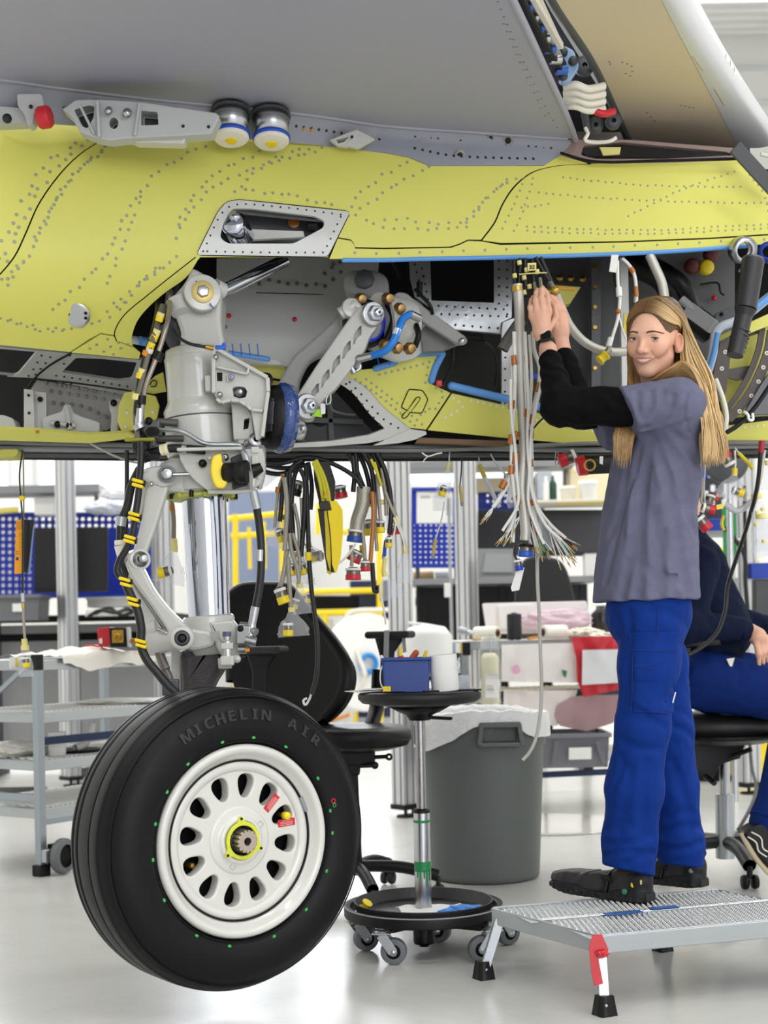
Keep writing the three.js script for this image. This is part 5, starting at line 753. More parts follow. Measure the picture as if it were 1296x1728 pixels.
// ---------- wheel ----------
{
 const C = P(373,1411,4.03),Wm = new THREE.Matrix4().makeRotationFromEuler(new THREE.Euler(0,.63,0, 'YXZ')).setPosition(C);
 const w = (g) => { g = Array.isArray(g) ? join(g) : g; g.applyMatrix4(Wm); return g; };
 const lz = (prof,n = 96) => { const g = new THREE.LatheGeometry(prof.map(([r,z]) => new THREE.Vector2(r,z)),n); g.rotateX(PI / 2); return g; };  // axis along +z
 const smp = (pts,n) => new THREE.CatmullRomCurve3(pts.map(([r,z]) => V(r,z,0)),false, 'centripetal').getPoints(n).map((p) => [p.x,p.y]);
 const R = .423;
 // profile given from the inner bead round the tread to the outer bead
 const shoulderO = smp([[R - .006,.082],[R - .02,.110],[.372,.139],[.335,.149],[.305,.147],[.28,.136],[.266,.118]],26),shoulderI = shoulderO.map(([r,z]) => [r,-z]).reverse();
 const tread = []; for (const g of [-.058,-.03,.04]) tread.push([R - .0005,g - .004],[R - .009,g - .003],[R - .009,g + .003],[R - .0005,g + .004]);
 const tyre = gp('tyre',w(lz([...shoulderI,[R - .003,-.078],...tread,[R - .003,.078],...shoulderO],120)),mat(0x0d0c10,.42,0,{ ...grain(.0005,20),specularIntensity: .42 }));
 for (const [r,z] of [[.4,.1195],[.277,.1345]]) part(tyre, 'moulded_ring',w((() => { const g = new THREE.TorusGeometry(r,.0022,6,96); g.translate(0,0,z); return g; })()),tyre.material);
 // raised lettering on the sidewall
 const letters = [],word = (txt,a0,a1,r,h) => { [...txt].forEach((ch,i) => { if (ch === ' ') return; const g = new TextGeometry(ch,{ font,size: h,depth: .005,curveSegments: 3,bevelEnabled: true,bevelThickness: .0008,bevelSize: .0008,bevelSegments: 1 }); g.computeBoundingBox(); const b = g.boundingBox; g.translate(-(b.min.x + b.max.x) / 2,-h / 2,0); g.scale(1.25,1,1); const a = lerp(a0,a1,txt.length > 1 ? i / (txt.length - 1) : 0) * PI / 180; g.rotateX(-.2); g.translate(0,r,.1440); g.rotateZ(a - PI / 2); letters.push(g); }); };
 word('MICHELIN',121,79,.350,.029); word('AIR',64,49,.350,.029);
 part(tyre, 'raised_lettering',w(letters),mat(0x18171c,.34));
 for (const a of [84,104,62,128,147,165,184,207,236,258,287,312,337,359,33,12]) { const r = .286,g = new THREE.CylinderGeometry(.0042,.0042,.002,10); g.rotateX(PI / 2); g.scale(1,1.3,1); g.translate(r,0,.1405); g.rotateZ(a * PI / 180); part(tyre, 'green_dot',w(g),mat(0x37b24a,.5)); }
 { const g = new THREE.TorusGeometry(.006,.0018,6,16); g.translate(.3,0,.147); g.rotateZ(17 * PI / 180); part(tyre, 'red_mark',w(g),M.red); const g2 = new THREE.TorusGeometry(.005,.0018,6,16); g2.translate(.3,0,.147); g2.rotateZ(14.5 * PI / 180); part(tyre, 'green_mark',w(g2),M.green); }
 // rim
 const rimM = mat(0xd6d5cf,.3,0,{ clearcoat: .6,clearcoatRoughness: .12 });
 const rim = gp('wheel_rim',w(lz([[.262,-.12],[.24,-.1],[.23,-.06],[.228,.04],[.232,.09],[.25,.108],[.266,.118],[.268,.128],[.262,.138],[.252,.139],[.243,.133],[.238,.122],[.228,.113],[.2235,.111],[.222,.104],[.219,.104],[.2175,.111],[.206,.113],[.196,.109],[.188,.1],[.19,.05]])),rimM);
 part(rim, 'black_seal_ring',w(lz([[.2175,.106],[.2195,.1145],[.2235,.1145],[.225,.106]])),M.black);
 // disc with twelve windows
 const win = (a) => { const pts = []; const tear = [[.121,-.012],[.136,-.020],[.156,-.026],[.172,-.025],[.182,-.017],[.186,0],[.182,.017],[.172,.025],[.156,.026],[.136,.020],[.121,.012],[.116,0]]; for (const [r,t] of smooth2(tear,3)) pts.push([r * cos(a) - t * sin(a),r * sin(a) + t * cos(a)]); return pts; };
 const holes = []; for (let i = 0; i < 12; i++) holes.push(win((i * 30 + 21) * PI / 180));
 const disc = new THREE.ExtrudeGeometry(shapeOf(ring2(0,0,.196,.196,96),holes),{ depth: .028,bevelEnabled: true,bevelThickness: .007,bevelSize: .005,bevelOffset: -.003,bevelSegments: 3 }); disc.translate(0,0,.068);
 part(rim, 'disc',w(toCreased(disc)),rimM);
 part(rim, 'hub_shoulder',w(lz([[.1,.095],[.095,.104],[.086,.108],[.074,.107],[.066,.111],[.062,.118],[.05,.118],[.048,.06]])),rimM);
 part(rim, 'dark_inside',w([lz([[0,.02],[.2,.02],[.228,.06]]),lz([[.048,.02],[.06,.07]])]),M.dark);
 const yr = []; const yo = []; for (let i = 0; i < 96; i++) { const a = i / 96 * 2 * PI; let r = .0515; for (const b of [95,215,335]) { const dd = abs(((a * 180 / PI - b + 540) % 360) - 180); r += .016 * exp(-((dd / 8) ** 2)); } yo.push([r * cos(a),r * sin(a)]); }
 const yg = new THREE.ExtrudeGeometry(shapeOf(yo,[ring2(0,0,.043,.043,48)]),{ depth: .005,bevelEnabled: true,bevelThickness: .001,bevelSize: .001,bevelSegments: 1 }); yg.translate(0,0,.119);
 const hub = part(rim, 'yellow_hub_ring',w(yg),mat(0xd9de3c,.45));
 part(rim, 'ring_screw',w([95,215,335].map((b) => { const g = new THREE.CylinderGeometry(.004,.004,.003,10); g.rotateX(PI / 2); g.translate(.0615 * cos(b * PI / 180),.0615 * sin(b * PI / 180),.126); return g; })),M.black);
 part(rim, 'bearing_cap',w(lz([[0,.095],[.043,.095],[.043,.12]])),M.black); part(rim, 'oil_ring',w(lz([[.03,.096],[.038,.1],[.04,.112],[.036,.118],[.03,.118]])),mat(0x1a181a,.15,.6));
 const nutO = []; for (let i = 0; i < 120; i++) { const a = i / 120 * 2 * PI,q = (i % 8) < 5 ? .031 : .026; nutO.push([q * cos(a),q * sin(a)]); }
 const nut = new THREE.ExtrudeGeometry(shapeOf(nutO,[ring2(0,0,.012,.012,24)]),{ depth: .05,bevelEnabled: true,bevelThickness: .001,bevelSize: .001,bevelSegments: 1 }); nut.translate(0,0,.098); part(rim, 'axle_nut',w(nut),mat(0xb7aaa2,.3,.8)); part(rim, 'axle_bore',w(lz([[0,.12],[.013,.12],[.013,.148]])),M.dark);
 // valve, labels
 const vg = [lz([[0,.03],[.006,.03],[.006,0],[0,0]],16),lz([[0,.052],[.009,.05],[.011,.046],[.011,.03],[0,.03]],16)]; vg.forEach((g) => { g.translate(.157 * cos(.36),.157 * sin(.36),.075); }); part(rim, 'valve_stem',w(vg[0]),M.brass); part(rim, 'yellow_valve_cap',w(vg[1]),M.yellowPlastic);
 { const g = lz([[0,.04],[.008,.04],[.008,0],[0,0]],14); g.translate(.15 * cos(3.54),.15 * sin(3.54),.045); part(rim, 'valve_stem',w(g),M.brass); }
 const redTex = canvasTex(128,48,(c,W,H) => { c.fillStyle = '#c9202c'; c.fillRect(0,0,W,H); c.fillStyle = '#e9c9c7'; for (const [y,a,b] of [[9,30,98],[20,14,114],[29,20,108],[38,12,112]]) c.fillRect(a,y,b - a,3); }); const redM = mat(0xffffff,.4); redM.map = redTex;
 for (const [a,rot,r] of [[41.5,46,.142],[12.5,3,.158]]) { const g = new THREE.BoxGeometry(.056,.021,.0015); g.rotateZ(rot * PI / 180); g.translate(r * cos(a * PI / 180),r * sin(a * PI / 180),.1035); const m = part(rim, 'red_label',w(g),redM,{ uv: true }); }
 part(rim, 'ink_stamp',w([[.06,30,.1],[.07,250,.1]].map(([r,a]) => { const g = new THREE.TorusGeometry(.010,.0006,4,4); g.translate(.076 * cos(a * PI / 180),.076 * sin(a * PI / 180),.1085); return g; })),M.midGrey);
 part(rim, 'seal_joint',w((() => { const g = new THREE.BoxGeometry(.01,.045,.006); g.translate(.222,0,.114); g.rotateZ(22 * PI / 180); return g; })()),M.midGrey);
 gp('axle',rod(C.clone().add(V(-.05,0,-.08)),C.clone().add(V(-.16,0,-.25)),.05),M.dark);
}
function toCreased(g) { g = clean(g); g.computeVertexNormals(); return g; }
// ---------- tool stool with round foot tray ----------
function casterAt(o,c,r,dir,m = M.greyPlastic) {        // c floor contact; dir: rolling direction
 const ax = V(-dir.z,0,dir.x),ctr = c.clone().add(V(0,r,0)),t = r * .42;
 const w = part(o, 'caster_wheel',lathe([[r * .55,-t],[r * .92,-t],[r,-t * .6],[r,t * .6],[r * .92,t],[r * .55,t]],ctr,ax,28),m);
 part(w, 'wheel_disc',lathe([[0,-t * 1.02],[r * .6,-t * .9],[r * .6,t * .9],[0,t * 1.02]],ctr,ax,24),M.dark); part(w, 'hub',lathe([[0,-t * 1.7],[r * .3,-t * 1.5],[r * .34,-t],[r * .34,t],[r * .3,t * 1.5],[0,t * 1.7]],ctr,ax,18),M.steel);
 const top = ctr.clone().addScaledVector(dir,r * .9).add(V(0,r * 1.35,0));
 part(o, 'caster_fork',[-1,1].map((s) => beam(ctr.clone().addScaledVector(ax,s * t * 1.5),top.clone().addScaledVector(ax,s * t * 1.5),r * .75,.003,ax)).concat([rbox(top.clone().add(V(0,.002,0)),t * 3.4,.006,t * 3.4,.002,[0,atan2(dir.x,dir.z),0]),lathe([[0,0],[r * .55,0],[r * .6,r * .15],[r * .35,r * .35],[0,r * .35]],top,UPV,20)]),M.galv);
 return top;
}
{
 const B = P(716,1598,4.72); B.y = 0;
 const o = thing('tool_stool', 'black round work stool used as a tool stand with a tray at its foot', 'stool',B);
 const at = (y) => V(B.x,y,B.z);
 part(o, 'seat',lathe([[0,.812],[.12,.812],[.19,.822],[.203,.835],[.204,.848],[.197,.856],[.18,.859],[0,.857]],at(0),UPV,64),M.rubber);
 part(o, 'seat_mat',[rbox(V(B.x + .08,.861,B.z - .02),.2,.006,.2,.003,[0,.3,0]),rbox(V(B.x - .08,.861,B.z + .02),.12,.004,.16,.002,[0,-.5,0])],M.blackPlastic);
 part(o, 'seat_plate',lathe([[0,.81],[.11,.812],[.07,.79],[.045,.78],[.034,.762],[0,.762]].reverse(),at(0),UPV,32),M.black);
 part(o, 'lever',beam(V(B.x + .03,.772,B.z + .03),V(B.x + .105,.768,B.z + .05),.02,.01),M.black);
 part(o, 'piston',lathe([[0,.45],[.0165,.45],[.0165,.765],[0,.765]],at(0),UPV,28),mat(0x9b989a,.3,.9,grain(.0006,18, 'blotch')));
 const sl = part(o, 'sleeve',lathe([[0,.1],[.028,.1],[.027,.462],[.024,.466],[0,.466]],at(0),UPV,40),M.steel); part(sl, 'collar',lathe([[.0275,.455],[.0285,.46],[.025,.469],[0,.469]],at(0),UPV,32),M.black);
 const gp_ = mat(0x138347,.4); part(sl, 'green_paint',[lathe([[.0274,.423],[.0279,.425],[.0279,.43],[.0274,.432]],at(0),UPV,40),lathe([[.0278,.262],[.0283,.264],[.0283,.292],[.0278,.295]],at(0),UPV,40),...[[-.3,.03],[.15,.022],[.5,.05],[-.7,.018],[.9,.03]].map(([a,l]) => rod(V(B.x + sin(a) * .0278,.268,B.z + cos(a) * .0278),V(B.x + sin(a) * .028,.262 - l,B.z + cos(a) * .028),.0032,.0022,8))],gp_);
 const tr = part(o, 'foot_tray',lathe([[0,.128],[.205,.128],[.218,.135],[.226,.166],[.229,.168],[.231,.165],[.222,.13],[.21,.118],[0,.116]],at(0),UPV,72),mat(0x27272a,.45));
 const fr = part(o, 'foot_ring',lathe([[.243,.118],[.262,.118],[.264,.122],[.264,.15],[.26,.154],[.245,.152],[.243,.148],[.243,.118]],at(0),UPV,72),M.black); part(fr, 'pale_line',lathe([[.262,.1495],[.2652,.151],[.2652,.1535],[.262,.155]],at(0),UPV,72),M.midGrey);
 part(o, 'hub',lathe([[0,.012],[.016,.012],[.018,.02],[.034,.022],[.036,.03],[.036,.116],[0,.116]],at(0),UPV,32),M.black);
 for (const [x,y,dx,dz] of [[618,1604,.8,-.3],[665,1627,.95,.1],[741,1590,.9,.4],[812,1623,-.95,.2],[857,1594,.8,-.5]]) { const c = onFloor(x,y),d = V(dx,0,dz).normalize(); const top = casterAt(o,c,.042,d.clone().multiplyScalar(-1)); const t2 = V(lerp(B.x,top.x,.9),.11,lerp(B.z,top.z,.9)); part(o, 'arm',beam(V(B.x,.1,B.z),t2,.05,.03),M.black); part(o, 'caster_socket',rod(top,V(top.x,.125,top.z),.014),M.galv); }
 // things lying in the tray and on the seat
 single('yellow_plug', 'yellow plastic plug lying in the foot tray of the stool', 'plug',[lathe([[0,0],[.017,0],[.018,.004],[.012,.007],[.012,.022],[.018,.025],[.018,.03],[0,.03]],P(613,1522,4.73).setY(.137),V(.5,.8,.3)), ],M.yellowPlastic);
 single('paper_towel', 'crumpled white paper towel lying in the stool foot tray', 'paper',(() => { const g = new THREE.PlaneGeometry(.22,.14,20,14),p = g.attributes.position; for (let i = 0; i < p.count; i++) p.setZ(i,.010 * noise(p.getX(i) * 18,p.getY(i) * 18,1) + .012); g.rotateX(-PI / 2); g.rotateY(.2); g.computeVertexNormals(); const gg = g; gg.translate(B.x + .03,.132,B.z + .04); return gg; })(),mat(0xf2f2f0,.8,0,{ side: THREE.DoubleSide }));
 single('nitrile_glove', 'blue nitrile glove lying in the stool foot tray', 'glove',[crumple(V(B.x + .135,.146,B.z + .07),.055,.012,.04,5,.4),...[[0,.02],[.01,.035],[-.01,.05]].map(([a,b]) => tube([V(B.x + .1,.143,B.z + .07 + a),V(B.x + .07,.146,B.z + .075 + b),V(B.x + .045,.14,B.z + .08 + b)],.008,10))],mat(0x2f86dc,.45));
 // blue tool bin with pliers
 const k = 4.72 / FOC,bx = P(692,1166,4.7),by = .8585;
 const tb = thing('tool_bin', 'blue open plastic bin of hand tools on the stool seat', 'bin',V(bx.x - .01,by,bx.z));
 const W = .152,Hh = .108,Dp = .13,cx = bx.x - .012,cz = bx.z,blueM = mat(0x0f3684,.42);
 part(tb, 'body',[rbox(V(cx,by + .004,cz),W * .9,.008,Dp * .9),rbox(V(cx,by + Hh / 2,cz + Dp / 2 * .96),W * .97,Hh,.006,.002,[-.07,0,0]),rbox(V(cx,by + Hh / 2,cz - Dp / 2 * .96),W * .97,Hh,.006,.002,[.07,0,0]),rbox(V(cx - W / 2 * .96,by + Hh / 2,cz),.006,Hh,Dp * .95,.002,[0,0,.07]),rbox(V(cx + W / 2 * .96,by + Hh / 2,cz),.006,Hh,Dp * .95,.002,[0,0,-.07])],blueM);
 part(tb, 'rim',[[0,1],[0,-1]].map(([_,s]) => rbox(V(cx,by + Hh,cz + s * Dp / 2),W * 1.06,.010,.012,.003)).concat([-1,1].map((s) => rbox(V(cx + s * W / 2,by + Hh,cz),.012,.010,Dp * 1.05,.003))),blueM);
 part(tb, 'yellow_tag',rbox(V(cx - .065,by + .012,cz + Dp / 2 + .003),.026,.018,.004,.001),M.yellowPaint);
 const pl = thing('pliers', 'pliers with red and yellow handles standing in the blue bin', 'pliers',V(cx,by + .02,cz)); part(pl, 'handle',tube([V(cx + .0,by + .03,cz),V(cx - .012,by + .1,cz),V(cx - .018,by + .125,cz),V(cx - .017,by + .148,cz)],.006,12),M.yellowPaint); part(pl, 'red_grip',tube([V(cx - .008,by + .085,cz),V(cx - .016,by + .118,cz)],.0085,4),M.red); part(pl, 'jaw',rbox(V(cx,by + .03,cz),.015,.04,.01),M.steel);
 const sd = thing('screwdriver', 'tool with an orange brown rounded grip leaning in the blue bin', 'screwdriver',V(cx + .02,by + .02,cz)); part(sd, 'grip',ctube([V(cx + .012,by + .1,cz + .01),V(cx + .034,by + .128,cz + .012)],.0105,4,12),mat(0xb4502a,.4)); part(sd, 'shaft',rod(V(cx - .01,by + .02,cz),V(cx + .014,by + .1,cz + .01),.003),M.steel); part(sd, 'yellow_part',ctube([V(cx - .01,by + .098,cz + .02),V(cx + .012,by + .104,cz + .02)],.008,4),M.yellowPaint);
 single('hand_tool', 'slim yellow handle at the right inside the blue tool bin', 'tool',ctube([V(cx + .055,by + .05,cz - .01),V(cx + .062,by + .112,cz - .01),V(cx + .068,by + .13,cz - .01)],.006,10),M.yellowPaint);
 single('white_marker', 'white pen leaning out of the left of the blue tool bin', 'pen',ctube([V(cx - .058,by + .06,cz + .02),V(cx - .08,by + .118,cz + .03)],.005,4),M.white);
 single('cleaning_roll', 'white paper cleaning roll standing beside the blue tool bin', 'roll',(() => { const c = V(bx.x + .116,by,bx.z + .03); return [lathe([[.014,0],[.043,0],[.045,.003],[.046,.06],[.0455,.118],[.044,.121],[.014,.121]],c,V(-.06,1,0),40),tube([V(c.x + .034,.955,c.z + .02),V(c.x + .045,.95,c.z + .02),V(c.x + .042,.935,c.z + .024),V(c.x + .03,.932,c.z + .03)],.002,12)]; })(),M.whitePaper);
 single('work_sheets', 'printed paper sheets lying on the left of the stool seat', 'papers',[rbox(V(B.x - .13,.8655,B.z - .02),.2,.002,.14,.001,[0,.4,.05]),rbox(V(B.x - .11,.869,B.z + .0),.16,.002,.12,.001,[0,-.2,.03])],M.whitePaper);
 single('clear_cup', 'small clear plastic cup behind the cleaning roll', 'cup',lathe([[0,0],[.024,0],[.026,.05],[.024,.05],[.022,.003]],V(bx.x + .175,by,bx.z - .02)),M.plastic);
 single('bin_cord', 'white cord hanging over the left edge of the blue bin', 'cord',tube([V(cx - .072,by + .1,cz + .05),V(cx - .084,by + .07,cz + .06),V(cx - .084,by + .03,cz + .06),V(cx - .07,by + .006,cz + .07)],.002,20),M.white);
}
// ---------- waste bin ----------
{
 const B = P(818,1460,6.12); B.y = 0; const o = thing('waste_bin', 'round grey plastic waste bin with side handle and white bin liner', 'bin',B);
 const bm = mat(0x5f6462,.5,0,grain(.0008,9, 'blotch'));
 part(o, 'body',lathe([[0,0],[.222,0],[.234,.012],[.236,.03],[.262,.565],[.27,.57],[.274,.655],[.272,.675],[.262,.675],[.252,.57],[.22,.03],[0,.02]],B,UPV,72),bm);
 const hd = V(B.x + .055,.63,B.z + .268);
 part(o, 'handle',[rbox(V(hd.x,.668,hd.z + .018),.17,.022,.045,.006),rbox(V(hd.x,.588,hd.z + .02),.17,.02,.035,.006),...[-1,1].map((s) => rbox(V(hd.x + s * .082,.628,hd.z + .015),.02,.09,.05,.006,[0,0,s * .12]))],bm); part(o, 'handle_hollow',rbox(V(hd.x,.628,hd.z - .006),.14,.06,.02,.003),mat(0x545955,.5));
 part(o, 'side_lug',[rbox(V(B.x - .255,.62,B.z + .1),.06,.09,.08,.01,[0,.4,0])],bm);
 // liner: inside wall, fold over the rim and a wavy hanging hem
 const pos = [],idx = [],N = 144,rows = [[.215,.40],[.245,.6],[.262,.685],[.27,.705],[.282,.70],[.289,.66],[.291,.60]];
 for (let j = 0; j < rows.length; j++) for (let i = 0; i < N; i++) { const a = i / N * 2 * PI,w = j / (rows.length - 1); let [r,y] = rows[j]; const nz = noise(cos(a) * 2.2,sin(a) * 2.2,j * .2),n2 = noise(cos(a) * 7,sin(a) * 7,j * .6); r += .004 * n2 * (j > 3 ? 1.6 : 1) + .004 * nz; y += j > 1 ? .010 * nz : 0; if (j >= 2 && j <= 4) y += .022 * (sin(a * 2 + 1.2) * .5 + .5) + .008 * n2; if (j >= 5) { const side = sstep(-.2,-1.2,a > PI ? a - 2 * PI : a),mid = exp(-((((a > PI ? a - 2 * PI : a) - .15) / .5) ** 2)); y += (j - 4) * (.042 * mid - .022 * side + .004 * nz + .002 * n2); } pos.push(B.x + r * sin(a),y,B.z + r * cos(a)); }
 for (let j = 0; j + 1 < rows.length; j++) for (let i = 0; i < N; i++) { const a = j * N + i,b = j * N + (i + 1) % N; idx.push(a,b,a + N,b,b + N,a + N); }
 const g = new THREE.BufferGeometry(); g.setAttribute('position',new THREE.Float32BufferAttribute(pos,3)); g.setIndex(idx); g.computeVertexNormals();
 part(o, 'bin_liner',g,mat(0xffffff,.4,0,{ side: THREE.DoubleSide,transmission: .08,thickness: 0,...grain(.005,5, 'blotch') }));
}
// ---------- step platform ----------
{
 const Y = .208,N1 = V(.577,Y,-3.90),L1 = V(.312,Y,-4.33),F1 = V(1.05,Y,-4.56),N2 = N1.clone().add(F1).sub(L1);
 const o = thing('step_platform', 'low galvanised work step with raised anti slip tread and red tape', 'step',V(.8,0,-4.2));
 const ux = N2.clone().sub(N1),uz = L1.clone().sub(N1),lx = ux.length(),lz_ = uz.length(); ux.normalize(); uz.normalize(); const at = (s,t,y = 0) => N1.clone().addScaledVector(ux,s).addScaledVector(uz,t).add(V(0,y,0));
 const gal = mat(0xb4b9be,.34,.85,grain(.0004,7, 'blotch')),bright = mat(0xdadcdf,.2,1);
 const deckPart = (t0,t1) => beam(at(0,(t0 + t1) / 2,-.004),at(lx,(t0 + t1) / 2,-.004),t1 - t0,.006);
 const strip = lz_ * .54,b1 = [.012,strip - .012],b2 = [strip + .012,lz_ - .012];
 const frameRail = part(o, 'frame',[beam(at(0,0,-.022),at(lx,0,-.022),.006,.05),beam(at(0,lz_,-.022),at(lx,lz_,-.022),.006,.05),beam(at(0,0,-.022),at(0,lz_,-.022),.006,.05),beam(at(lx,0,-.022),at(lx,lz_,-.022),.006,.05)],gal);
 for (const [a,b] of [b1,b2]) {
 const dk = part(o, 'tread_plank',[deckPart(a - .01,b + .01),beam(at(0,a - .006,.0),at(lx,a - .006,0),.008,.012),beam(at(0,b + .006,.0),at(lx,b + .006,.0),.008,.012)],gal);
 const bumps = []; let row = 0;
 for (let t = a + .012; t < b - .008; t += .0165,row++) for (let s = .012 + (row % 2) * .0085; s < lx - .01; s += .017) { const g = new THREE.CylinderGeometry(.0032,.0062,.007,7,1,false); g.scale(1,1,.62); g.rotateY(.8 + atan2(ux.x,ux.z)); const p = at(s,t,.0015); g.translate(p.x,p.y,p.z); bumps.push(g); }
 part(dk, 'grip_bumps',bumps,bright,{ kind: 'stuff' });
 }
 part(o, 'centre_strip',[beam(at(0,strip - .007,.003),at(lx,strip - .007,.003),.010,.006),beam(at(0,strip + .007,.003),at(lx,strip + .007,.003),.010,.006)],bright);
 for (const [s,t,w] of [[.19,strip - .03,.12],[.36,strip + .0,.09]]) part(o, 'blue_tape',beam(at(s,t,.0085),at(s + w,t,.0085),.03,.0015),mat(0x1d5aa6,.5));
 const leg = (top,foot,tape) => {
 const f = foot.clone(); f.y = .0; const dir = top.clone().sub(f).normalize(); const a = f.clone().addScaledVector(dir,.03);
 part(o, 'leg',beam(a,top,.030,.026,V(0,0,1)),gal);
 const ft = part(o, 'rubber_foot',(() => { const g = new THREE.CylinderGeometry(.026,.036,.055,4); g.rotateY(PI / 4 + .5); g.scale(1,1,.9); g.translate(f.x + dir.x * .02,.0275,f.z + dir.z * .02); return g; })(),M.black); part(ft, 'screw',ball(V(f.x + dir.x * .04,.034,f.z + .027),.0045),M.steel);
 };
 leg(at(.012,.018,-.03),onFloor(1021,1714)); leg(at(.012,lz_ - .02,-.03),onFloor(813,1652)); leg(at(.58,lz_ * .93,-.03),onFloor(1117,1603)); leg(at(lx - .02,lz_ * .5,-.03),onFloor(1400,1655)); leg(at(lx - .1,lz_ - .02,-.03),onFloor(1289,1573));
 const ta = at(-.002,.0,-.005),tp = [[1000,1578],[1016,1577],[1027,1602],[1024,1615],[1010,1618],[1018,1660],[1003,1664],[998,1640],[994,1600]];
 part(o, 'red_tape',[plate(tp,3.868,.006,{ bevel: .001 }),(() => { const g = crumple(P(1017,1610,3.86),.016,.008,.012,4,.5); return g; })()],mat(0xc51b29,.35,0,{ clearcoat: .5 }));
}
// ---------- black office chair ----------
{
 const C = P(600,1500,5.66); C.y = 0; const o = thing('office_chair', 'black leather office chair with armrests behind the big tyre', 'chair',C);
 const leather = mat(0x111113,.38,0,{ ...grain(.0008,22, 'blotch'),specularIntensity: .5 });
 const DB = (x,y) => 5.75 - .00085 * (x - 480) + .0016 * (1200 - y) * .35 - .12 * (((x - 485) / 110) ** 2) * .4;
 part(o, 'backrest',sheet(smooth2([[393,1150],[391,1040],[394,1006],[410,995],[450,993],[484,996],[500,1012],[528,1046],[560,1084],[582,1120],[584,1150],[572,1182],[548,1210],[500,1235],[430,1235]],5),DB,.07,{ step: 18 }),leather); part(o, 'back_edge',tube(smooth2([[393,1150],[391,1040],[394,1006],[410,995],[450,993],[484,996],[500,1012],[528,1046],[560,1084],[582,1120],[584,1150],[572,1182],[548,1210]],5,false).map(([x,y]) => P(x,y,DB(x,y) + .03)),.03,80,10),leather);
 const sc = P(602,1234,5.6); part(o, 'seat',(() => { const g = lathe([[0,-.07],[.16,-.068],[.222,-.05],[.236,-.02],[.232,.008],[.205,.024],[.1,.022],[0,.014]],V(0,0,0),UPV,56); g.scale(1,1,1.05); g.rotateZ(-.02); g.translate(sc.x - .02,sc.y,sc.z); return g; })(),leather);
 part(o, 'seat_seam',(() => { const g = new THREE.TorusGeometry(.236,.003,6,72); g.rotateX(PI / 2); g.translate(sc.x - .02,sc.y - .03,sc.z); return g; })(),M.black);
 part(o, 'mechanism',[rbox(V(sc.x - .03,sc.y - .1,sc.z),.2,.06,.16,.01),rbox(V(sc.x - .05,sc.y - .14,sc.z),.12,.06,.12,.01),rod(V(sc.x,sc.y - .1,sc.z + .06),V(sc.x + .12,sc.y - .095,sc.z + .08),.008),rod(V(sc.x,sc.y - .13,sc.z + .06),V(sc.x + .07,sc.y - .125,sc.z + .1),.010),lathe([[.005,0],[.014,0],[.014,.012],[.005,.012]],V(sc.x + .125,sc.y - .095,sc.z + .09),V(0,0,1)),lathe([[.005,0],[.014,0],[.014,.012],[.005,.012]],V(sc.x + .07,sc.y - .125,sc.z + .11),V(0,0,1))],M.black);
 part(o, 'column',rod(V(C.x,.1,C.z),V(sc.x - .03,sc.y - .12,sc.z),.03),M.black);
 const arm = (x,y,d,w,name) => { const c = P(x,y,d),a = part(o, 'armrest',(() => { const g = rbox(V(0,0,0),.085,.03,w,.014); g.rotateY(1.1); g.translate(c.x,c.y,c.z); return g; })(),M.rubber); part(a, 'post',plate([[x - 26,y + 4],[x + 26,y + 4],[x + 8,y + 30],[x + 4,y + 110],[x - 18,y + 118],[x - 16,y + 40]],d + .01,.05,{ bevel: .006 }),M.black); return a; };
 arm(442,1097,5.42,.2); const ra = arm(658,1071,5.8,.2); part(ra, 'grey_strap',[plate([[648,1064],[657,1063],[656,1110],[647,1110]],5.74,.004,{ bevel: .001 }),plate([[678,1076],[684,1075],[686,1100],[680,1102]],5.76,.004,{ bevel: .001 })],M.midGrey); part(o, 'back_spine',tube([P(640,1130,5.85),P(636,1190,5.85),P(625,1230,5.75)],.03,12),M.black);
 for (let i = 0; i < 5; i++) { const a = 1.35 + i * 2 * PI / 5,d = V(cos(a),0,sin(a)),e = V(C.x,.09,C.z).addScaledVector(d,.33); part(o, 'base_arm',tube([V(C.x,.13,C.z),V(C.x,.125,C.z).addScaledVector(d,.18),e],.024,12,10),M.black); const w = part(o, 'caster',[-1,1].map((s) => lathe([[0,-.010],[.024,-.010],[.028,0],[.024,.010],[0,.010]],e.clone().add(V(0,-.061,0)).addScaledVector(V(-d.z,0,d.x),s * .017),V(-d.z,0,d.x),20)).concat([rod(e,e.clone().add(V(0,-.05,0)),.010)]),M.blackPlastic); }
}
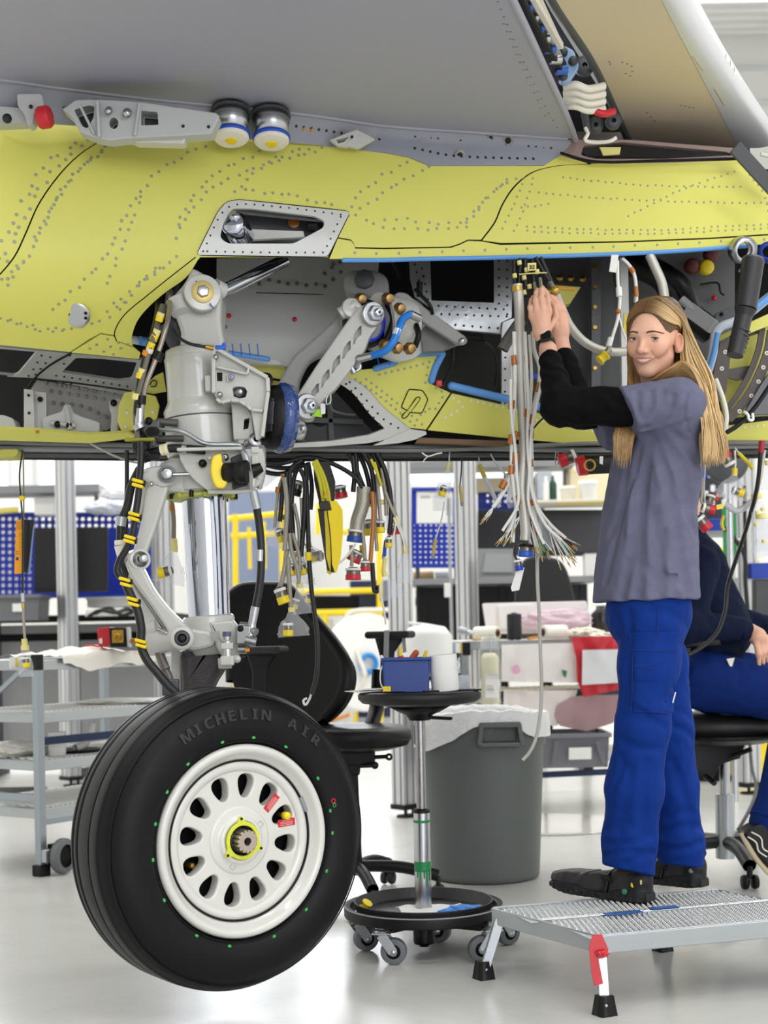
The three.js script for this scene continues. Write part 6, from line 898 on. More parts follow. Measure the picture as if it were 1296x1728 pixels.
// ---------- galvanised shelf carts ----------
const tubeGalv = mat(0x9ea6ae,.36,.8,grain(.0003,8, 'blotch')),navyBar = mat(0x22304f,.4,.5),treadTop = mat(0xd9d9d6,.4,.4,{ bumpMap: rep(T.knurl,2.6),bumpScale: .006 });
function gripTop(parent,p0,ux,nx,lu,ln,gap,m,y) { const bumps = []; let row = 0; for (let t = gap; t < ln - gap / 2; t += gap,row++) for (let s = gap + (row % 2) * gap / 2; s < lu - gap / 2; s += gap) { const p = p0.clone().addScaledVector(ux,s).addScaledVector(nx,t); const g = new THREE.CylinderGeometry(gap * .2,gap * .4,.008,5); g.translate(p.x,y + .004,p.z); bumps.push(g); } return part(parent, 'grip_bumps',bumps,m,{ kind: 'stuff' }); }
{
 const P0 = onFloor(70,1478); const u = V(.563,0,-.826),n = V(-.826,0,-.563),Lu = 1.02,Ln = .62;
 const o = thing('shelf_cart', 'galvanised four tier shelf cart on wheels at the left', 'cart',P0);
 const q = (s,t,y) => P0.clone().addScaledVector(u,s).addScaledVector(n,t).setY(y);
 for (const [s,t] of [[0,0],[Lu,0],[0,Ln],[Lu,Ln]]) part(o, 'post',beam(q(s,t,.05),q(s,t,.985),.037,.037,u,.002),tubeGalv);
 part(o, 'black_corner',rbox(q(-.005,-.005,.955),.04,.07,.04,.003,[0,.97,0]),M.black);
 [[.962,1],[.725,1],[.51,.98],[.295,.96]].forEach(([y,k],i) => { const sh = part(o, 'shelf',[beam(q(.02,.0,y - .02),q(Lu,.0,y - .02),.012,.048),beam(q(.02,Ln,y - .02),q(Lu,Ln,y - .02),.012,.048),beam(q(.02,0,y - .02),q(.02,Ln,y - .02),.012,.048),beam(q(Lu / 2,0,y),q(Lu / 2,Ln,y),Lu,.004)].map((g) => g),M.galv); part(sh, 'deck',beam(q(Lu / 2,.01,y - .002),q(Lu / 2,Ln - .01,y - .002),Lu - .02,.004,UPV),M.offWhite); if (i) gripTop(sh,q(.02,.01,y),u,n,Lu - .03,Ln - .02,.03,M.white,y); });
 part(o, 'bar',beam(q(0,0,.6),q(Lu,0,.6),.02,.035),navyBar); part(o, 'bar',beam(q(0,0,.24),q(Lu,0,.24),.02,.03),tubeGalv); part(o, 'bar',beam(q(0,0,.345),q(0,Ln,.345),.02,.035),tubeGalv); part(o, 'brace',beam(q(0,.05,.95),q(0,Ln,.6),.012,.025),tubeGalv);
 part(o, 'end_label',rbox(q(-.012,.12,.955),.006,.05,.08,.001,[0,-.6,0]),M.white); part(o, 'yellow_stripe',rbox(q(-.016,.12,.955),.006,.045,.016,.001,[0,-.6,0]),M.yellowPaint);
 part(o, 'black_strip',beam(q(.36,-.02,.255),q(Lu,-.02,.255),.02,.02),M.black);
 const wc = q(.08,-.055,.082),wx = V(.92,0,.38).normalize(),wh = part(o, 'wheel',lathe([[.052,-.02],[.076,-.018],[.08,-.010],[.08,.010],[.076,.018],[.052,.02]],wc,wx,36),M.greyPlastic); part(wh, 'wheel_hub',lathe([[0,-.012],[.054,-.01],[.054,.01],[0,.012]],wc,wx,28),M.dark); part(o, 'wheel_bracket',rbox(q(.02,-.02,.09),.07,.06,.05,.006,[0,.97,0]),M.galv); part(o, 'rubber_foot',rbox(q(.0,.0,.025),.06,.05,.06,.006,[0,.97,0]),M.black); part(o, 'axle_block',rbox(q(.05,-.03,.09),.05,.1,.04,.006,[0,.97,0]),M.black);
 // things on it
 single('cloth', 'white cloth lying over the top of the left shelf cart', 'cloth',(() => { const g = new THREE.PlaneGeometry(.62,.5,40,30),p = g.attributes.position; for (let i = 0; i < p.count; i++) { const x = p.getX(i),y = p.getY(i); const over = max(0,-y - .2); p.setXYZ(i,x,y + over * .8,.012 + .02 * abs(noise(x * 7,y * 7,2)) + .012 * noise(x * 16,y * 16) + .035 * exp(-((x * 5) ** 2 + (y * 5) ** 2)) - over * (1.2 + noise(x * 5,3))); } g.computeVertexNormals(); const mm = new THREE.Matrix4().makeBasis(u,n,UPV).setPosition(q(.44,.18,.966)); g.applyMatrix4(mm); return g; })(),mat(0xf1ede2,.85,0,{ side: THREE.DoubleSide }));
 const bx = thing('red_test_box', 'small red and black instrument box on the left shelf cart', 'instrument',q(.64,.1,.985)); const c = P(190,1076,6.75),yy = 1.0;
 part(bx, 'red_shell',plate(rounded([[164,1060],[186,1058],[188,1090],[166,1092]],2),6.72,.09),M.red); part(bx, 'black_body',plate(rounded([[184,1059],[215,1060],[217,1092],[186,1092]],2),6.7,.1),M.black); part(bx, 'socket',[lathe([[.008,.012],[.016,.012],[.018,0]],P(199,1075,6.69),V(.1,0,1)),rbox(P(199,1074,6.695),.055,.06,.008,.002)],M.brass); part(bx, 'silver_frame',plate([[213,1058],[217,1058],[219,1092],[215,1092]],6.68,.06),M.steel); part(bx, 'white_tag',plate([[167,1078],[172,1077],[173,1086],[168,1086]],6.715,.004,{ bevel: .001 }),M.white);
 single('orange_block', 'orange plastic strip lying behind the red instrument box', 'tool',rbox(P(232,1081,6.85),.07,.022,.05,.004),M.orange);
 single('cord', 'thin red cord lying beside the red instrument box', 'cord',tube([P(142,1090,6.6),P(155,1089,6.62),P(166,1091,6.65)],.004,12),M.red);
 single('white_roll', 'white paper roll standing on the third tier of the left cart', 'roll',lathe([[.012,0],[.04,0],[.04,.11],[.012,.11]],q(.2,.1,.518),UPV,28),M.whitePaper);
 single('folded_sheet', 'folded white packing sheet on the second tier of the left cart', 'sheet',crumple(q(.75,.2,.742),.22,.016,.18,5,.2),M.white);
 single('plastic_wrap', 'clear plastic wrapping on the third tier of the left cart', 'wrap',crumple(q(.12,.3,.55),.16,.035,.12,9,.3),mat(0xf3f1ea,.3,0,{ transmission: .3,thickness: 0 }));
 single('white_tool', 'white bent plastic piece on a black plate on the left cart', 'tool',[tube([q(.36,.15,.54),q(.42,.15,.555),q(.46,.15,.6),q(.47,.15,.65)],.018,16)],M.white); single('black_plate', 'flat black plate under the white bent plastic piece', 'plate',lathe([[0,0],[.13,0],[.13,.012],[0,.012]],q(.40,.2,.518)),M.black);
 single('floor_block', 'dark block on the floor behind the left cart', 'block',rbox(P(0,1303,9).setY(.06),.5,.1,.4,.01),M.dark);
}
{
 const d = 8.1,k = d / FOC; const A = P(783,1083,d),Bq = P(1040,1078,d + .3); const top = A.y,o = thing('work_trolley', 'galvanised work trolley hung with white sheets behind the standing worker', 'trolley',V((A.x + Bq.x) / 2,0,-d - .2));
 const u = V(Bq.x - A.x + .25,0,Bq.z - A.z),L = u.length(); u.normalize(); const n = V(u.z,0,-u.x); const q = (s,t,y) => V(A.x,y,A.z).addScaledVector(u,s).addScaledVector(n,t); const Dn = .5;
 for (const [s,t] of [[0,0],[L,0],[0,Dn],[L,Dn]]) { part(o, 'post',beam(q(s,t,.03),q(s,t,top),.04,.04,u,.002),tubeGalv); part(o, 'rubber_foot',rbox(q(s,t,.03),.06,.06,.06,.008),M.black); }
 part(o, 'black_corner',rbox(q(.01,-.01,top - .04),.045,.075,.045,.003),M.black);
 for (const y of [top,top - .29,.62,.33]) { const sh = part(o, 'shelf',[beam(q(0,0,y - .022),q(L,0,y - .022),.012,.05),beam(q(0,Dn,y - .022),q(L,Dn,y - .022),.012,.05),beam(q(0,0,y - .022),q(0,Dn,y - .022),.012,.05)],y > .7 ? mat(0x9a9ea2,.4,.5) : M.galv); part(sh, 'deck',beam(q(L / 2,.01,y - .002),q(L / 2,Dn,y - .002),L - .02,.004),M.offWhite); if (y > .7) gripTop(sh,q(.02,.0,y),u,n,L - .03,Dn,.04,M.offWhite,y); }
 part(o, 'bar',beam(q(0,-.01,.69),q(L,-.01,.69),.02,.04),mat(0x23283a,.4)); part(o, 'bar',beam(q(0,-.01,.22),q(L,-.01,.22),.02,.035),navyBar); part(o, 'label_end',rbox(q(-.02,.0,top - .035),.12,.06,.01),mat(0x9fb0c4,.4,.3)); part(o, 'yellow_label',[rbox(q(-.03,-.008,top - .035),.045,.055,.006,.001)],M.white); part(o, 'yellow_stripe',rbox(q(-.022,-.012,top - .035),.012,.055,.006,.001),M.yellowPaint); part(o, 'brace',beam(q(-.02,.02,top - .05),q(-.1,.3,top - .3),.02,.03),M.darkGrey);
 const hang = (pts,dd,m,label,nm = 'hanging_sheet') => single(nm,label, 'sheet',sheet(pts,(x,y) => dd + .012 * noise(x * .05,y * .03,3),.003,{ step: 14 }),m);
 hang([[846,1088],[985,1084],[975,1152],[846,1150]],8.06,mat(0xf0ebe7,.7), 'pale sheet with faint coloured stains hung under the trolley top');
 { const st = single('sheet_stain', 'faint pink ink blot on the pale hanging sheet', 'stain',plate(smooth2([[864,1126],[874,1122],[878,1134],[868,1138]],4),8.035,.002,{ bevel: 0 }),mat(0xe9b7cf,.8)); const s2 = single('sheet_stain', 'small green ink blot on the pale hanging sheet', 'stain',plate([[948,1130],[957,1132],[955,1144],[950,1140]],8.035,.002,{ bevel: 0 }),mat(0x2a7a4c,.8)); }
 hang([[850,1166],[975,1164],[965,1195],[940,1225],[850,1220]],8.08,mat(0xebe3de,.7), 'pale sheet hung under the second tier of the trolley');
 hang([[964,1075],[1080,1073],[1080,1160],[1045,1164],[985,1176],[974,1150],[972,1110]],8.02,M.red, 'red tape frame hung on the trolley around a white sheet', 'tape_border');
 hang([[983,1097],[1080,1095],[1080,1150],[982,1156]],7.98,mat(0xdcdcdf,.7), 'grey white sheet in the red taped frame');
 hang([[940,1190],[965,1176],[1000,1172],[1050,1174],[1035,1220],[990,1234],[945,1225],[936,1208]],8.07,mat(0xf9ced3,.6,0,grain(.01,9, 'knurl')), 'pink bubble wrap on the lower tier of the trolley', 'bubble_wrap');
 const cr = tub(914,1030,1238,1296,8.0,.4,mat(0x77777f,.5), 'grey stacking crate with a white label low on the trolley', 'crate', 'crate'); part(cr, 'label_card',plate([[960,1262],[998,1261],[998,1281],[960,1282]],7.97,.004,{ bevel: .001 }),M.whitePaper); part(cr, 'ridge',[plate([[936,1252],[942,1252],[938,1290],[930,1290]],7.98,.01),plate([[1004,1252],[1012,1252],[1024,1290],[1016,1290]],7.98,.01)],mat(0x6c6c74,.5));
 const ty = top + .006; const spool = (x,dd,ax,r,l,m,label,core) => { const c = P(x,1060,dd); c.y = ty + (core ? r : 0); const s = thing('thread_spool',label, 'spool',V(c.x,ty,c.z)); if (core) { part(s, 'thread',lathe([[.02,-l / 2],[r * .96,-l / 2],[r,-l / 2 + .01],[r,l / 2 - .01],[r * .96,l / 2],[.02,l / 2]],c,ax,32),m); part(s, 'core',lathe([[.012,-l / 2 - .002],[.024,-l / 2 - .002],[.024,l / 2 + .002],[.012,l / 2 + .002]],c,ax,24),mat(0x7a4f2a,.7)); part(s, 'core_hole',lathe([[0,-l / 2 - .001],[.012,-l / 2 - .001],[.012,l / 2 + .001],[0,l / 2 + .001]],c,ax,20),M.black); } else part(s, 'thread',lathe([[0,0],[r * .96,0],[r,.01],[r,l - .01],[r * .9,l],[0,l]],c,UPV,32),m),part(s, 'core',lathe([[0,0],[r * .4,0],[r * .4,l + .006],[0,l + .006]],c,UPV,20),M.darkGrey); };
 spool(821,8.2,V(1,.0,.75),.04,.15,mat(0xeeeade,.7), 'white thread spool lying with its brown core to the right',1); spool(868,8.22,UPV,.043,.15,mat(0x1b1b22,.6), 'black thread spool standing on the trolley top',0); spool(935,8.2,V(-1,0,.5),.04,.15,mat(0xf0ede4,.7), 'white thread spool lying with its core to the left',1);
 const dr = thing('drill_chuck', 'small silver drill chuck at the left end of the trolley top', 'chuck',P(788,1070,8.15).setY(ty)); part(dr, 'body',rod(P(778,1064,8.2),P(790,1066,8.15),.026,.02),M.galv); part(dr, 'nose',rod(P(790,1066,8.15),P(798,1069,8.12),.016,.008),M.steel);
 single('white_tray', 'large white crate with pinkish bags behind the spools', 'crate',[plate(rounded([[814,1018],[990,1014],[996,1068],[822,1070]],4),8.5,.03),plate(rounded([[840,1022],[900,1020],[902,1060],[844,1062]],3),8.48,.2)],mat(0xeeeaea,.6)); single('pink_bag', 'translucent pinkish plastic bag in front of the white crate', 'bag',crumple(P(940,1046,8.42),.2,.06,.05,6,.3),mat(0xead3de,.35,0,{ transmission: .25,thickness: 0 }));
 single('orange_scrap', 'orange offcut lying beside the black spool', 'offcut',rbox(P(900,1068,8.15).setY(ty + .008),.07,.014,.03,.003,[0,.3,.1]),M.orange); single('yellow_scrap', 'brass coloured strip before the left white spool', 'offcut',rbox(P(805,1072,8.05).setY(ty + .006),.05,.01,.03,.002),M.gold);
 single('white_scraps', 'loose white paper scraps on the right of the trolley top', 'papers',[crumple(P(985,1060,8.3).setY(ty + .03),.1,.03,.08,2,.4),crumple(P(1020,1068,8.2).setY(ty + .015),.09,.015,.08,7,.4)],M.offWhite);
 single('dark_bottle', 'dark bottle standing behind the standing worker on the trolley', 'bottle',lathe([[0,0],[.06,0],[.06,.14],[.03,.17],[.03,.19],[0,.19]],P(1015,1060,8.45).setY(ty)),mat(0x241d1c,.3));
 const bg = thing('bagged_bottle', 'clear bag holding a pale yellow bottle in front of the trolley', 'bottle',P(828,1190,7.9)); part(bg, 'hook',tube([P(828,1100,7.9),P(829,1084,7.9),P(830,1079,7.98),P(832,1076,8.1)],.003,10),M.steel); part(bg, 'bottle',lathe([[0,0],[.045,0],[.05,.01],[.05,.26],[.044,.275],[.03,.29],[0,.29]],P(828,1190,7.9)),mat(0xefe6bd,.4)); part(bg, 'label',plate([[819,1137],[842,1137],[842,1178],[819,1178]],7.84,.003,{ bevel: 0 }),M.whitePaper); part(bg, 'bag',lathe([[.058,-.01],[.06,.2],[.058,.3],[.05,.34],[.045,.37],[.03,.38]],P(828,1190,7.9)),M.plastic); part(bg, 'print_line',[[820,1139,841],[821,1158,832],[821,1164,834]].map(([a,y,b]) => beam(P(a,y,7.835),P(b,y,7.835),.002,.006,V(0,0,1))),M.greyPlastic);
 single('floor_mat', 'round pale floor mat with dark rim behind the waste bin', 'mat',lathe([[0,0],[.42,0],[.42,.008],[0,.010]],onFloor(930,1392),UPV,64),mat(0xd9d7d3,.2,0,{ clearcoat: .5 }));
}
// ---------- people: signed distance bodies meshed on grids ----------
function sdfMesh(f,lo,hi,cell,colour) {
 const nx = Math.ceil((hi.x - lo.x) / cell) + 1,ny = Math.ceil((hi.y - lo.y) / cell) + 1,nz = Math.ceil((hi.z - lo.z) / cell) + 1,sx = 1,sy = nx,sz = nx * ny;
 const v = new Float32Array(nx * ny * nz);
 for (let k = 0,i = 0; k < nz; k++) for (let j = 0; j < ny; j++) for (let a = 0; a < nx; a++,i++) v[i] = f(lo.x + a * cell,lo.y + j * cell,lo.z + k * cell);
 const id = new Int32Array(v.length).fill(-1),pos = [],idx = [],E = [[0,1],[2,3],[4,5],[6,7],[0,2],[1,3],[4,6],[5,7],[0,4],[1,5],[2,6],[3,7]],off = [0,sx,sy,sx + sy,sz,sx + sz,sy + sz,sx + sy + sz];
 for (let k = 0; k < nz - 1; k++) for (let j = 0; j < ny - 1; j++) for (let a = 0; a < nx - 1; a++) {
 const i = a + j * sy + k * sz; let m = 0; for (let c = 0; c < 8; c++) if (v[i + off[c]] < 0) m |= 1 << c; if (m === 0 || m === 255) continue;
 let X = 0,Y = 0,Z = 0,n = 0;
 for (const [p,q] of E) { const A = v[i + off[p]],B = v[i + off[q]]; if ((A < 0) === (B < 0)) continue; const t = A / (A - B); X += lerp(p & 1,q & 1,t); Y += lerp(p >> 1 & 1,q >> 1 & 1,t); Z += lerp(p >> 2,q >> 2,t); n++; }
 id[i] = pos.length / 3; pos.push(lo.x + (a + X / n) * cell,lo.y + (j + Y / n) * cell,lo.z + (k + Z / n) * cell);
 }
 const quad = (a,b,c,d,flip) => { if (a < 0 || b < 0 || c < 0 || d < 0) return; flip ? idx.push(a,c,b,a,d,c) : idx.push(a,b,c,a,c,d); };
 for (let k = 1; k < nz - 1; k++) for (let j = 1; j < ny - 1; j++) for (let a = 1; a < nx - 1; a++) {
 const i = a + j * sy + k * sz,s = v[i] < 0;
 if (s !== v[i + sx] < 0) quad(id[i - sy - sz],id[i - sz],id[i],id[i - sy], !s);
 if (s !== v[i + sy] < 0) quad(id[i - sx - sz],id[i - sx],id[i],id[i - sz], !s);
 if (s !== v[i + sz] < 0) quad(id[i - sx - sy],id[i - sy],id[i],id[i - sx], !s);
 }
 const nor = new Float32Array(pos.length),e = cell * .35,col = colour && new Float32Array(pos.length);
 for (let i = 0; i < pos.length; i += 3) {
 const x = pos[i],y = pos[i + 1],z = pos[i + 2]; let a = f(x + e,y,z) - f(x - e,y,z),b = f(x,y + e,z) - f(x,y - e,z),c = f(x,y,z + e) - f(x,y,z - e); const l = hypot(a,b,c) || 1;
 nor[i] = a / l; nor[i + 1] = b / l; nor[i + 2] = c / l; if (col) { const q = colour(x,y,z); col[i] = q[0]; col[i + 1] = q[1]; col[i + 2] = q[2]; }
 }
 // winding to agree with the gradient
 for (let t = 0; t < idx.length; t += 3) { const [a,b,c] = [idx[t] * 3,idx[t + 1] * 3,idx[t + 2] * 3]; const ux = pos[b] - pos[a],uy = pos[b + 1] - pos[a + 1],uz = pos[b + 2] - pos[a + 2],wx = pos[c] - pos[a],wy = pos[c + 1] - pos[a + 1],wz = pos[c + 2] - pos[a + 2]; if ((uy * wz - uz * wy) * nor[a] + (uz * wx - ux * wz) * nor[a + 1] + (ux * wy - uy * wx) * nor[a + 2] < 0) { const q = idx[t + 1]; idx[t + 1] = idx[t + 2]; idx[t + 2] = q; } }
 const g = new THREE.BufferGeometry(); g.setAttribute('position',new THREE.Float32BufferAttribute(pos,3)); g.setAttribute('normal',new THREE.BufferAttribute(nor,3)); if (col) g.setAttribute('color',new THREE.BufferAttribute(col,3)); g.setIndex(idx); return g;
}
const smin = (a,b,k) => { const h = max(k - abs(a - b),0) / k; return min(a,b) - h * h * k * .25; };
const smax = (a,b,k) => -smin(-a,-b,k);
const cone = (a,b,r1,r2) => { const dx = b.x - a.x,dy = b.y - a.y,dz = b.z - a.z,L = dx * dx + dy * dy + dz * dz || 1; return (x,y,z) => { const px = x - a.x,py = y - a.y,pz = z - a.z,t = clamp((px * dx + py * dy + pz * dz) / L); return hypot(px - dx * t,py - dy * t,pz - dz * t) - (r1 + (r2 - r1) * t); }; };
const sph = (c,r) => (x,y,z) => hypot(x - c.x,y - c.y,z - c.z) - r;
const ell = (c,a,b,d) => (x,y,z) => { const X = (x - c.x) / a,Y = (y - c.y) / b,Z = (z - c.z) / d,k = hypot(X,Y,Z),k2 = hypot(X / a,Y / b,Z / d); return k2 ? k * (k - 1) / k2 : -min(a,b,d); };
const blend = (list,k) => (x,y,z) => { let d = 1e3; for (const f of list) d = smin(d,f(x,y,z),k); return d; };
const crease = (a,b,w,dep) => { const c = cone(a,b,0,0); return (x,y,z) => { const d = c(x,y,z) / w; return d < 3 ? dep * exp(-d * d) : 0; }; };
// a fold line drawn on the surface of f along a line in frame px
function surfCrease(f,a,b,w,dep,bow = 0,d0 = 3.95) {
 const pts = []; for (let i = 0; i <= 5; i++) { const t = i / 5,nx = b[1] - a[1],ny = a[0] - b[0],x = lerp(a[0],b[0],t) + nx * bow * sin(t * PI),y = lerp(a[1],b[1],t) + ny * bow * sin(t * PI); let d = d0; for (let k = 0; k < 90; k++) { const p = P(x,y,d),v = f(p.x,p.y,p.z); if (v < .0008) break; d += max(.001,v * .7); if (d > 4.8) break; } if (d < 4.8) pts.push(P(x,y,d)); }
 if (pts.length < 2) return () => 0;
 const c = new THREE.Sphere().setFromPoints(pts),R = c.radius + w * 2.2,cs = pts.slice(1).map((p,i) => cone(pts[i],p,0,0)),n = cs.length;
 return (x,y,z) => { if (hypot(x - c.center.x,y - c.center.y,z - c.center.z) > R) return 0; let m = 1,im = 0; for (let i = 0; i < n; i++) { const q = cs[i](x,y,z); if (q < m) { m = q; im = i; } } const t = m / w; return t < 2.2 ? dep * exp(-t * t) : 0; };
}
const lin = (h) => { const c = new THREE.Color(h); return [c.r,c.g,c.b]; };
const mixc = (a,b,t) => [lerp(a[0],b[0],t),lerp(a[1],b[1],t),lerp(a[2],b[2],t)];

const skinM = new THREE.MeshPhysicalMaterial({ color: 0xffffff,vertexColors: true,roughness: .46,sheen: .2,sheenRoughness: .5,specularIntensity: .6,bumpMap: rep(T.grain,12),bumpScale: .0002 });
const SK = lin(0xe4b49b),SKR = lin(0xd08f77),LIP = lin(0xbf6c64),FREC = lin(0xc08d6c);
// head in its own axes: +z out of the face, +y up, metres
function makeHead(withMouth = true) {
 const v = V,parts = [ell(v(0,.038,-.016),.073,.089,.093),ell(v(0,-.022,.018),.0555,.081,.066),sph(v(0,-.093,.052),.018)];
 const mid = [cone(v(-.042,-.052,.002),v(-.011,-.098,.047),.017,.013),cone(v(.042,-.052,.002),v(.011,-.098,.047),.017,.013),sph(v(-.042,-.018,.050),.020),sph(v(.042,-.018,.050),.020),cone(v(-.03,.026,.070),v(.03,.026,.070),.012,.012)];
 const cheeks = [sph(v(-.035,-.033,.060),.017),sph(v(.035,-.033,.060),.017)];
 const nose = [cone(v(0,.014,.078),v(0,-.026,.097),.0065,.0092),sph(v(0,-.0295,.0985),.0102),sph(v(-.0105,-.032,.089),.0078),sph(v(.0105,-.032,.089),.0078)];
 const ym = (x) => -.0605 + 10 * x * x,oh = (x) => .0038 * max(0,1 - (x / .0275) ** 2),lz = (x) => .0835 - 14 * x * x;
 const chain = (dy,r) => { const fs = []; const xs = [-.030,-.020,-.009,0,.009,.020,.030]; for (let i = 0; i < 6; i++) { const g = (x) => v(x,ym(x) + (dy > 0 ? 1 : -1) * oh(x) + dy * (1 - (x / .033) ** 2),lz(x)); fs.push(cone(g(xs[i]),g(xs[i + 1]),r * (1 - .55 * abs(xs[i] / .030)),r * (1 - .55 * abs(xs[i + 1] / .030)))); } return (x,y,z) => { let d = 1; for (const q of fs) d = min(d,q(x,y,z)); return d; }; };
 const up = chain(.0022,.0040),lowl = chain(-.0034,.0050);
 const neck = cone(v(0,-.05,-.025),v(0,-.21,-.045),.050,.056);
 const ear = (s) => { const c = v(s * .0765,-.010,-.010); return (x,y,z) => { let X = (x - c.x) * s,Y = y - c.y,Z = z - c.z; const t = X * .9 + Z * .45,u = -X * .45 + Z * .9; let d = hypot(u / .017,(Y - u * .3) / .031) - 1; d = d * .017; d = smax(d,abs(t - .002) - .0055,.004); const inner = (hypot((u - .001) / .010,(Y - .004) / .019) - 1) * .010; d = smax(d,-smax(inner,-(t - .002) - .001,.003),.003); return smin(d,hypot(X,Y + .024,Z - .003) - .0075,.006); }; };
 const ears = [ear(1),ear(-1)];
 const f = (x,y,z) => {
 let d = smin(parts[0](x,y,z),parts[1](x,y,z),.03); d = smin(d,parts[2](x,y,z),.028);
 for (const q of mid) d = smin(d,q(x,y,z),.022);
 for (const q of cheeks) d = smin(d,q(x,y,z),.014);
 for (const s of [-1,1]) d = smax(d,-(hypot(x - s * .033,(y - .007) * 1.25,z - .094) - .0155),.013);
 let n = nose[0](x,y,z); n = smin(n,nose[1](x,y,z),.008); n = smin(n,nose[2](x,y,z),.007); n = smin(n,nose[3](x,y,z),.007); d = smin(d,n,.010);
 for (const s of [-1,1]) d = smax(d,-(hypot((x - s * .0062) * 1.1,y + .0385,z - .096) - .0034),.003);
 if (withMouth && y < -.03 && z > .03) {
 d = smin(d,up(x,y,z),.005); d = smin(d,lowl(x,y,z),.006);
 const cut = max(max(abs(y - ym(x)) - oh(x),abs(x) - .0272),.068 - 12 * x * x - z); d = smax(d,-cut,.002);
 for (const s of [-1,1]) { const q = hypot(x - s * (.0255 + (y + .045) * -.55),z - .075) ; if (y > -.066 && y < -.026) d += .0013 * exp(-(((x * s - (.030 - (y + .045) * .42)) / .0042) ** 2)) * sstep(-.068,-.058,y) * sstep(-.024,-.034,y);  }
 }
 for (const q of ears) d = smin(d,q(x,y,z),.006);
 return smin(d,neck(x,y,z),.03);
 };
 const colour = (x,y,z) => {
 let c = SK; const n = noise(x * 60,y * 60,z * 60),n2 = noise(x * 320,y * 320,z * 320);
 for (const s of [-1,1]) c = mixc(c,SKR,.55 * exp(-(((x - s * .042) / .022) ** 2) - (((y + .026) / .02) ** 2)) * (z > 0 ? 1 : 0));
 c = mixc(c,SKR,.5 * exp(-((x / .014) ** 2) - (((y + .03) / .012) ** 2)) * (z > .07 ? 1 : 0));
 if (abs(x) > .07 && y > -.04 && y < .035) c = mixc(c,SKR,.6);
 if (n2 > .42 && z > .02 && y > -.05) c = mixc(c,FREC,.35);
 c = mixc(c,SKR,.1 * clamp(n + .3));
 if (withMouth && z > .05) { const dl = min(up(x,y,z),lowl(x,y,z)); if (abs(x) < .034 && y < -.042 && y > -.08) c = mixc(c,LIP,sstep(.0016,-.0008,dl) * .85); }
 return c;
 };
 const front = (x,y) => { let z = .14; for (let i = 0; i < 60; i++) { const d = f(x,y,z); if (d < .0003) break; z -= max(d * .7,.0004); } return v(x,y,z); };
 return { f,colour,front,ym,oh,lz };
}
const place = (g,m) => { g.applyMatrix4(m); return g; };
function headGeo(h,m,cell) { return place(sdfMesh(h.f,V(-.10,-.15,-.13),V(.10,.13,.13),cell,h.colour),m); }
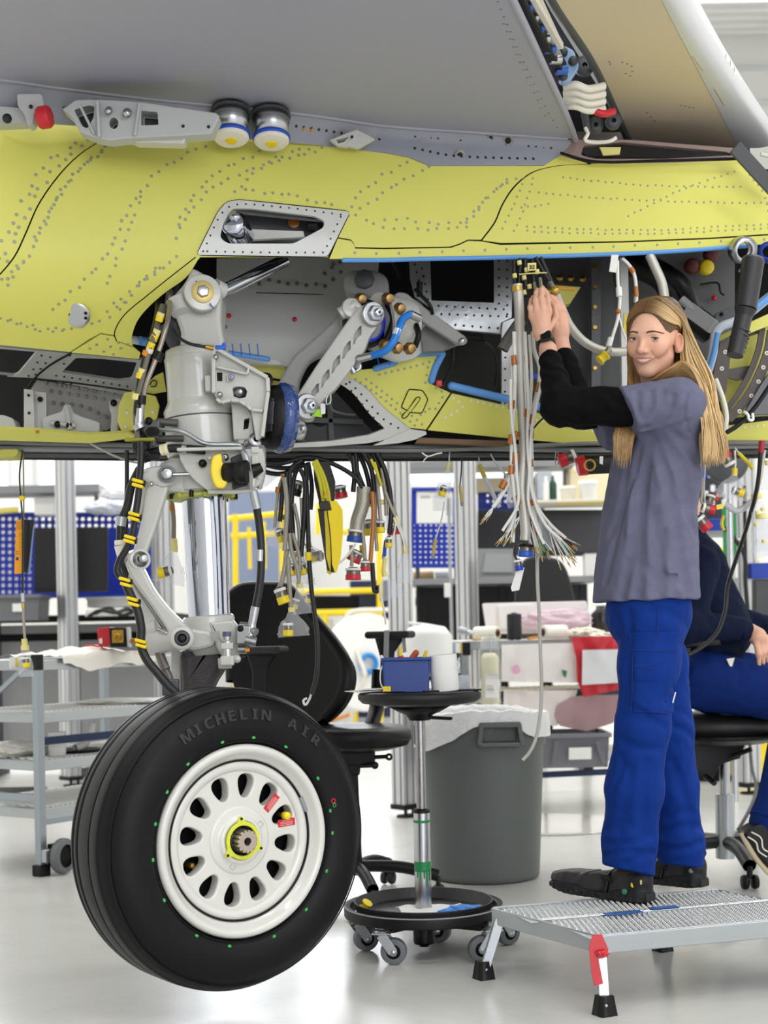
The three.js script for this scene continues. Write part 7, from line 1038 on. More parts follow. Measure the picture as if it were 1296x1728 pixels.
{ // ----- the standing worker -----
 const D = 4.34,who = thing('person', 'smiling woman with long blonde hair, grey t-shirt and blue trousers reaching into the bay', 'person',V(P(1095,1510,D).x,.215,-D));
 const Ho = P(1102,574,4.28),HM = new THREE.Matrix4().makeRotationFromEuler(new THREE.Euler(.2,-.58,-.11, 'YXZ')).setPosition(Ho); HM.multiply(new THREE.Matrix4().makeScale(1.0,.925,.97));
 const H = makeHead(),hl = (x,y,z) => V(x,y,z).applyMatrix4(HM);
 const fwd = V(-.92,0,.39),lat = V(.39,0,.92);
 const neckB = hl(0,-.2,-.045),ch = P(1114,745,4.345),Ls = P(1146,686,4.2),Rs = P(1085,692,4.47),Le = P(946,686,4.27),Lw = P(925,590,4.44),Re = P(978,693,4.42),Rw = P(948,588,4.53);
 const Lh = P(1112,1030,4.27),Lk = P(1088,1245,4.29),La = P(1070,1430,4.33),Rh = P(1085,1030,4.42),Rk = P(1132,1245,4.46),Ra = P(1148,1420,4.51);
 // hands: joint chains with radii
 const hand = (wrist,palmBase,fingers,thumb) => { const fs = [cone(wrist,palmBase,.024,.025)]; for (const c of fingers) { fs.push(cone(palmBase,c[0],.019,.0115)); } const fl = []; for (const c of [...fingers,thumb]) { const ds = []; for (let i = 0; i + 1 < c.length; i++) ds.push(cone(c[i],c[i + 1],.0097 - i * .0009,.0091 - i * .0011)); fl.push(blend(ds,.004)); } const palm = blend(fs,.016); return (x,y,z) => { let d = palm(x,y,z); for (const q of fl) d = smin(d,q(x,y,z),.006); return d; }; };
 const Lhand = hand(Lw,P(914,560,4.45),[[P(898,534,4.455),P(895,519,4.452),P(897,507,4.472),P(900,501,4.50)],[P(906,526,4.445),P(903.5,507,4.44),P(905,494,4.46),P(907,489,4.49)],[P(916,523,4.44),P(913.5,502,4.435),P(914,489,4.456),P(915.5,485,4.485)],[P(926,526,4.445),P(924.5,507,4.44),P(922,494,4.458),P(920,490,4.485)]],[P(926,556,4.462),P(938,536,4.485),P(936,518,4.505),P(928,506,4.52)]);
 const Rhand = hand(Rw,P(946,560,4.535),[[P(938,534,4.54),P(930,516,4.545),P(922,506,4.55),P(914,502,4.55)],[P(944,532,4.545),P(938,512,4.55),P(930,502,4.555),P(922,498,4.56)],[P(949,532,4.55),P(944,514,4.56),P(937,504,4.565),P(930,500,4.57)],[P(954,536,4.555),P(950,520,4.565),P(944,510,4.57),P(938,506,4.575)]],[P(940,556,4.52),P(932,536,4.52),P(926,520,4.53),P(920,510,4.54)]);
 const limbs = blend([cone(neckB,ch,.06,.09),cone(P(1102,900,4.345),ch,.085,.095),cone(P(1098,1030,4.345),P(1102,900,4.345),.09,.085),cone(ch,Ls,.07,.045),cone(ch,Rs,.07,.045),cone(Ls,Le,.046,.036),cone(Le,Lw,.036,.024),cone(Rs,Re,.046,.036),cone(Re,Rw,.036,.024),cone(Lh,Lk,.07,.05),cone(Lk,La,.05,.034),cone(Rh,Rk,.07,.05),cone(Rk,Ra,.05,.034)],.03);
 const plain = () => SK,handCol = (x,y,z) => mixc(SK,SKR,.18 + .4 * clamp(noise(x * 45,y * 45,z * 45)));
 // eyelids as patches over the eyeballs
 const lidGeo = (s) => { const pos = [],col = [],idx = [],N = 24,Mv = 9,put = (az,el,r) => { const c = hl(s * .033 + r * sin(az) * cos(el),.0065 + r * sin(el),.0658 + r * cos(az) * cos(el)); pos.push(c.x,c.y,c.z); };
 for (const top of [1,0]) { const base = pos.length / 3; for (let i = 0; i <= N; i++) { const u = i / N * 2 - 1,az = u * 1.12,k = sqrt(max(0,1 - u * u * .98)); const edge = top ? .03 + .29 * k : -.05 - .20 * k; for (let j = 0; j <= Mv; j++) { const t = j / Mv; put(az * (1 + .12 * t),lerp(edge,top ? 1.15 : -1.1,t),.0142 - .0006 * (t > .02 ? 0 : 1)); const c = mixc(SK,SKR,top ? .55 : .45); col.push(...c); } } for (let i = 0; i < N; i++) for (let j = 0; j < Mv; j++) { const a = base + i * (Mv + 1) + j,b = a + Mv + 1; top ? idx.push(a,b,a + 1,b,b + 1,a + 1) : idx.push(a,a + 1,b,b,a + 1,b + 1); } }
 const g = new THREE.BufferGeometry(); g.setAttribute('position',new THREE.Float32BufferAttribute(pos,3)); g.setAttribute('color',new THREE.Float32BufferAttribute(col,3)); g.setIndex(idx); g.computeVertexNormals(); return g; };
 const box3 = (l,m = .05) => { const b = new THREE.Box3().setFromPoints(l); return [b.min.addScalar(-m),b.max.addScalar(m)]; };
 const hb = box3([Lw,P(893,500,4.45),P(938,480,4.5)],.05),rb_ = box3([Rw,P(912,498,4.55),P(955,500,4.58)],.045);
 const Lfore = blend([cone(Le,Lw,.036,.0245)],.01),Lall = (x,y,z) => smin(Lhand(x,y,z),Lfore(x,y,z),.015),Rfore = cone(Re,Rw,.036,.0245),Rall = (x,y,z) => smin(Rhand(x,y,z),Rfore(x,y,z),.015);
 const skinBody = part(who, 'body',[headGeo(H,HM,.0022),sdfMesh(limbs,...box3([neckB,Ls,Rs,Le,Re,Lw,Rw,La,Ra],.09),.016,plain),sdfMesh(Lall,...hb,.0026,handCol),sdfMesh(Rall,...rb_,.003,handCol),lidGeo(1),lidGeo(-1)],skinM);
 // eyes looking into the lens
 for (const s of [-1,1]) {
 const c = hl(s * .033,.0065,.0658),dir = V(0,EYE,0).sub(c).normalize().add(V(.0,.0,0)).normalize();
 const e = part(who, 'eye',ball(c,.0132,1,1,1,32),mat(0xd9cec8,.18)); part(e, 'iris',lathe([[0,.01335],[.0030,.01330],[.0058,.0122],[.0062,.0117]],c,dir,28),mat(0x6b5f4e,.25)); part(e, 'pupil',lathe([[0,.0136],[.0024,.0135],[.0027,.0133]],c,dir,20),mat(0x0a0808,.15));
 const lash = []; for (let i = 0; i <= 14; i++) { const u = i / 14 * 2 - 1,az = u * 1.1,el = .03 + .29 * sqrt(max(0,1 - u * u * .98)); lash.push(hl(s * .033 + .0147 * sin(az) * cos(el),.0065 + .0147 * sin(el),.0658 + .0147 * cos(az) * cos(el))); } part(who, 'eyelashes',tube(lash,.0015,30,5),mat(0x1e1410,.7));
 const brow = []; const bp = [[.012,.0265],[.020,.0290],[.030,.0310],[.040,.0295],[.049,.0245]]; for (let q = 0; q < 90; q++) { const t = rnd(),i = min(3,floor(t * 4)),k = t * 4 - i,x = lerp(bp[i][0],bp[i + 1][0],k),y = lerp(bp[i][1],bp[i + 1][1],k) + rr(-.0028,.0028) * (1 - t * .6); const a = H.front(s * x,y),b = H.front(s * (x + .0055),y + .0022 * (1 - 2.2 * t)); a.z += .0006; b.z += .0007; brow.push(tube([a.applyMatrix4(HM),b.applyMatrix4(HM)],.0006,2,4)); } part(who, 'eyebrow',brow,mat(0x5a3d29,.8));
 }
 // teeth
 const teeth = []; for (let i = 0; i < 10; i++) { const x = (i - 4.5) * .0049,w = abs(i - 4.5) < 1 ? .0052 : .0046; const g = new RoundedBoxGeometry(w,.0115,.004,2,.0014); g.rotateY(atan2(x * 28,1)); g.translate(x,H.ym(x) + .0014,H.lz(x) - .0035); teeth.push(place(g,HM)); } part(who, 'teeth',teeth,mat(0xf4efe6,.25));
 part(who, 'mouth_cavity',place((() => { const g = new THREE.SphereGeometry(.02,16,10); g.scale(1.1,.5,.5); g.translate(0,-.059,.062); return g; })(),HM),mat(0x3a1512,.6)); part(who, 'earring',ball(hl(.080,-.026,.0),.0022),M.steel);
 // ---- hair ----
 const hair = [],HR = lin(0x4a3524),HB = lin(0xb98f58),HL = lin(0xe8cb98),HD = lin(0x8f6b40);
 const capE = ell(V(0,.044,-.020),.0775,.0955,.0985),hole = ell(V(.002,-.032,.098),.071,.130,.085);
 const capF = (x,y,z) => { let d = capE(x,y,z) + .0012 * noise(x * 200 ,y * 25,z * 60); d = smax(d,-hole(x,y,z),.012); for (const s of [1,-1]) d = smax(d,-(hypot((x - s * .078) * .6,y + .006,(z - .000) * 1.05) - .036),.008); return smax(d,-.05 - y + (z > -.02 ? .0 : -.06),.02); };
 const hcol = (x,y,z) => { const t = clamp(hypot(x * 1.1,(y - .12) * 1.3,(z - .02) * .5) / .17),n = noise(x * 220,y * 18,z * 90) * .5 + .5; return mixc(HR,HD,.25 * n + .2 * t); };
 hair.push(place(sdfMesh(capF,V(-.1,-.12,-.14),V(.1,.14,.1),.0035,hcol),HM));
 const lock = (pts,r0,r1,c0,c1,n = 22) => { const cv = curve(pts),g = new THREE.TubeGeometry(cv,n,1,5,false),p = g.attributes.position,nn = g.attributes.normal,col = new Float32Array(p.count * 3); for (let i = 0; i <= n; i++) { const t = i / n,c = cv.getPointAt(t),r = lerp(r0,r1,t) * (t > .78 ? (1 - t) / .22 * .9 + .1 : 1) * (t < .05 ? .4 + t * 12 : 1),cc = mixc(c0,c1,sstep(.0,.5,t)); for (let j = 0; j <= 5; j++) { const k = i * 6 + j; p.setXYZ(k,c.x + nn.getX(k) * r,c.y + nn.getY(k) * r,c.z + nn.getZ(k) * r); col.set(cc,k * 3); } } g.setAttribute('color',new THREE.BufferAttribute(col,3)); hair.push(g); };
 const onCap = (az,el,o = 0) => hl((.0775 + o) * sin(az) * cos(el),.044 + (.0955 + o) * sin(el),-.020 + (.0985 + o) * cos(az) * cos(el));
 const tone = () => mixc(mixc(HB,HL,sqrt(rnd())),HD,rnd() * rnd() * .8);
 for (let i = 0; i < 330; i++) {            // image right: over the side of the head, behind the ear, down the back
 const t = rnd(),u = rnd(),w = rnd(),o = .002 + .007 * w;
 const azEnd = lerp(1.42,2.6,t),p = [onCap(lerp(.15,2.7,t),lerp(1.12,1.42,rnd()),.001),onCap(lerp(.62,2.3,t),.95,o),onCap(lerp(1.12,2.4,t),.52,o),onCap(lerp(1.5,2.5,t),.12,o + .004)];
 const ex = lerp(1186,1227,u),my = lerp(660,640,u);
 p.push(P(lerp(1150,1181,u) + rr(-2,2),lerp(606,596,u),lerp(4.26,4.36,t)),P(lerp(1166,1203,u) + rr(-2,2),my,lerp(4.19,4.3,t)),P(lerp(1184,1213,u) + rr(-3,3),702,lerp(4.14,4.22,w)),P(ex - 2 + rr(-4,4),745,lerp(4.13,4.2,w)),P(ex + rr(-5,5),lerp(786,776,u) + rr(-26,8),lerp(4.13,4.2,w)));
 lock(p,.0030,.0022,t < .3 ? mixc(HR,HD,rnd()) : HR,tone(),34);
 }
 for (let i = 0; i < 130; i++) {             // sweeping from under the jaw across the neck to the back
 const u = rnd(),w = rnd(); lock([P(lerp(1100,1118,u),lerp(640,646,w),4.24 + .04 * w),P(lerp(1128,1138,u),lerp(622,646,w),4.21 + .05 * w),P(1154 + rr(-4,4),lerp(610,648,w),4.20 + .05 * w),P(lerp(1176,1186,u),lerp(640,672,w),4.16 + .04 * w),P(lerp(1188,1204,u),712,4.14),P(lerp(1186,1214,u),lerp(768,784,w),4.13)],.0030,.0022,mixc(HD,HB,rnd()),tone(),26);
 }
 for (let i = 0; i < 150; i++) {             // image left: down beside the cheek and in front of the chest
 const t = rnd(),u = rnd(),w = rnd(),o = .001 + .005 * w; const p = [onCap(lerp(-.1,-2.4,t),lerp(1.15,1.45,rnd()),.001),onCap(lerp(-.62,-2.1,t),.9,o),onCap(lerp(-1.05,-2.1,t),.45,o),onCap(lerp(-1.3,-2.0,t),.0,o)];
 p.push(P(lerp(1059,1066,u),600,4.33),P(lerp(1060,1078,u),640,4.33),P(lerp(1052,1078,u),690,4.3),P(lerp(1037,1070,u) + rr(-3,3),735,4.235),P(lerp(1038,1062,u) + rr(-4,4),lerp(755,792,w),4.225)); lock(p,.0028,.0022,HR,mixc(HD,tone(),rnd() * .6),30);
 }
 for (let i = 0; i < 420; i++) { const t = i / 420,s = i % 5 < 3 ? 1 : -1,w = rnd(),o = .0005 + .004 * w; const e0 = lerp(.52,1.35,t); lock([onCap(-.05 + s * .02 + rr(-.02,.02),e0,.0005),onCap(s * lerp(.46,.7,t),lerp(.42,1.08,t),o),onCap(s * lerp(.82,1.05,t),lerp(.20,.82,t),o + .001),onCap(s * lerp(1.12,1.4,t),lerp(.08,.44,t),o + .001),onCap(s * lerp(1.4,1.75,t),lerp(.02,.1,t),.003),onCap(s * lerp(1.75,2.1,t),-.2,.001)],.0020,.0024,mixc(HR,HD,.6 * rnd()),s > 0 ? mixc(mixc(HB,HL,rnd()),HD,rnd() * .6) : mixc(HD,HB,rnd() * .5),26); }
 for (let i = 0; i < 110; i++) { const u = rnd(),w = rnd(); lock([onCap(lerp(1.7,2.4,w),.1,.0),P(lerp(1136,1172,u),592,lerp(4.30,4.36,w)),P(lerp(1134,1182,u),624,4.33),P(lerp(1138,1192,u),664,4.3),P(lerp(1180,1204,u),712,4.2)],.003,.0026,HR,mixc(HD,HB,rnd()),18); }
 const vol = blend([cone(P(1158,596,4.33),P(1184,655,4.27),.030,.034),cone(P(1184,655,4.27),P(1200,712,4.205),.034,.030),cone(P(1200,712,4.205),P(1204,764,4.19),.030,.020),cone(P(1118,638,4.27),P(1150,626,4.27),.014,.024),cone(P(1150,626,4.27),P(1184,660,4.25),.024,.028),cone(P(1064,600,4.345),P(1066,690,4.315),.010,.014),cone(P(1064,690,4.315),P(1052,765,4.25),.014,.022)],.03);
 hair.push(sdfMesh((x,y,z) => vol(x,y,z) + .0025 * noise(x * 160,y * 14,z * 160),...box3([P(1158,590,4.33),P(1206,775,4.18),P(1045,780,4.23),P(1060,600,4.34)],.06),.006,(x,y,z) => mixc(HD,HB,clamp(.35 + .8 * noise(x * 170,y * 12,z * 170)))));
 part(who, 'hair',hair,new THREE.MeshPhysicalMaterial({ color: 0xffffff,vertexColors: true,roughness: .36,specularIntensity: .8 }));
 // ---- t-shirt ----
 const secs = [[652,1122,.045,.06],[664,1123,.062,.115],[682,1121,.086,.165],[720,1117,.108,.182],[780,1109,.120,.182],[860,1095,.125,.18],[940,1091,.140,.182],[1016,1089,.150,.19],[1060,1089,.15,.19]].map(([y,x,a,b]) => { const p = P(x,y,4.345); return [p.y,p.x,p.z,a,b]; });
 const torso = (x,y,z) => { let i = 0; while (i < secs.length - 2 && y < secs[i + 1][0]) i++; const A = secs[i],B = secs[i + 1],t = clamp((A[0] - y) / (A[0] - B[0]),-.3,1.2),cx = lerp(A[1],B[1],t),cz = lerp(A[2],B[2],t),a = max(.02,lerp(A[3],B[3],t)),b = max(.02,lerp(A[4],B[4],t)),X = x - cx,Z = z - cz,u = X * fwd.x + Z * fwd.z,w = X * lat.x + Z * lat.z,k = hypot(u / a,w / b); return smax((k - 1) * min(a,b) * .95,y - secs[0][0],.02); };
 const se = P(1056,692,4.215),re = P(1012,722,4.43);
 const slL = (x,y,z) => { const d = cone(Ls,se,.086,.072)(x,y,z); return d; },slR = cone(Rs,re,.085,.07);
 const plane = (a,n) => { n = n.clone().normalize(); return (x,y,z) => (x - a.x) * n.x + (y - a.y) * n.y + (z - a.z) * n.z; };
 const capL = plane(P(1059,691,4.2),P(1037,700,4.2).sub(P(1059,691,4.2))),capR = plane(P(1008,725,4.43),V(-1,-.35,0));
 const hemY0 = 1014,base0 = (x,y,z) => { let d = torso(x,y,z); d = smin(d,smax(slL(x,y,z),capL(x,y,z),.008),.035); return smin(d,smax(slR(x,y,z),capR(x,y,z),.008),.035); };
 const rib = [[[1088,736],[1048,1006],.013,.016,.03],[[1094,740],[1076,1010],.015,.015,-.02],[[1080,736],[1030,900],.012,.014,.05],[[1062,740],[1022,980],.012,.010,.02],[[1100,740],[1128,880],.015,.016,.08],[[1110,734],[1166,850],.014,.016,.1],[[1116,724],[1180,780],.012,.012,.1],[[1142,850],[1166,1004],.015,.013,-.05],[[1104,870],[1112,1006],.018,.014,.04],[[1128,900],[1140,1006],.012,.008,0],[[1160,664],[1162,730],.005,.007,-.12],[[1098,662],[1090,700],.009,.012,.1],[[1118,662],[1108,708],.010,.013,.12],[[1134,668],[1106,718],.010,.011,.1],[[1076,664],[1084,706],.008,.010,-.1],[[1150,694],[1092,724],.010,.012,.1],[[1156,714],[1100,734],.010,.012,.06],[[1128,978],[1164,992],.011,.010,.1],[[1128,968],[1160,976],.006,-.005,.1],[[1060,950],[1120,984],.014,.008,.1],[[1160,780],[1176,900],.012,.009,-.1],[[1068,800],[1060,900],.010,-.007,0],[[1112,790],[1130,960],.014,-.008,.05]].map(([a,b,w,d,k]) => surfCrease(base0,a,b,w * 1.15,d * 1.25,k));
 const hem = P(1089,1014,4.345).y;
 const shirtF = (x,y,z) => { let d = torso(x,y,z); d = smin(d,smax(slL(x,y,z),capL(x,y,z),.008),.035); d = smin(d,smax(slR(x,y,z),capR(x,y,z),.008),.035); for (const c of rib) d += c(x,y,z); d += .0028 * noise(x * 22,y * 9,z * 22) + .0016 * noise(x * 55,y * 30,z * 55); const hy = hem - .012 * ((x - secs[6][1]) * -.4) - .006 * noise(x * 16,z * 16,3); d = smax(d,hy - y,.006); return smax(d,-(cone(neckB,hl(0,-.05,-.02),.066,.062)(x,y,z)),.006); };
 const shirtM = mat(0x6c6d86,.85,0,{ sheen: .12,sheenRoughness: .6,specularIntensity: .4,bumpMap: rep(T.weave,14),bumpScale: .0006,map: (() => { const t = dataTex(256,(u,v) => { const n = tn(u,v,9) * .5 + tn(u,v,26,2) * .35 + tn(u,v,70,3) * .2; const k = .95 + .07 * n; return [k,k,k]; },true); t.repeat.set(2.5,2.5); return t; })() });
 const sh = part(who, 't_shirt',sdfMesh(shirtF,...box3([Ls,Rs,P(996,700,4.3),P(1000,1030,4.3),P(1180,1030,4.4),P(1130,640,4.3)],.16),.0058),shirtM);
 part(sh, 'hem_stitching',sdfMesh((x,y,z) => max(abs(shirtF(x,y,z) - .0002) - .0009,abs(y - hem - .022 + .006 * noise(x * 16,z * 16,3)) - .0018),...box3([P(1000,1004,4.3),P(1180,996,4.4),P(1090,1000,4.12)],.03),.0042),mat(0x585a70,.9));
 part(sh, 'sleeve_stitching',sdfMesh((x,y,z) => max(abs(shirtF(x,y,z) - .0002) - .0009,abs(capL(x,y,z) + .022) - .0016),...box3([P(1046,655,4.13),P(1085,730,4.13),P(1060,690,4.29)],.02),.0042),mat(0x8b8da6,.9));
 // ---- black long sleeves ----
 const slv = (s,e,w,r) => blend([cone(s,e,r[0],r[1]),cone(e,w,r[1],r[2])],.03);
 const bsL = slv(Ls,Le,Lw.clone().lerp(Le,.16),[.064,.055,.034]),bsR = slv(Rs,Re,Rw.clone().lerp(Re,.12),[.06,.052,.036]);
 const foldN = (x,y,z) => .004 * noise(x * 30,y * 30,z * 30) + .003 * sin((x * .7 + y) * 120 + 3 * noise(x * 20,y * 20)) * clamp(noise(x * 9,y * 9,2) + .4);
 const cl = plane(Lw.clone().lerp(Le,.13),Lw.clone().sub(Le)),crr = plane(Rw.clone().lerp(Re,.08),Rw.clone().sub(Re));
 const sleeveM = mat(0x08080b,.85,0,{ specularIntensity: .25,bumpMap: rep(T.weave,16),bumpScale: .0004 });
 part(who, 'long_sleeve',sdfMesh((x,y,z) => smax(bsL(x,y,z) + foldN(x,y,z),cl(x,y,z),.006),...box3([Ls,Le,Lw],.09),.0062),sleeveM); part(who, 'long_sleeve',sdfMesh((x,y,z) => smax(bsR(x,y,z) + foldN(x,y,z),crr(x,y,z),.006),...box3([Rs,Re,Rw],.09),.0075),sleeveM,{ drape: true });
 // ---- watch ----
 const wd = Lw.clone().sub(Le).normalize(),wc = Lw.clone().lerp(P(914,560,4.45),.28),side = V(-.25,.1,1).normalize(),xw = wd.clone().cross(side).normalize(),zw = xw.clone().cross(wd).normalize();
 const wt = part(who, 'watch_strap',(() => { const g = lathe([[.0275,-.011],[.0295,-.010],[.0295,.010],[.0275,.011],[.0262,0]],V(0,0,0),UPV,32); g.applyMatrix4(frameM(xw,wd,zw,wc)); return g; })(),mat(0x111113,.6));
 part(wt, 'watch_case',(() => { const g = new RoundedBoxGeometry(.036,.040,.011,3,.005); g.translate(.007,0,.031); g.applyMatrix4(frameM(xw,wd,zw,wc)); return g; })(),mat(0x0c0c0e,.3)); part(wt, 'watch_glass',(() => { const g = new RoundedBoxGeometry(.031,.035,.003,2,.0014); g.translate(.007,0,.0365); g.applyMatrix4(frameM(xw,wd,zw,wc)); return g; })(),mat(0x050506,.06));
 // ---- trousers ----
 const legF = (pts) => { const fs = []; for (let i = 0; i + 1 < pts.length; i++) fs.push(cone(pts[i][0],pts[i + 1][0],pts[i][1],pts[i + 1][1])); return blend(fs,.03); };
 const legL = legF([[P(1106,1015,4.29),.098],[P(1094,1120,4.28),.089],[P(1085,1225,4.28),.078],[P(1071,1330,4.3),.083],[P(1062,1420,4.325),.080],[P(1060,1490,4.335),.081]]),legR = legF([[P(1086,1015,4.42),.098],[P(1112,1120,4.44),.085],[P(1130,1225,4.46),.070],[P(1140,1330,4.48),.070],[P(1148,1420,4.5),.070],[P(1150,1478,4.51),.071]]);
 const hips = ell(P(1094,1035,4.345),.13,.13,.155),wy = P(1094,985,4.34).y;
 const t0 = (x,y,z) => smin(smin(legL(x,y,z),hips(x,y,z),.03),legR(x,y,z),.012);
 const tcr = [[[1030,1212],[1122,1226],.011,.012,.1],[[1050,1250],[1116,1264],.013,.009,-.1],[[1050,1192],[1092,1208],.010,.010,.1],[[1020,1424],[1100,1410],.012,.011,-.1],[[1018,1446],[1080,1440],.010,.012,.08],[[1060,1458],[1104,1442],.010,.010,.1],[[1022,1400],[1060,1390],.010,.008,.1],[[1120,1408],[1186,1398],.011,.012,.1],[[1116,1432],[1184,1422],.010,.012,-.1],[[1124,1380],[1170,1372],.010,.008,.1],[[1100,1030],[1162,1056],.013,.009,.1],[[1154,1090],[1126,1180],.013,.014,.1],[[1062,1300],[1042,1400],.015,.010,.05],[[1094,1290],[1086,1400],.017,.010,-.05],[[1140,1228],[1170,1246],.010,.012,.1],[[1138,1200],[1166,1210],.010,.010,.1],[[1136,1290],[1166,1400],.014,.009,.05],[[1062,1040],[1054,1180],.013,.010,.03],[[1036,1030],[1052,1110],.012,.008,.05],[[1048,1280],[1034,1330],.010,.008,.1]].map(([a,b,w,d,k]) => surfCrease(t0,a,b,w * 1.2,d,k));
 const hemL = plane(P(1060,1469,4.33),V(-.24,-1,.12)),hemR = plane(P(1150,1460,4.5),V(-.08,-1,.1));
 const trF = (x,y,z) => { let d = smin(smax(legL(x,y,z),hemL(x,y,z),.006),hips(x,y,z),.03); d = smin(d,smax(legR(x,y,z),hemR(x,y,z),.006),.012); for (const c of tcr) d += c(x,y,z); d += .004 * noise(x * 16,y * 10,z * 16) + .0018 * noise(x * 45,y * 35,z * 45); return smax(d,y - wy,.01); };
 const denim = mat(0x09307f,.8,0,{ specularIntensity: .3,bumpMap: rep(T.weave,12),bumpScale: .0006 });
 const trs = part(who, 'trousers',sdfMesh(trF,...box3([P(1020,1000,4.2),P(1180,1000,4.5),P(1015,1490,4.25),P(1190,1490,4.6)],.05),.0068),denim);
 const raised = (nm,x0,y0,x1,y1,lift,m) => { const bb = box3([P(x0,y0,4.17),P(x1,y1,4.31)],.03); const ctr = P((x0 + x1) / 2,(y0 + y1) / 2,4.2),hw = (x1 - x0) / 2 * 4.2 / FOC,hh = (y1 - y0) / 2 * 4.2 / FOC; return part(trs,nm,sdfMesh((x,y,z) => smax(abs(trF(x,y,z)) - lift,max(max(abs(x - ctr.x + (y - ctr.y) * .05) - hw,abs(y - ctr.y) - hh),-z - 4.33),.003),...bb,.0036),m || denim); };
 raised('cargo_pocket',1066,1086,1142,1204,.0048); raised('pocket_flap',1064,1066,1146,1100,.0062); raised('tool_pocket',1070,1120,1112,1150,.0062);
 for (const [x0,y0,x1,y1] of [[1068,1104,1066,1198],[1070,1200,1128,1203],[1073,1124,1110,1128],[1112,1030,1108,1084],[1066,1097,1144,1100]]) { const n = 14,pts = []; for (let i = 0; i <= n; i++) { const x = lerp(x0,x1,i / n),y = lerp(y0,y1,i / n); let d = 4.05; for (let k = 0; k < 60; k++) { const p = P(x,y,d),f = trF(p.x,p.y,p.z) - .0064; if (f < .0004) break; d += max(.0006,f * .6); } pts.push(P(x,y,d)); } part(trs, 'stitching',tube(pts,.0011,30,5),mat(0x0a2f78,.8)); }
 part(trs, 'reflective_tag',tube([P(1140,1168,4.235),P(1135,1186,4.235)],.0022,4,6),M.white);
 // ---- shoes ----
 const shoe = (heel,toe,nm) => {
 const f = toe.clone().sub(heel).setY(0),L = f.length(); f.normalize(); const s = V(-f.z,0,f.x).multiplyScalar(-1),m = frameM(f,UPV,s.clone().negate().cross(V(0,0,0)).length() ? s : s,V(heel.x,.214,heel.z)); const M4 = new THREE.Matrix4().makeBasis(f,UPV,f.clone().cross(UPV)).setPosition(heel.x,.2145,heel.z);
 const wid = (t) => lerp(.037,.053,sstep(.1,.65,t)) * (t > .76 ? sqrt(max(.05,1 - ((t - .76) / .262) ** 2)) : 1) * (t < .1 ? sqrt(max(.1,1 - ((.1 - t) / .12) ** 2)) : 1);
 const topH = (t) => t < .35 ? lerp(.098,.085,t / .35) : t < .62 ? lerp(.085,.070,(t - .35) / .27) : .070 - .016 * ((t - .62) / .38) ** 2.2;
 const upper = (x,y,z) => { const t = x / L; const side = abs(z) - wid(clamp(t)) * (1 - .28 * clamp((y - .02) / .09)),ht = y - topH(clamp(t)),ends = max(-.004 - x,x - L - .002); let d = smax(smax(side,ht,.022),smax(ends,.012 - y,.008),.026); const tongue = smax(abs(z) - .03,max(abs(x - .11) - .06,y - .10),.02); d = smin(d,hypot((x - .07) / 1.4,y - .07,z) - .040,.02); d += .0018 * noise(x * 40,y * 40,z * 40); for (let i = 0; i < 3; i++) d = smax(d,-(hypot(x - (.155 + i * .016),y - .062,abs(z) - .036) - .0034),.002); return smax(d,hypot((x - .06) * .8,y - .13,z) < .0 ? 1 : -(hypot((x - .055) * .8,y - .122,z) - .028),.006); };
 const sole = (x,y,z) => { const t = x / L,spring = .012 * sstep(.72,1,t) + .004 * sstep(.12,0,t),side = abs(z) - wid(clamp(t)) - .004 + .0025 * sin(x * 230) * (y < .016 ? 1 : .3),hh = max(spring - y,y - .030 - .010 * sin(x * 28) - spring * .6); return smax(smax(side,hh,.006),max(-.006 - x,x - L - .005),.006); };
 const g = (f2,c) => place(sdfMesh(f2,V(-.03,-.01,-.07),V(L + .03,.13,.07),c),M4);
 const o = part(who,nm,g(upper,.0034),mat(0x353337,.7,0,grain(.0008,20, 'weave'))); part(o, 'sole',g(sole,.0034),mat(0x1b1b1d,.7)); const loc = (x,y,z) => V(x,y,z).applyMatrix4(M4);
 part(o, 'strap',tube([loc(.135,.025,.052),loc(.13,.065,.040),loc(.125,.086,.0),loc(.13,.065,-.038),loc(.135,.025,-.05)],.010,30,8),M.black); part(o, 'buckle',(() => { const q = new RoundedBoxGeometry(.03,.034,.008,2,.003); q.rotateX(-.5); q.translate(.13,.066,-.047); return place(q,M4); })(),mat(0x1d1d1f,.4));
 part(o, 'heel_loop',tube([loc(.0,.098,0),loc(-.008,.116,0),loc(.006,.12,0),loc(.012,.1,0)],.004,16),M.black); part(o, 'toe_cap',g((x,y,z) => smax(smax(abs(upper(x,y,z)) - .0032,.215 - x,.004),.035 - y,.003),.0028),mat(0x232225,.5)); part(o, 'heel_patch',g((x,y,z) => smax(abs(upper(x,y,z)) - .0032,max(x - .052,.03 - y),.004),.0028),mat(0x141417,.6)); part(o, 'collar_mesh',tube([loc(.03,.1,-.028),loc(.055,.09,-.035),loc(.1,.086,-.035)],.006,14),mat(0x4a3722,.8));
 return [o,loc];
 };
 const s1 = shoe(onFloor(1097,1524,.214),onFloor(936,1499,.214), 'shoe'),s2 = shoe(onFloor(1188,1499,.214),onFloor(1045,1480,.214), 'shoe');
 for (const [a,b] of [[La,s1],[Ra,s2]]) part(who, 'sock',rod(b[1](.05,.03,0),b[1](.056,.19,0),.036,.046),M.black);
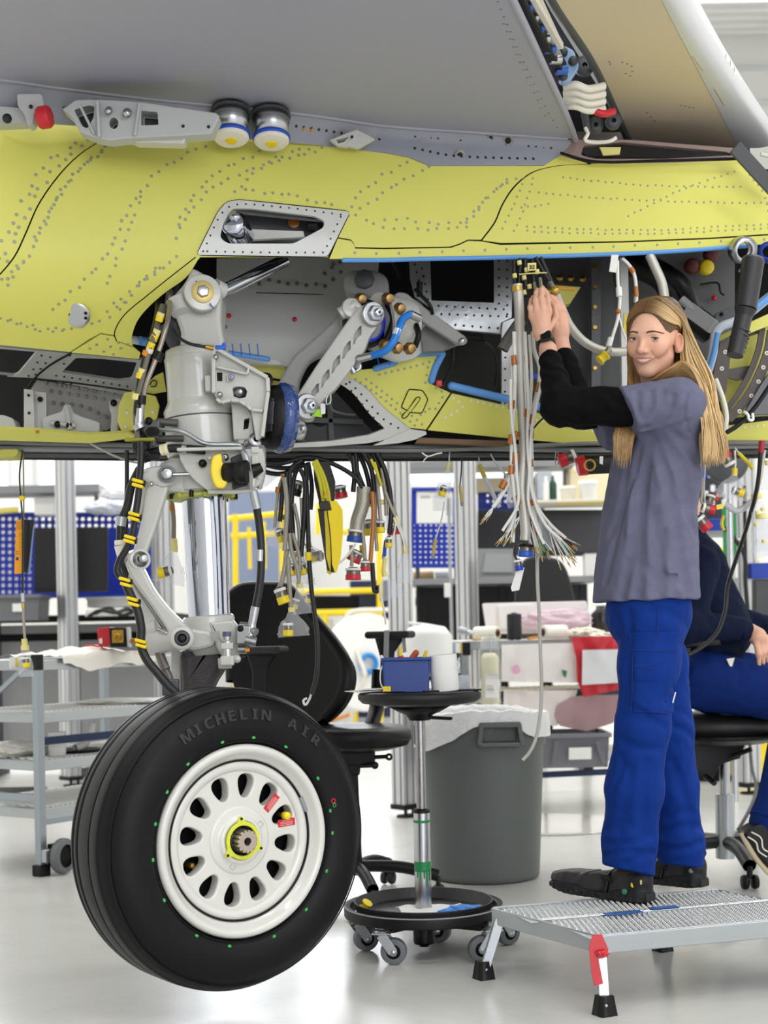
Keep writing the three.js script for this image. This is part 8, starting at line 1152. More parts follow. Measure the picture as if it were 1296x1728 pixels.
 const dot = (o,loc,x,y,z,r,m,n) => part(o,n,lathe([[0,.003],[r,.003],[r,0]],loc(x,y,z),V(-.1,.1,1),16),m); dot(s1[0],s1[1],.034,.056,-.0365,.0085,M.yellowPaint, 'yellow_badge'); dot(s1[0],s1[1],.060,.034,-.0475,.0085,mat(0x1f7a55,.5), 'green_badge'); dot(s2[0],s2[1],.024,.058,-.036,.0075,M.midGrey, 'grey_badge'); part(s1[0], 'small_tag',rbox(s1[1](.01,.066,-.03),.006,.014,.004,.001),M.paleTag);
}
{ // ----- the seated worker at the right edge -----
 const d = 5.9,who = thing('person', 'seated worker in navy sweater and blue trousers at the right edge', 'person',P(1215,1240,d));
 const p = (x,y,e = d) => P(x,y,e),navy = mat(0x0c1730,.85,0,{ specularIntensity: .3,...grain(.0006,12, 'weave') }),blueT = mat(0x082565,.8,0,{ specularIntensity: .3,...grain(.0006,12, 'weave') });
 const bx = (l,m) => { const b = new THREE.Box3().setFromPoints(l); return [b.min.addScalar(-m),b.max.addScalar(m)]; };
 const HM = new THREE.Matrix4().makeRotationFromEuler(new THREE.Euler(.25,.9,0, 'YXZ')).setPosition(p(1146,862)); const H = makeHead(false);
 const wr = p(1262,1062,5.72),hnd = blend([cone(wr,p(1278,1074,5.7),.03,.036),cone(p(1278,1074,5.7),p(1294,1088,5.72),.03,.02),...[[0,0],[9,-3],[18,-6],[27,-10]].flatMap(([dx,dy],i) => [cone(p(1276 + dx * .7,1086 + dy,5.68 + i * .012),p(1280 + dx * .8,1104 + dy,5.67 + i * .012),.012,.0105),cone(p(1280 + dx * .8,1104 + dy,5.67 + i * .012),p(1281 + dx * .8,1122 + dy,5.68 + i * .012),.0105,.008)])],.012);
 part(who, 'body',[headGeo(H,HM,.005),sdfMesh(hnd,...bx([wr,p(1310,1125,5.7)],.06),.004,(x,y,z) => mixc(SK,SKR,.25)),sdfMesh(blend([cone(p(1150,905),p(1165,1060),.07,.11),cone(p(1180,950,5.75),p(1165,1052,5.68),.05,.045),cone(p(1165,1052,5.68),wr,.045,.03),cone(p(1185,1150,5.8),p(1330,1175,5.75),.08,.07)],.04),...bx([p(1150,880),p(1330,1180),wr],.14),.02,() => SK)],skinM);
 part(who, 'hair',place(sdfMesh((x,y,z) => smax(ell(V(0,.03,-.03),.085,.095,.1)(x,y,z),-ell(V(0,-.04,.1),.075,.12,.09)(x,y,z),.01),V(-.12,-.1,-.16),V(.12,.15,.1),.008),HM),mat(0x4a2e1f,.6)); part(who, 'cap_strap',tube([p(1164,838,5.75),p(1172,848,5.74),p(1168,862,5.74)],.012,10),M.white);
 const foldS = (x,y,z) => .010 * noise(x * 9,y * 9,z * 9) + .005 * noise(x * 24,y * 24,z * 24);
 part(who, 'sweater',sdfMesh((x,y,z) => blend([cone(p(1150,925),p(1165,960),.1,.13),cone(p(1165,960),p(1190,1075),.15,.17),cone(p(1190,1000),p(1228,1062),.11,.105),cone(p(1182,955,5.72),p(1150,1056,5.62),.08,.075),cone(p(1150,1056,5.62),p(1256,1062,5.7),.07,.047),cone(p(1236,1050,6.05),p(1310,1062,6.05),.07,.05),cone(p(1158,905),p(1150,925),.07,.1)],.04)(x,y,z) + foldS(x,y,z),...bx([p(1130,890,5.5),p(1320,1120,6.2)],.12),.010),navy);
 part(who, 'cuff',rod(p(1244,1064,5.69),p(1259,1063,5.705),.05,.044),navy); part(who, 'collar',tube([p(1164,908,5.72),p(1172,912,5.72),p(1170,924,5.72)],.02,8),M.black); part(who, 'pale_shirt_tip',plate([[1226,1112],[1240,1110],[1234,1130]],5.66,.01),M.offWhite);
 part(who, 'trousers',sdfMesh((x,y,z) => blend([cone(p(1185,1148,5.76),p(1340,1178,5.7),.125,.10),cone(p(1190,1140,6.0),p(1340,1160,6.0),.125,.1),cone(p(1170,1130,5.9),p(1200,1150,5.9),.13,.14)],.03)(x,y,z) + foldS(x,y,z),...bx([p(1140,1090,5.5),p(1330,1200,6.2)],.1),.011),blueT);
 const sg = part(who, 'trouser_leg',ctube([p(1330,1250,5.55),p(1310,1350,5.5),p(1296,1385,5.48)],.075,12,16),blueT);
 const so = part(who, 'shoe',plate(smooth2([[1262,1400],[1276,1392],[1300,1392],[1320,1420],[1330,1475],[1306,1472],[1284,1452],[1266,1424],[1255,1408]],4),5.42,.10,{ bevel: .012 }),M.black); part(so, 'sole',tube(smooth2([[1252,1405],[1264,1428],[1280,1452],[1300,1474],[1322,1482]],4,false).map(([x,y]) => p(x,y,5.44)),.012,30),mat(0xcdbd9f,.7)); part(so, 'side_stripe',[tube([[1268,1404],[1284,1414],[1288,1432],[1302,1440]].map(([x,y]) => p(x,y,5.415)),.003,20,6),tube([[1262,1412],[1276,1422],[1280,1436],[1294,1446]].map(([x,y]) => p(x,y,5.415)),.003,20,6)],M.offWhite);
}
{ // chair of the seated worker
 const C = P(1224,1452,6.0); C.y = 0; const o = thing('office_chair', 'black swivel chair under the seated worker at the right edge', 'chair',C); const sc = P(1212,1224,5.95);
 part(o, 'seat',(() => { const g = lathe([[0,-.05],[.2,-.05],[.27,-.035],[.29,0],[.28,.03],[.22,.05],[0,.05]],V(0,0,0),UPV,48); g.scale(1,1,.9); g.translate(sc.x,sc.y,sc.z); return g; })(),M.rubber);
 part(o, 'seat_shell',(() => { const g = lathe([[0,-.075],[.2,-.07],[.285,-.045],[.29,-.03],[0,-.04]],V(0,0,0),UPV,48); g.translate(sc.x,sc.y,sc.z); return g; })(),M.black);
 part(o, 'mechanism',[plate([[1160,1252],[1262,1248],[1250,1280],[1218,1290],[1200,1320],[1176,1318],[1164,1290]],5.9,.16,{ bevel: .01 }),rod(P(1236,1276,5.85),P(1268,1264,5.8),.010),rod(P(1190,1310,5.85),P(1206,1322,5.8),.012)],M.black); part(o, 'piston',rod(P(1223,1285,5.98),P(1223,1345,5.98),.022),M.steel); part(o, 'sleeve',rod(P(1223,1340,5.98),P(1224,1448,5.98),.04),M.galv);
 part(o, 'armrest',[plate(rounded([[1140,1080],[1216,1078],[1218,1090],[1140,1094]],4),5.62,.09,{ bevel: .01 })],M.black); part(o, 'armrest_post',plate([[1148,1094],[1166,1092],[1160,1150],[1146,1150]],5.64,.05),M.black); part(o, 'grey_bracket',plate(rounded([[1138,1144],[1162,1144],[1164,1152],[1156,1170],[1138,1168]],4),5.6,.05,{ bevel: .006 }),M.midGrey); part(o, 'backrest',plate(rounded([[1100,900],[1140,900],[1146,1200],[1100,1200]],10),6.15,.08,{ bevel: .02 }),M.rubber);
 for (let i = 0; i < 5; i++) { const a = .25 + i * 2 * PI / 5,dd = V(cos(a),0,sin(a)),e = V(C.x,.095,C.z).addScaledVector(dd,.32); part(o, 'base_arm',tube([V(C.x,.15,C.z),V(C.x,.14,C.z).addScaledVector(dd,.18),e],.028,12,10),M.blackPlastic); part(o, 'caster',[-1,1].map((s) => lathe([[0,-.012],[.026,-.012],[.03,0],[.026,.012],[0,.012]],e.clone().add(V(0,-.064,0)).addScaledVector(V(-dd.z,0,dd.x),s * .02),V(-dd.z,0,dd.x),20)).concat([rod(e,e.clone().add(V(0,-.05,0)),.012)]),M.black); }
}
// ---------- wire bundles, connectors and protective bags ----------
const pts3 = (l,d) => l.map(([x,y,e]) => P(x,y,e || d));
const braidTube = (l,d,r,n = 60) => { const c = curve(pts3(l,d)),L = c.getLength(),g = new THREE.TubeGeometry(c,n,r,14,false),u = g.attributes.uv; for (let i = 0; i < u.count; i++) { const a = u.getX(i); u.setXY(i,u.getY(i) * 3,a * L / (2 * PI * r) * 2.2); } return g; };
const spool0 = M.braid;
const wire = (o,l,d,r,m,name = 'wire',n = 30) => part(o,name,tube(pts3(l,d),r,n,7),m);
function connector(o,x,y,dx,dy,d,r,cap,{ ring = M.white,body = mat(0x77726a,.3,.8),L = 1 } = {}) {
 const a = P(x,y,d),dir = P(x + dx,y + dy,d).sub(a).normalize(),q = (pr) => lathe(pr.map(([k,h]) => [k * r,h * r * L]),a,dir,24);
 const c = part(o, 'connector',q([[0,-.2],[.62,-.1],[.7,.5],[.9,.6],[.9,1.5],[.84,1.55],[.84,1.9],[0,1.9]]),body);
 part(c, 'white_band',q([[.72,.1],[1,.15],[1.02,.6],[.74,.65]]),ring); part(c, 'cap',q([[.9,1.5],[1.0,1.55],[.98,2.3],[1.02,2.35],[1.0,2.6],[.9,2.68],[0,2.68]]),cap);
 return c;
}
const bagM = mat(0xfbfcff,.14,0,{ transmission: .84,thickness: 0,ior: 1.25,side: THREE.DoubleSide,...grain(.003,16, 'blotch') });
function bag(o,x0,y0,x1,y1,w0,w1,d,s = 1) {       // tied at (x0,y0), hanging to (x1,y1)
 const N = 26,J = 22,pos = [],idx = []; const A = P(x0,y0,d),B = P(x1,y1,d),ax = B.clone().sub(A),px = V(-ax.y,ax.x,0).normalize().multiplyScalar(-1);
 for (let j = 0; j <= J; j++) { const t = j / J,w = lerp(w0,w1 * 1.3,sstep(0,.75,t)) * d / FOC,dep = w * .34 * (1 - t * t * .75); for (let i = 0; i < N; i++) { const a = i / N * 2 * PI,k = 1 + .26 * noise(cos(a) * 2 + s,sin(a) * 2,t * 4 + s) + .14 * noise(cos(a) * 5,sin(a) * 5 + s,t * 9),c = A.clone().addScaledVector(ax,t + .04 * noise(a * 2,s,t)); c.addScaledVector(px,cos(a) * w * k); c.z += sin(a) * dep * k; pos.push(c.x,c.y,c.z); } }
 for (let j = 0; j < J; j++) for (let i = 0; i < N; i++) { const a = j * N + i,b = j * N + (i + 1) % N; idx.push(a,a + N,b,b,a + N,b + N); }
 const g = new THREE.BufferGeometry(); g.setAttribute('position',new THREE.Float32BufferAttribute(pos,3)); g.setIndex(idx); g.computeVertexNormals(); part(o, 'plastic_bag',g,bagM); part(o, 'bag_tie',rod(P(x0,y0 - 3,d),P(x0 + (x1 - x0) * .1,y0 + 5,d),w0 * d / FOC * 1.15),M.paleTag);
}
{ // harness the worker is wiring
 const d = 4.56,o = thing('cable_harness', 'thick braided cable bundle with white wires hanging by her hands', 'cable',P(884,955,d));
 const b = part(o, 'braided_sleeve',braidTube([[873,480],[876,520],[877,580],[879,640],[882,700],[884,760],[881,800],[880,825],[884,860],[887,900],[886,912]],d,.0165,120),M.braid,{ uv: true });
 part(o, 'gold_clamp',rod(P(872,484,d),P(873,492,d),.019),M.gold);
 const cn = connector(o,888,918,-.05,1,d,.025,mat(0x1f57c2,.4),{ ring: M.black,L: .62 }); const c2 = connector(o,873,944,.2,1,d - .02,.0135,mat(0x1f3fb8,.4),{ L: 1 }); wire(o,[[869,920],[868,935],[873,946]],d - .02,.004,M.cable);
 part(o, 'paper_tag',[plate([[874,955],[885,958],[876,996],[864,998],[862,992]],d - .02,.002,{ bevel: 0 })],M.whitePaper);
 const W = [ // white wires: path points
 [[868,560],[869,640],[866,720],[864,780],[868,830],[873,862]],[[864,600],[866,680],[864,740],[863,790],[858,812],[846,836],[832,856]],[[886,560],[889,620],[892,690],[890,730],[893,790],[898,830],[908,862],[924,890],[948,912]],[[893,565],[897,640],[894,700],[896,760],[896,800],[905,850],[930,886],[955,908]],[[899,560],[901,590],[911,620],[908,655],[900,690],[896,730],[893,800],[896,850],[912,905]],[[905,560],[913,600],[914,640],[906,680],[898,720],[894,790],[892,850],[905,890],[918,918]],[[884,560],[886,640],[886,720],[878,800],[872,850],[862,890],[852,905]],[[880,780],[874,830],[868,880],[866,915]],[[862,640],[863,700],[870,760],[872,800],[874,850],[848,896]],[[897,740],[898,780],[897,815]]];
 W.forEach((l,i) => wire(o,l.map(([x,y],k) => [x,y,d + .02 * sin(i * 2.1) - .01]),d,i < 2 || i === 4 ? .0072 : .0052,M.wireWhite, 'white_wire',40));
 // bundle heads: fans of thin wires with amber contacts
 const fan = (x,y,list,spread,k) => { for (let i = 0; i < list; i++) { const u = list > 1 ? i / (list - 1) - .5 : 0,dx = spread[0] * (1 + .2 * rr(-1,1)) - u * spread[2],dy = spread[1] * (1 + .2 * rr(-1,1)) + u * spread[3]; const a = P(x,y,d),e = P(x + dx,y + dy,d - .02 + .03 * rnd()); const mid = P(x + dx * .5 + rr(-2,2),y + dy * .5 + rr(-2,2),d); const w = part(o, 'thin_wire',tube([a,mid,e],.0019,12,5),[M.wireWhite,M.wireWhite,M.wireWhite,M.green,M.red,M.black][k ? floor(rnd() * 6) : 0]); const dir = e.clone().sub(mid).normalize(); part(w, 'contact',[rod(e,e.clone().addScaledVector(dir,.012),.0026,.0024,6)],M.gold); part(w, 'pin',rod(e.clone().addScaledVector(dir,.012),e.clone().addScaledVector(dir,.02),.0012,.0012,5),M.steel); } };
 fan(932,896,10,[34,36,-8,-22],1); fan(925,885,5,[30,58,14,8],0); fan(897,880,9,[20,48,-24,-8],1); fan(832,856,6,[-12,18,8,8],0); fan(872,860,5,[-14,42,16,10],0); fan(880,868,4,[-30,40,14,8],0); fan(890,876,4,[10,52,10,6],1);
 for (const [l,r] of [[[[864,676],[863,690]],.011],[[[863,734],[862,750]],.011],[[[863,786],[862,800]],.011],[[[888,600],[889,614]],.007],[[[911,646],[907,660]],.010],[[[895,700],[893,716]],.009],[[[893,726],[891,740]],.009],[[[898,720],[898,740]],.006],[[[852,812],[846,824]],.012],[[[870,764],[869,784]],.012],[[[873,836],[876,850]],.009],[[[898,842],[902,852]],.010],[[[896,775],[897,788]],.007],[[[872,728],[868,742]],.010],[[[886,690],[885,704]],.006],[[[867,600],[868,616]],.009]]) part(o, 'amber_band',tube(pts3(l,d - .012),r,4,10),M.amber);
 part(o, 'clear_sleeve',plate([[908,868],[918,870],[936,922],[926,930],[912,912]],d + .02,.002,{ bevel: 0 }),bagM); part(o, 'clear_sleeve',plate([[858,820],[864,824],[870,856],[858,858],[854,848]],d + .02,.002,{ bevel: 0 }),bagM); part(o, 'tan_tag',[plate([[893,818],[898,812],[900,820],[896,824]],d,.002,{ bevel: 0 }),plate([[902,854],[911,855],[908,862]],d,.002,{ bevel: 0 })],mat(0xb8a04a,.5));
 wire(o,[[880,540],[866,560],[856,575],[848,590]],d + .12,.02,mat(0x6f6d68,.5,.3), 'dark_braid'); wire(o,[[928,692],[922,700],[908,714],[896,728]],d + .05,.003,M.cable, 'black_tie');
 // black loom at the top with yellow marks
 for (const l of [[[878,436],[877,460],[875,486]],[[886,436],[886,465],[888,500]],[[868,440],[868,470],[872,490]],[[904,434],[915,455],[930,480],[937,492]],[[912,434],[922,456],[934,484]],[[898,440],[900,470],[906,500]]]) wire(o,l,d + .06,.007,M.cable, 'black_wire',12);
 for (const [x,y] of [[868,462],[884,465],[888,452],[876,440],[893,480],[879,494],[884,490],[906,455]]) part(o, 'yellow_mark',rod(P(x,y,d + .045),P(x + 1,y + 7,d + .045),.0074),M.paleTag);
 part(o, 'number_tag',plate([[890,444],[905,443],[905,456],[891,457]],d + .03,.004,{ bevel: .001 }),M.paleTag); part(o, 'number',(() => { const g = new TextGeometry('32',{ font,size: .012,depth: .001,curveSegments: 3 }); const p = P(893,454,d + .028); g.translate(p.x,p.y,p.z); return g; })(),M.dark); wire(o,[[876,463],[900,461],[923,460]],d + .03,.0022,M.paleTag, 'yellow_tie');
 for (const [x,y] of [[911,470],[902,478]]) part(o, 'steel_ferrule',rod(P(x,y,d + .03),P(x + 3,y + 18,d),.006),M.steel);
}
{ // curved braid to the right
 const o = thing('braided_hose', 'braided cable curving from her hands to behind her head', 'cable',P(1000,590,4.66));
 part(o, 'braided_sleeve',braidTube([[936,492,4.6],[946,516,4.62],[962,550,4.64],[985,576,4.66],[1012,590,4.67],[1040,594,4.68],[1066,592,4.7],[1090,590,4.72]],4.66,.0145,90),M.braid,{ uv: true }); part(o, 'gold_coupling',[rod(P(932,494,4.58),P(941,489,4.58),.014),ball(P(936,491,4.575),.014)],M.gold); part(o, 'steel_end',[rod(P(928,478,4.62),P(935,490,4.6),.010)],M.steel);
 const y = thing('plug', 'small yellow protective cap hanging under the curved braid', 'cap',P(1016,610,4.64)); part(y, 'cap',lathe([[0,0],[.016,0],[.018,.004],[.014,.010],[.014,.024],[.018,.028],[.018,.034],[0,.034]],P(1024,598,4.64),P(1010,610,4.64).sub(P(1024,598,4.64))),M.yellowPlastic); part(y, 'stub',rod(P(1023,597,4.645),P(1028,590,4.65),.011),M.rivetGrey);
 const h = thing('braided_hose', 'braided cable dropping from the bay roof behind her head', 'cable',P(1118,500,4.8)); part(h, 'braided_sleeve',braidTube([[1096,430],[1106,452],[1117,478],[1122,510],[1123,530]],4.8,.016,40),M.braid,{ uv: true });
 const w = thing('wire_loom', 'thin white and orange wires hanging left of her head', 'wire',P(1045,600,4.7)); wire(w,[[1050,436],[1062,448],[1070,462],[1074,490],[1074,512]],4.78,.006,M.wireWhite); wire(w,[[1046,436],[1066,456],[1072,480],[1071,510]],4.8,.005,mat(0xb9b6ae,.5)); part(w, 'amber_band',[rod(P(1064,452,4.775),P(1069,460,4.775),.009),rod(P(1073,484,4.775),P(1074,500,4.775),.008)],M.amber);
 wire(w,[[1042,440],[1043,480],[1046,500],[1042,540],[1036,560],[1030,580]],4.72,.006,M.wireWhite); wire(w,[[1036,440],[1040,470],[1043,490]],4.74,.009,M.cable); part(w, 'sleeve',[rod(P(1044,485,4.71),P(1045,500,4.71),.010),rod(P(1031,570,4.71),P(1027,584,4.71),.010)],M.white); part(w, 'amber_joint',ball(P(1043,525,4.71),.009),M.amber); wire(w,[[1044,530],[1052,560],[1058,575]],4.72,.003,M.wireWhite); part(w, 'paper_tag',plate([[1032,430],[1044,430],[1040,460],[1028,458]],4.7,.003,{ bevel: 0 }),M.whitePaper);
 const c = thing('cord', 'long thin pale cord hanging down in front of the waste bin', 'cord',P(885,1282,4.6)); part(c, 'cord',braidTube([[900,820],[903,860],[906,920],[907,980],[910,1040],[912,1100],[914,1160],[911,1210],[903,1250],[892,1272],[882,1283]],4.6,.0058,120),M.braid,{ uv: true });
}
{ // far left string with orange card and bag
 const d = 4.95,o = thing('hanging_sensor_lead', 'thin lead with a bagged connector hanging at the far left', 'cable',P(43,1145,d)); wire(o,[[38,760],[33,800],[35,840],[38,880],[38,960],[38,1005]],d,.003,M.cable); wire(o,[[39,760],[40,840],[39,960],[39,1010]],d + .01,.0025,mat(0x7d7a52,.5)); part(o, 'sleeve',rod(P(38,1001,d),P(39,1016,d),.007),M.galv); part(o, 'gold_band',rod(P(39,1019,d),P(39,1026,d),.0065),M.gold); wire(o,[[39,1024],[40,1050],[42,1080]],d,.005,mat(0xa79f92,.5), 'braid');
 part(o, 'pale_tape',rod(P(41,1078,d),P(42,1092,d),.010),M.paleTag); bag(o,42,1092,45,1142,6,9,d,3); connector(o,43,1108,.1,1,d,.014,M.yellowPlastic); wire(o,[[34,838],[37,842],[40,838]],d - .01,.008,M.yellowPlastic, 'yellow_knot',10);
 const c = thing('warning_card', 'orange printed card with dark film hanging on the left lead', 'card',P(40,970,d + .03)); const ct = canvasTex(64,256,(g,w,h) => { g.fillStyle = '#f0a010'; g.fillRect(0,0,w,h); g.fillStyle = '#d98c08'; g.fillRect(8,8,48,40); g.fillStyle = '#20306a'; g.fillRect(12,178,16,14); g.fillStyle = '#7a5a10'; for (let i = 0; i < 8; i++) { g.fillRect(36,60 + i * 14,3,9); g.fillRect(48,66 + i * 20,3,12); } g.fillRect(10,150,20,3); g.fillRect(10,160,20,3); });
 const cm = mat(0xffffff,.5); cm.map = ct; uvFit(part(c, 'card',plate([[27,877],[40,877],[39,968],[24,968]],d + .03,.002,{ bevel: 0 }),cm)); part(c, 'dark_film',plate([[40,877],[57,877],[55,920],[49,966],[38,966]],d + .04,.002,{ bevel: 0 }),mat(0x171a24,.25)); part(c, 'clear_edge',plate([[56,888],[58,888],[51,966],[47,966]],d + .038,.001,{ bevel: 0 }),mat(0x7f93ba,.3));
}
{ // bag behind the piston
 const d = 4.72,o = thing('cable_harness', 'short brown braided lead with a bagged yellow plug beside the piston', 'cable',P(290,985,d)); wire(o,[[288,838],[291,856],[293,880],[293,910],[294,925]],d,.008,mat(0x8a7f72,.5,.3), 'braid'); part(o, 'amber_band',rod(P(290,852,d),P(291,862,d),.0095),M.amber); part(o, 'pale_tape',rod(P(294,909,d),P(295,924,d),.010),M.paleTag); bag(o,295,926,284,985,5,19,d,5); const c = connector(o,291,962,-1,.25,d - .02,.018,M.yellowPlastic);
}
{ // left cluster of bagged connectors
 const d = 4.98,o = thing('cable_harness', 'cluster of black and grey leads ending in bagged yellow plugs above the chair', 'cable',P(500,1080,d));
 for (const l of [[[425,776],[470,782],[520,772],[560,782],[600,806],[612,824]],[[436,782],[480,790],[520,784]],[[486,796],[478,820],[474,860],[472,880]],[[510,776],[492,790],[488,830],[488,880],[490,900]],[[512,776],[498,800],[492,850],[494,890],[496,930]],[[506,790],[514,810],[514,850],[512,890],[508,938]],[[516,786],[518,840],[520,900],[522,950],[526,1000],[534,1060],[536,1100],[534,1140],[526,1172]],[[520,780],[526,820],[524,860]],[[420,788],[470,800],[500,792]]]) wire(o,l,d + rr(-.03,.03),.0085,M.cable, 'black_cable',40);
 for (const [l,m] of [[[[478,802],[470,826],[466,860],[463,890]],.006],[[[480,806],[484,850],[482,900],[480,930]],.0085],[[[496,850],[504,890],[506,930]],.007],[[[488,900],[492,930],[502,960],[504,976]],.008],[[[484,926],[480,960],[474,985],[470,995]],.009],[[[486,940],[488,980],[490,1015],[492,1030]],.008],[[[508,840],[510,880],[512,920]],.006],[[[494,900],[505,940],[504,985]],.007]]) wire(o,l,d - .03 + rr(-.02,.02),m,mat(0xa09a8d,.5,.25), 'grey_braid',30);
 part(o, 'amber_band',[rod(P(478,800,d - .02),P(479,810,d - .02),.009),rod(P(469,822,d - .02),P(468,832,d - .02),.009)],M.amber); part(o, 'yellow_band',[rod(P(520,932,d - .04),P(521,946,d - .04),.011)],M.yellowPaint);
 bag(o,480,872,468,925,5,17,d,7); connector(o,470,893,.35,1,d,.017,M.yellowPlastic); bag(o,505,935,500,984,7,22,d,9); connector(o,507,950,.4,1,d,.016,M.yellowPlastic); connector(o,490,952,.1,1,d - .01,.015,M.yellowPlastic); connector(o,471,992,.35,1,d - .05,.0215,M.yellowPlastic);
 bag(o,505,986,511,1036,5,12,d - .02,11); connector(o,500,1010,-.3,1,d,.014,M.yellowPlastic); bag(o,492,1028,496,1074,5,19,d - .04,13); connector(o,486,1050,0,1,d - .04,.018,M.yellowPlastic); bag(o,520,920,532,950,5,15,d + .02,15); connector(o,524,928,.2,1,d + .03,.016,M.yellowPlastic);
 part(o, 'white_tie',tube(pts3([[526,1168],[522,1180],[515,1190],[512,1182],[518,1178]],d),.004,16),M.white); connector(o,505,812,-.3,1,d + .06,.02,M.black); connector(o,545,938,-1,.05,d + .06,.02,M.red); connector(o,524,1000,-.2,1,d + .08,.014,M.yellowPlastic); bag(o,440,786,460,812,6,20,d + .1,4);
}
{ // yellow and black pouch
 const d = 4.9,o = thing('tool_pouch', 'yellow and black tapered pouch hanging between the connector clusters', 'pouch',P(558,968,d));
 part(o, 'yellow_side',sheet([[553,846],[568,845],[578,860],[579,900],[575,940],[568,966],[558,966],[556,900]],(x,y) => d - .01 - .002 * (570 - x),.02,{ step: 10 }),M.yellowPlastic); part(o, 'black_side',sheet([[536,858],[551,860],[556,900],[559,966],[552,962],[545,920],[539,880]],(x,y) => d - .005 - .0016 * (x - 540),.02,{ step: 10 }),mat(0x1a1a1d,.4)); part(o, 'buckle',plate(rounded([[537,846],[556,845],[560,861],[540,862]],3),d - .045,.02,{ bevel: .004 }),mat(0x202024,.2)); part(o, 'seam',tube(pts3([[552,862],[557,900],[560,966]],d - .05),.0018,16),M.dark);
 part(o, 'webbing',[sheet([[528,778],[556,780],[566,812],[564,846],[538,846],[530,812]],() => d + .04,.012)],mat(0x2d2b28,.7)); for (const l of [[[530,778],[541,800],[549,830],[553,846]],[[533,776],[545,800],[553,826],[556,846]],[[528,780],[538,806],[544,836],[546,846]]]) wire(o,l,d - .01,.0065,mat(0xc8c022,.45), 'yellow_wire',16); part(o, 'tag',plate([[548,830],[554,832],[552,842],[546,840]],d - .03,.003,{ bevel: 0 }),mat(0xd0a812,.5));
}
{ // second cluster with red and blue capped connectors
 const d = 5.0,o = thing('cable_harness', 'cluster of braided leads with red and blue capped connectors in the middle', 'cable',P(620,1050,d));
 part(o, 'braided_sleeve',braidTube([[614,822],[612,850],[603,880],[601,896]],d - .03,.025,30),mat(0xb5b0a5,.45,.5,{ map: rep(T.braid,1),bumpMap: rep(T.braid,1),bumpScale: .001 }),{ uv: true }); connector(o,600,893,-.12,1,d - .03,.0275,mat(0x1d4ea8,.4),{ L: .62 });
 for (const l of [[[586,760],[600,790],[614,824]],[[604,762],[616,790],[624,824],[627,850]],[[612,762],[626,790],[632,830]],[[636,764],[648,790],[658,830],[660,870],[657,900]],[[628,764],[644,800],[652,840]],[[595,770],[598,800],[596,830]],[[600,764],[603,800]],[[628,950],[630,980],[633,998],[638,996],[637,988]]]) wire(o,l,d + rr(-.03,.03),.009,M.cable, 'black_cable',30);
 for (const l of [[[620,830],[612,880],[614,920],[616,945]],[[636,800],[640,850],[642,880]],[[646,800],[656,830],[668,870],[680,910],[683,925]],[[644,790],[650,830],[652,870]],[[592,920],[594,940],[593,956]],[[636,810],[633,870],[636,930]],[[650,830],[662,860],[668,872]]]) wire(o,l,d - .02 + rr(-.02,.02),.0068,mat(0xa79f90,.5,.3), 'grey_braid',30);
 wire(o,[[628,830],[630,860],[629,890],[627,920],[625,950]],d - .05,.008,M.amber, 'amber_cable'); for (const l of [[[632,780],[640,808],[644,820]],[[626,775],[637,800],[642,815]]]) wire(o,l,d - .05,.005,mat(0xd2c51c,.5), 'yellow_wire',14); for (const l of [[[664,874],[672,890],[682,915]],[[668,870],[680,905],[683,930]],[[668,880],[665,900],[660,915]]]) wire(o,l,d - .03,.0032,M.wireWhite, 'white_wire',14);
 connector(o,596,958,0,1,d - .06,.0275,M.red,{ L: .58 }); connector(o,616,946,.02,1,d - .05,.0175,M.red,{ L: .8 }); connector(o,604,930,-.5,1,d + .01,.026,M.red,{ L: .6 }); connector(o,656,906,0,1,d - .04,.0125,M.yellowPlastic,{ L: 1.1 }); connector(o,660,888,0,1,d,.012,M.red); connector(o,669,886,0,1,d,.012,M.red); connector(o,642,878,0,1,d - .02,.016,M.yellowPlastic); connector(o,622,878,.1,1,d + .03,.02,M.yellowPlastic); connector(o,572,820,.2,1,d + .05,.024,M.red,{ L: .7 });
 bag(o,648,968,662,1010,4,16,d,21); bag(o,683,924,683,984,4,10,d,23); bag(o,643,846,642,895,5,12,d - .01,25); bag(o,622,850,622,900,5,14,d + .03,27); part(o, 'pale_tape',[rod(P(650,940,d),P(647,966,d),.008),rod(P(683,922,d),P(683,934,d),.009),rod(P(668,872,d - .02),P(670,888,d - .02),.011)],M.paleTag); wire(o,[[641,984],[642,1000],[648,1030],[651,1054]],d - .02,.0035,M.offWhite, 'white_string',20); part(o, 'blue_tag',plate([[648,912],[653,908],[652,938],[644,944]],d + .02,.003,{ bevel: 0 }),mat(0x1a49c0,.5)); part(o, 'yellow_end',[rod(P(566,952,d - .03),P(554,968,d - .03),.008),rod(P(612,920,d + .02),P(613,940,d + .02),.012)],M.yellowPaint); wire(o,[[600,918],[584,940],[562,958]],d - .04,.004,M.wireWhite, 'white_wire');
}
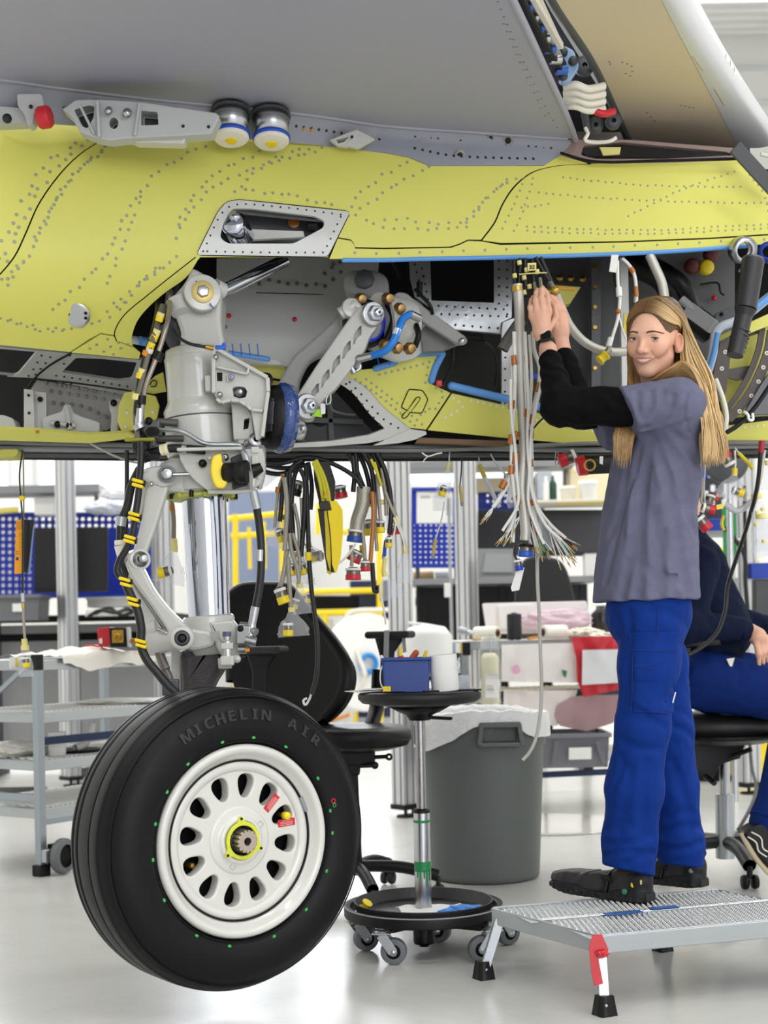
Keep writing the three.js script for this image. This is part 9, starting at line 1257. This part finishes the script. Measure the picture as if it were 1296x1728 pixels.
{ // small hanging ends in the middle
 const d = 5.02,o = thing('sensor_lead', 'short lead with a bagged yellow plug and long probe in the middle', 'cable',P(735,940,d)); wire(o,[[759,758],[758,770],[758,782]],d,.003,M.galv); bag(o,757,784,745,842,3,9,d,31); connector(o,750,820,-.3,1,d,.014,M.yellowPlastic); part(o, 'yellow_sleeve',rod(P(758,780,d),P(755,794,d),.006),M.paleTag); wire(o,[[750,846],[744,880],[735,910]],d,.0026,M.galv); part(o, 'probe',[rod(P(735,910,d),P(731,934,d),.0055)],mat(0xc0a531,.4)); part(o, 'probe_tip',rod(P(731,934,d),P(730,943,d),.0058),M.midGrey);
 const a = thing('sensor_lead', 'thin lead with a yellow sleeved tip before the middle column', 'cable',P(780,854,d)); wire(a,[[779,772],[778,800],[776,820]],d,.0024,M.cable); part(a, 'yellow_sleeve',rod(P(776,820,d),P(779,847,d),.005),mat(0xc0a531,.4)); part(a, 'tip',rod(P(779,847,d),P(780,854,d),.0055),M.midGrey);
 const b = thing('sensor_lead', 'slanting clear sleeve with yellow collar left of the braided bundle', 'cable',P(840,856,d)); wire(b,[[808,772],[809,784]],d,.002,M.galv); part(b, 'yellow_collar',rod(P(809,784,d),P(818,806,d),.008),mat(0xb8a640,.5)); part(b, 'clear_sleeve',rod(P(818,806,d),P(843,856,d),.008),mat(0xdcdfe6,.25,0,{ transmission: .4,thickness: 0 }));
 const c = thing('sensor_lead', 'grey lead with tan tag and clear sleeve beside the braided bundle', 'cable',P(860,850,d)); wire(c,[[828,766],[836,780],[850,797],[856,806]],d,.003,M.galv); part(c, 'tan_tag',plate([[850,798],[858,799],[855,812],[850,808]],d,.003,{ bevel: 0 }),mat(0xa8964a,.5)); wire(c,[[854,806],[860,830],[858,846]],d,.008,mat(0xd6d6dc,.3), 'sleeve',10);
 const k = thing('connector', 'red capped connector tucked under the aircraft belly beside the worker', 'connector',P(960,775,5)); connector(k,972,768,-1,.4,5,.024,M.red); const k2 = thing('connector', 'black pipe end with a red cap beside the standing worker', 'connector',P(985,790,4.95)); part(k2, 'pipe',rod(P(1040,782,4.98),P(984,785,4.95),.034),M.black); part(k2, 'red_cap',rod(P(988,785,4.95),P(974,788,4.95),.036,.032),M.red); part(k2, 'steel_ring',(() => { const g = new THREE.TorusGeometry(.018,.0035,8,24); const p = P(995,785,4.9); g.translate(p.x,p.y,p.z); return g; })(),M.gold); part(k2, 'white_tag',plate([[1012,770],[1018,770],[1017,784],[1012,782]],4.9,.003,{ bevel: 0 }),M.white);
 const h = thing('wire_pins', 'two thin grey wires with bent ends under the belly', 'wire',P(940,786,5)); wire(h,[[938,762],[937,775],[937,786]],5,.002,M.galv); wire(h,[[942,764],[942,784]],5,.002,M.galv);
 const s = thing('loose_string', 'loose grey string tied under the belly skin at the left', 'string',P(220,780,4.9)); wire(s,[[152,748],[170,758],[195,770],[225,780],[245,780]],4.9,.004,mat(0xb0afa8,.6), 'string',24);
 const t = thing('loose_string', 'white tie ends hanging from the belly rails near the middle column', 'string',P(720,780,4.92)); wire(t,[[712,764],[722,770],[736,766],[746,764]],4.92,.0025,M.white, 'string',16); wire(t,[[722,770],[716,776],[714,780]],4.92,.002,M.white, 'string',8);
}
{ // right cluster behind the worker's back
 const d = 5.1,o = thing('cable_harness', 'cluster of red capped connectors and bags behind the hair tips', 'cable',P(1230,940,d)); connector(o,1234,786,-.8,-1.4,d,.022,M.red); bag(o,1240,798,1232,842,4,20,d,41); connector(o,1236,826,1,.4,d,.016,M.yellowPlastic); part(o, 'yellow_band',rod(P(1240,790,d),P(1240,800,d),.010),M.yellowPaint); wire(o,[[1240,760],[1241,780],[1240,796]],d,.004,M.wireWhite);
 wire(o,[[1180,780],[1186,820],[1184,846],[1188,856]],d,.004,mat(0xa7a39a,.4,.3), 'grey_braid'); wire(o,[[1190,784],[1188,830],[1190,852]],d,.004,mat(0xa7a39a,.4,.3), 'grey_braid'); connector(o,1184,856,1,.25,d - .02,.018,M.red); connector(o,1178,872,.8,1,d,.022,M.red); connector(o,1200,834,-.3,1,d + .05,.018,M.greyPlastic); part(o, 'yellow_tag',plate([[1209,852],[1220,850],[1221,858],[1210,860]],d,.004,{ bevel: 0 }),M.yellowPaint); wire(o,[[1246,764],[1256,774],[1264,782],[1270,792]],d - .02,.007,mat(0xe0cf20,.45), 'yellow_wire'); wire(o,[[1240,756],[1248,766],[1254,772]],d,.004,M.galv); connector(o,1222,836,-1,.2,d + .1,.014,mat(0xd8532a,.4)); wire(o,[[1221,870],[1218,885],[1222,895]],d + .3,.006,M.yellowPaint, 'yellow_wire');
 const b = thing('bag_chain', 'row of clear bags with taped yellow plugs at the right edge', 'bag',P(1290,945,d)); wire(b,[[1290,760],[1284,800],[1278,830],[1274,850]],d,.007,mat(0xb9b5ab,.4,.3), 'grey_braid'); bag(b,1276,836,1290,940,8,14,d,43); bag(b,1284,870,1292,930,8,12,d - .02,47); for (const [x,y] of [[1277,862],[1275,882],[1286,856],[1288,910]]) part(b, 'pale_tape',rod(P(x,y,d - .05),P(x + 2,y + 6,d - .05),.008),M.paleTag); bag(b,1295,780,1300,826,4,12,d,49); wire(b,[[1224,850],[1244,862],[1270,846]],d + .05,.012,mat(0xe8e8ea,.3,0,{ transmission: .5,thickness: 0 }), 'clear_sleeve');
 const c = thing('black_cable', 'long black cable sweeping down behind the standing worker at the right', 'cable',P(1160,1108,5.3)); wire(c,[[1285,748,5.0],[1283,770,5.0],[1278,820,5.05],[1260,890,5.15],[1240,950,5.25],[1228,990,5.3],[1224,1030,5.3],[1210,1068,5.3],[1185,1092,5.3],[1160,1105,5.3],[1140,1108,5.3]],5.2,.008,M.cable, 'cable',80); part(c, 'red_sleeve',rod(P(1286,744,5),P(1284,764,5),.011),mat(0xa01f30,.5));
 const e = thing('black_cable', 'black cable tied to the right aluminium column', 'cable',P(1262,1030,8.6)); wire(e,[[1222,890],[1240,910],[1256,936],[1258,980],[1262,1030],[1268,1080]],8.6,.014,M.cable, 'cable',40); wire(e,[[1256,820],[1257,880],[1258,940]],8.6,.012,M.cable, 'cable',20);
}
scene.traverse((o) => { if (o.isMesh) { o.castShadow = true; o.receiveShadow = true; } });
renderer.render(scene,camera);
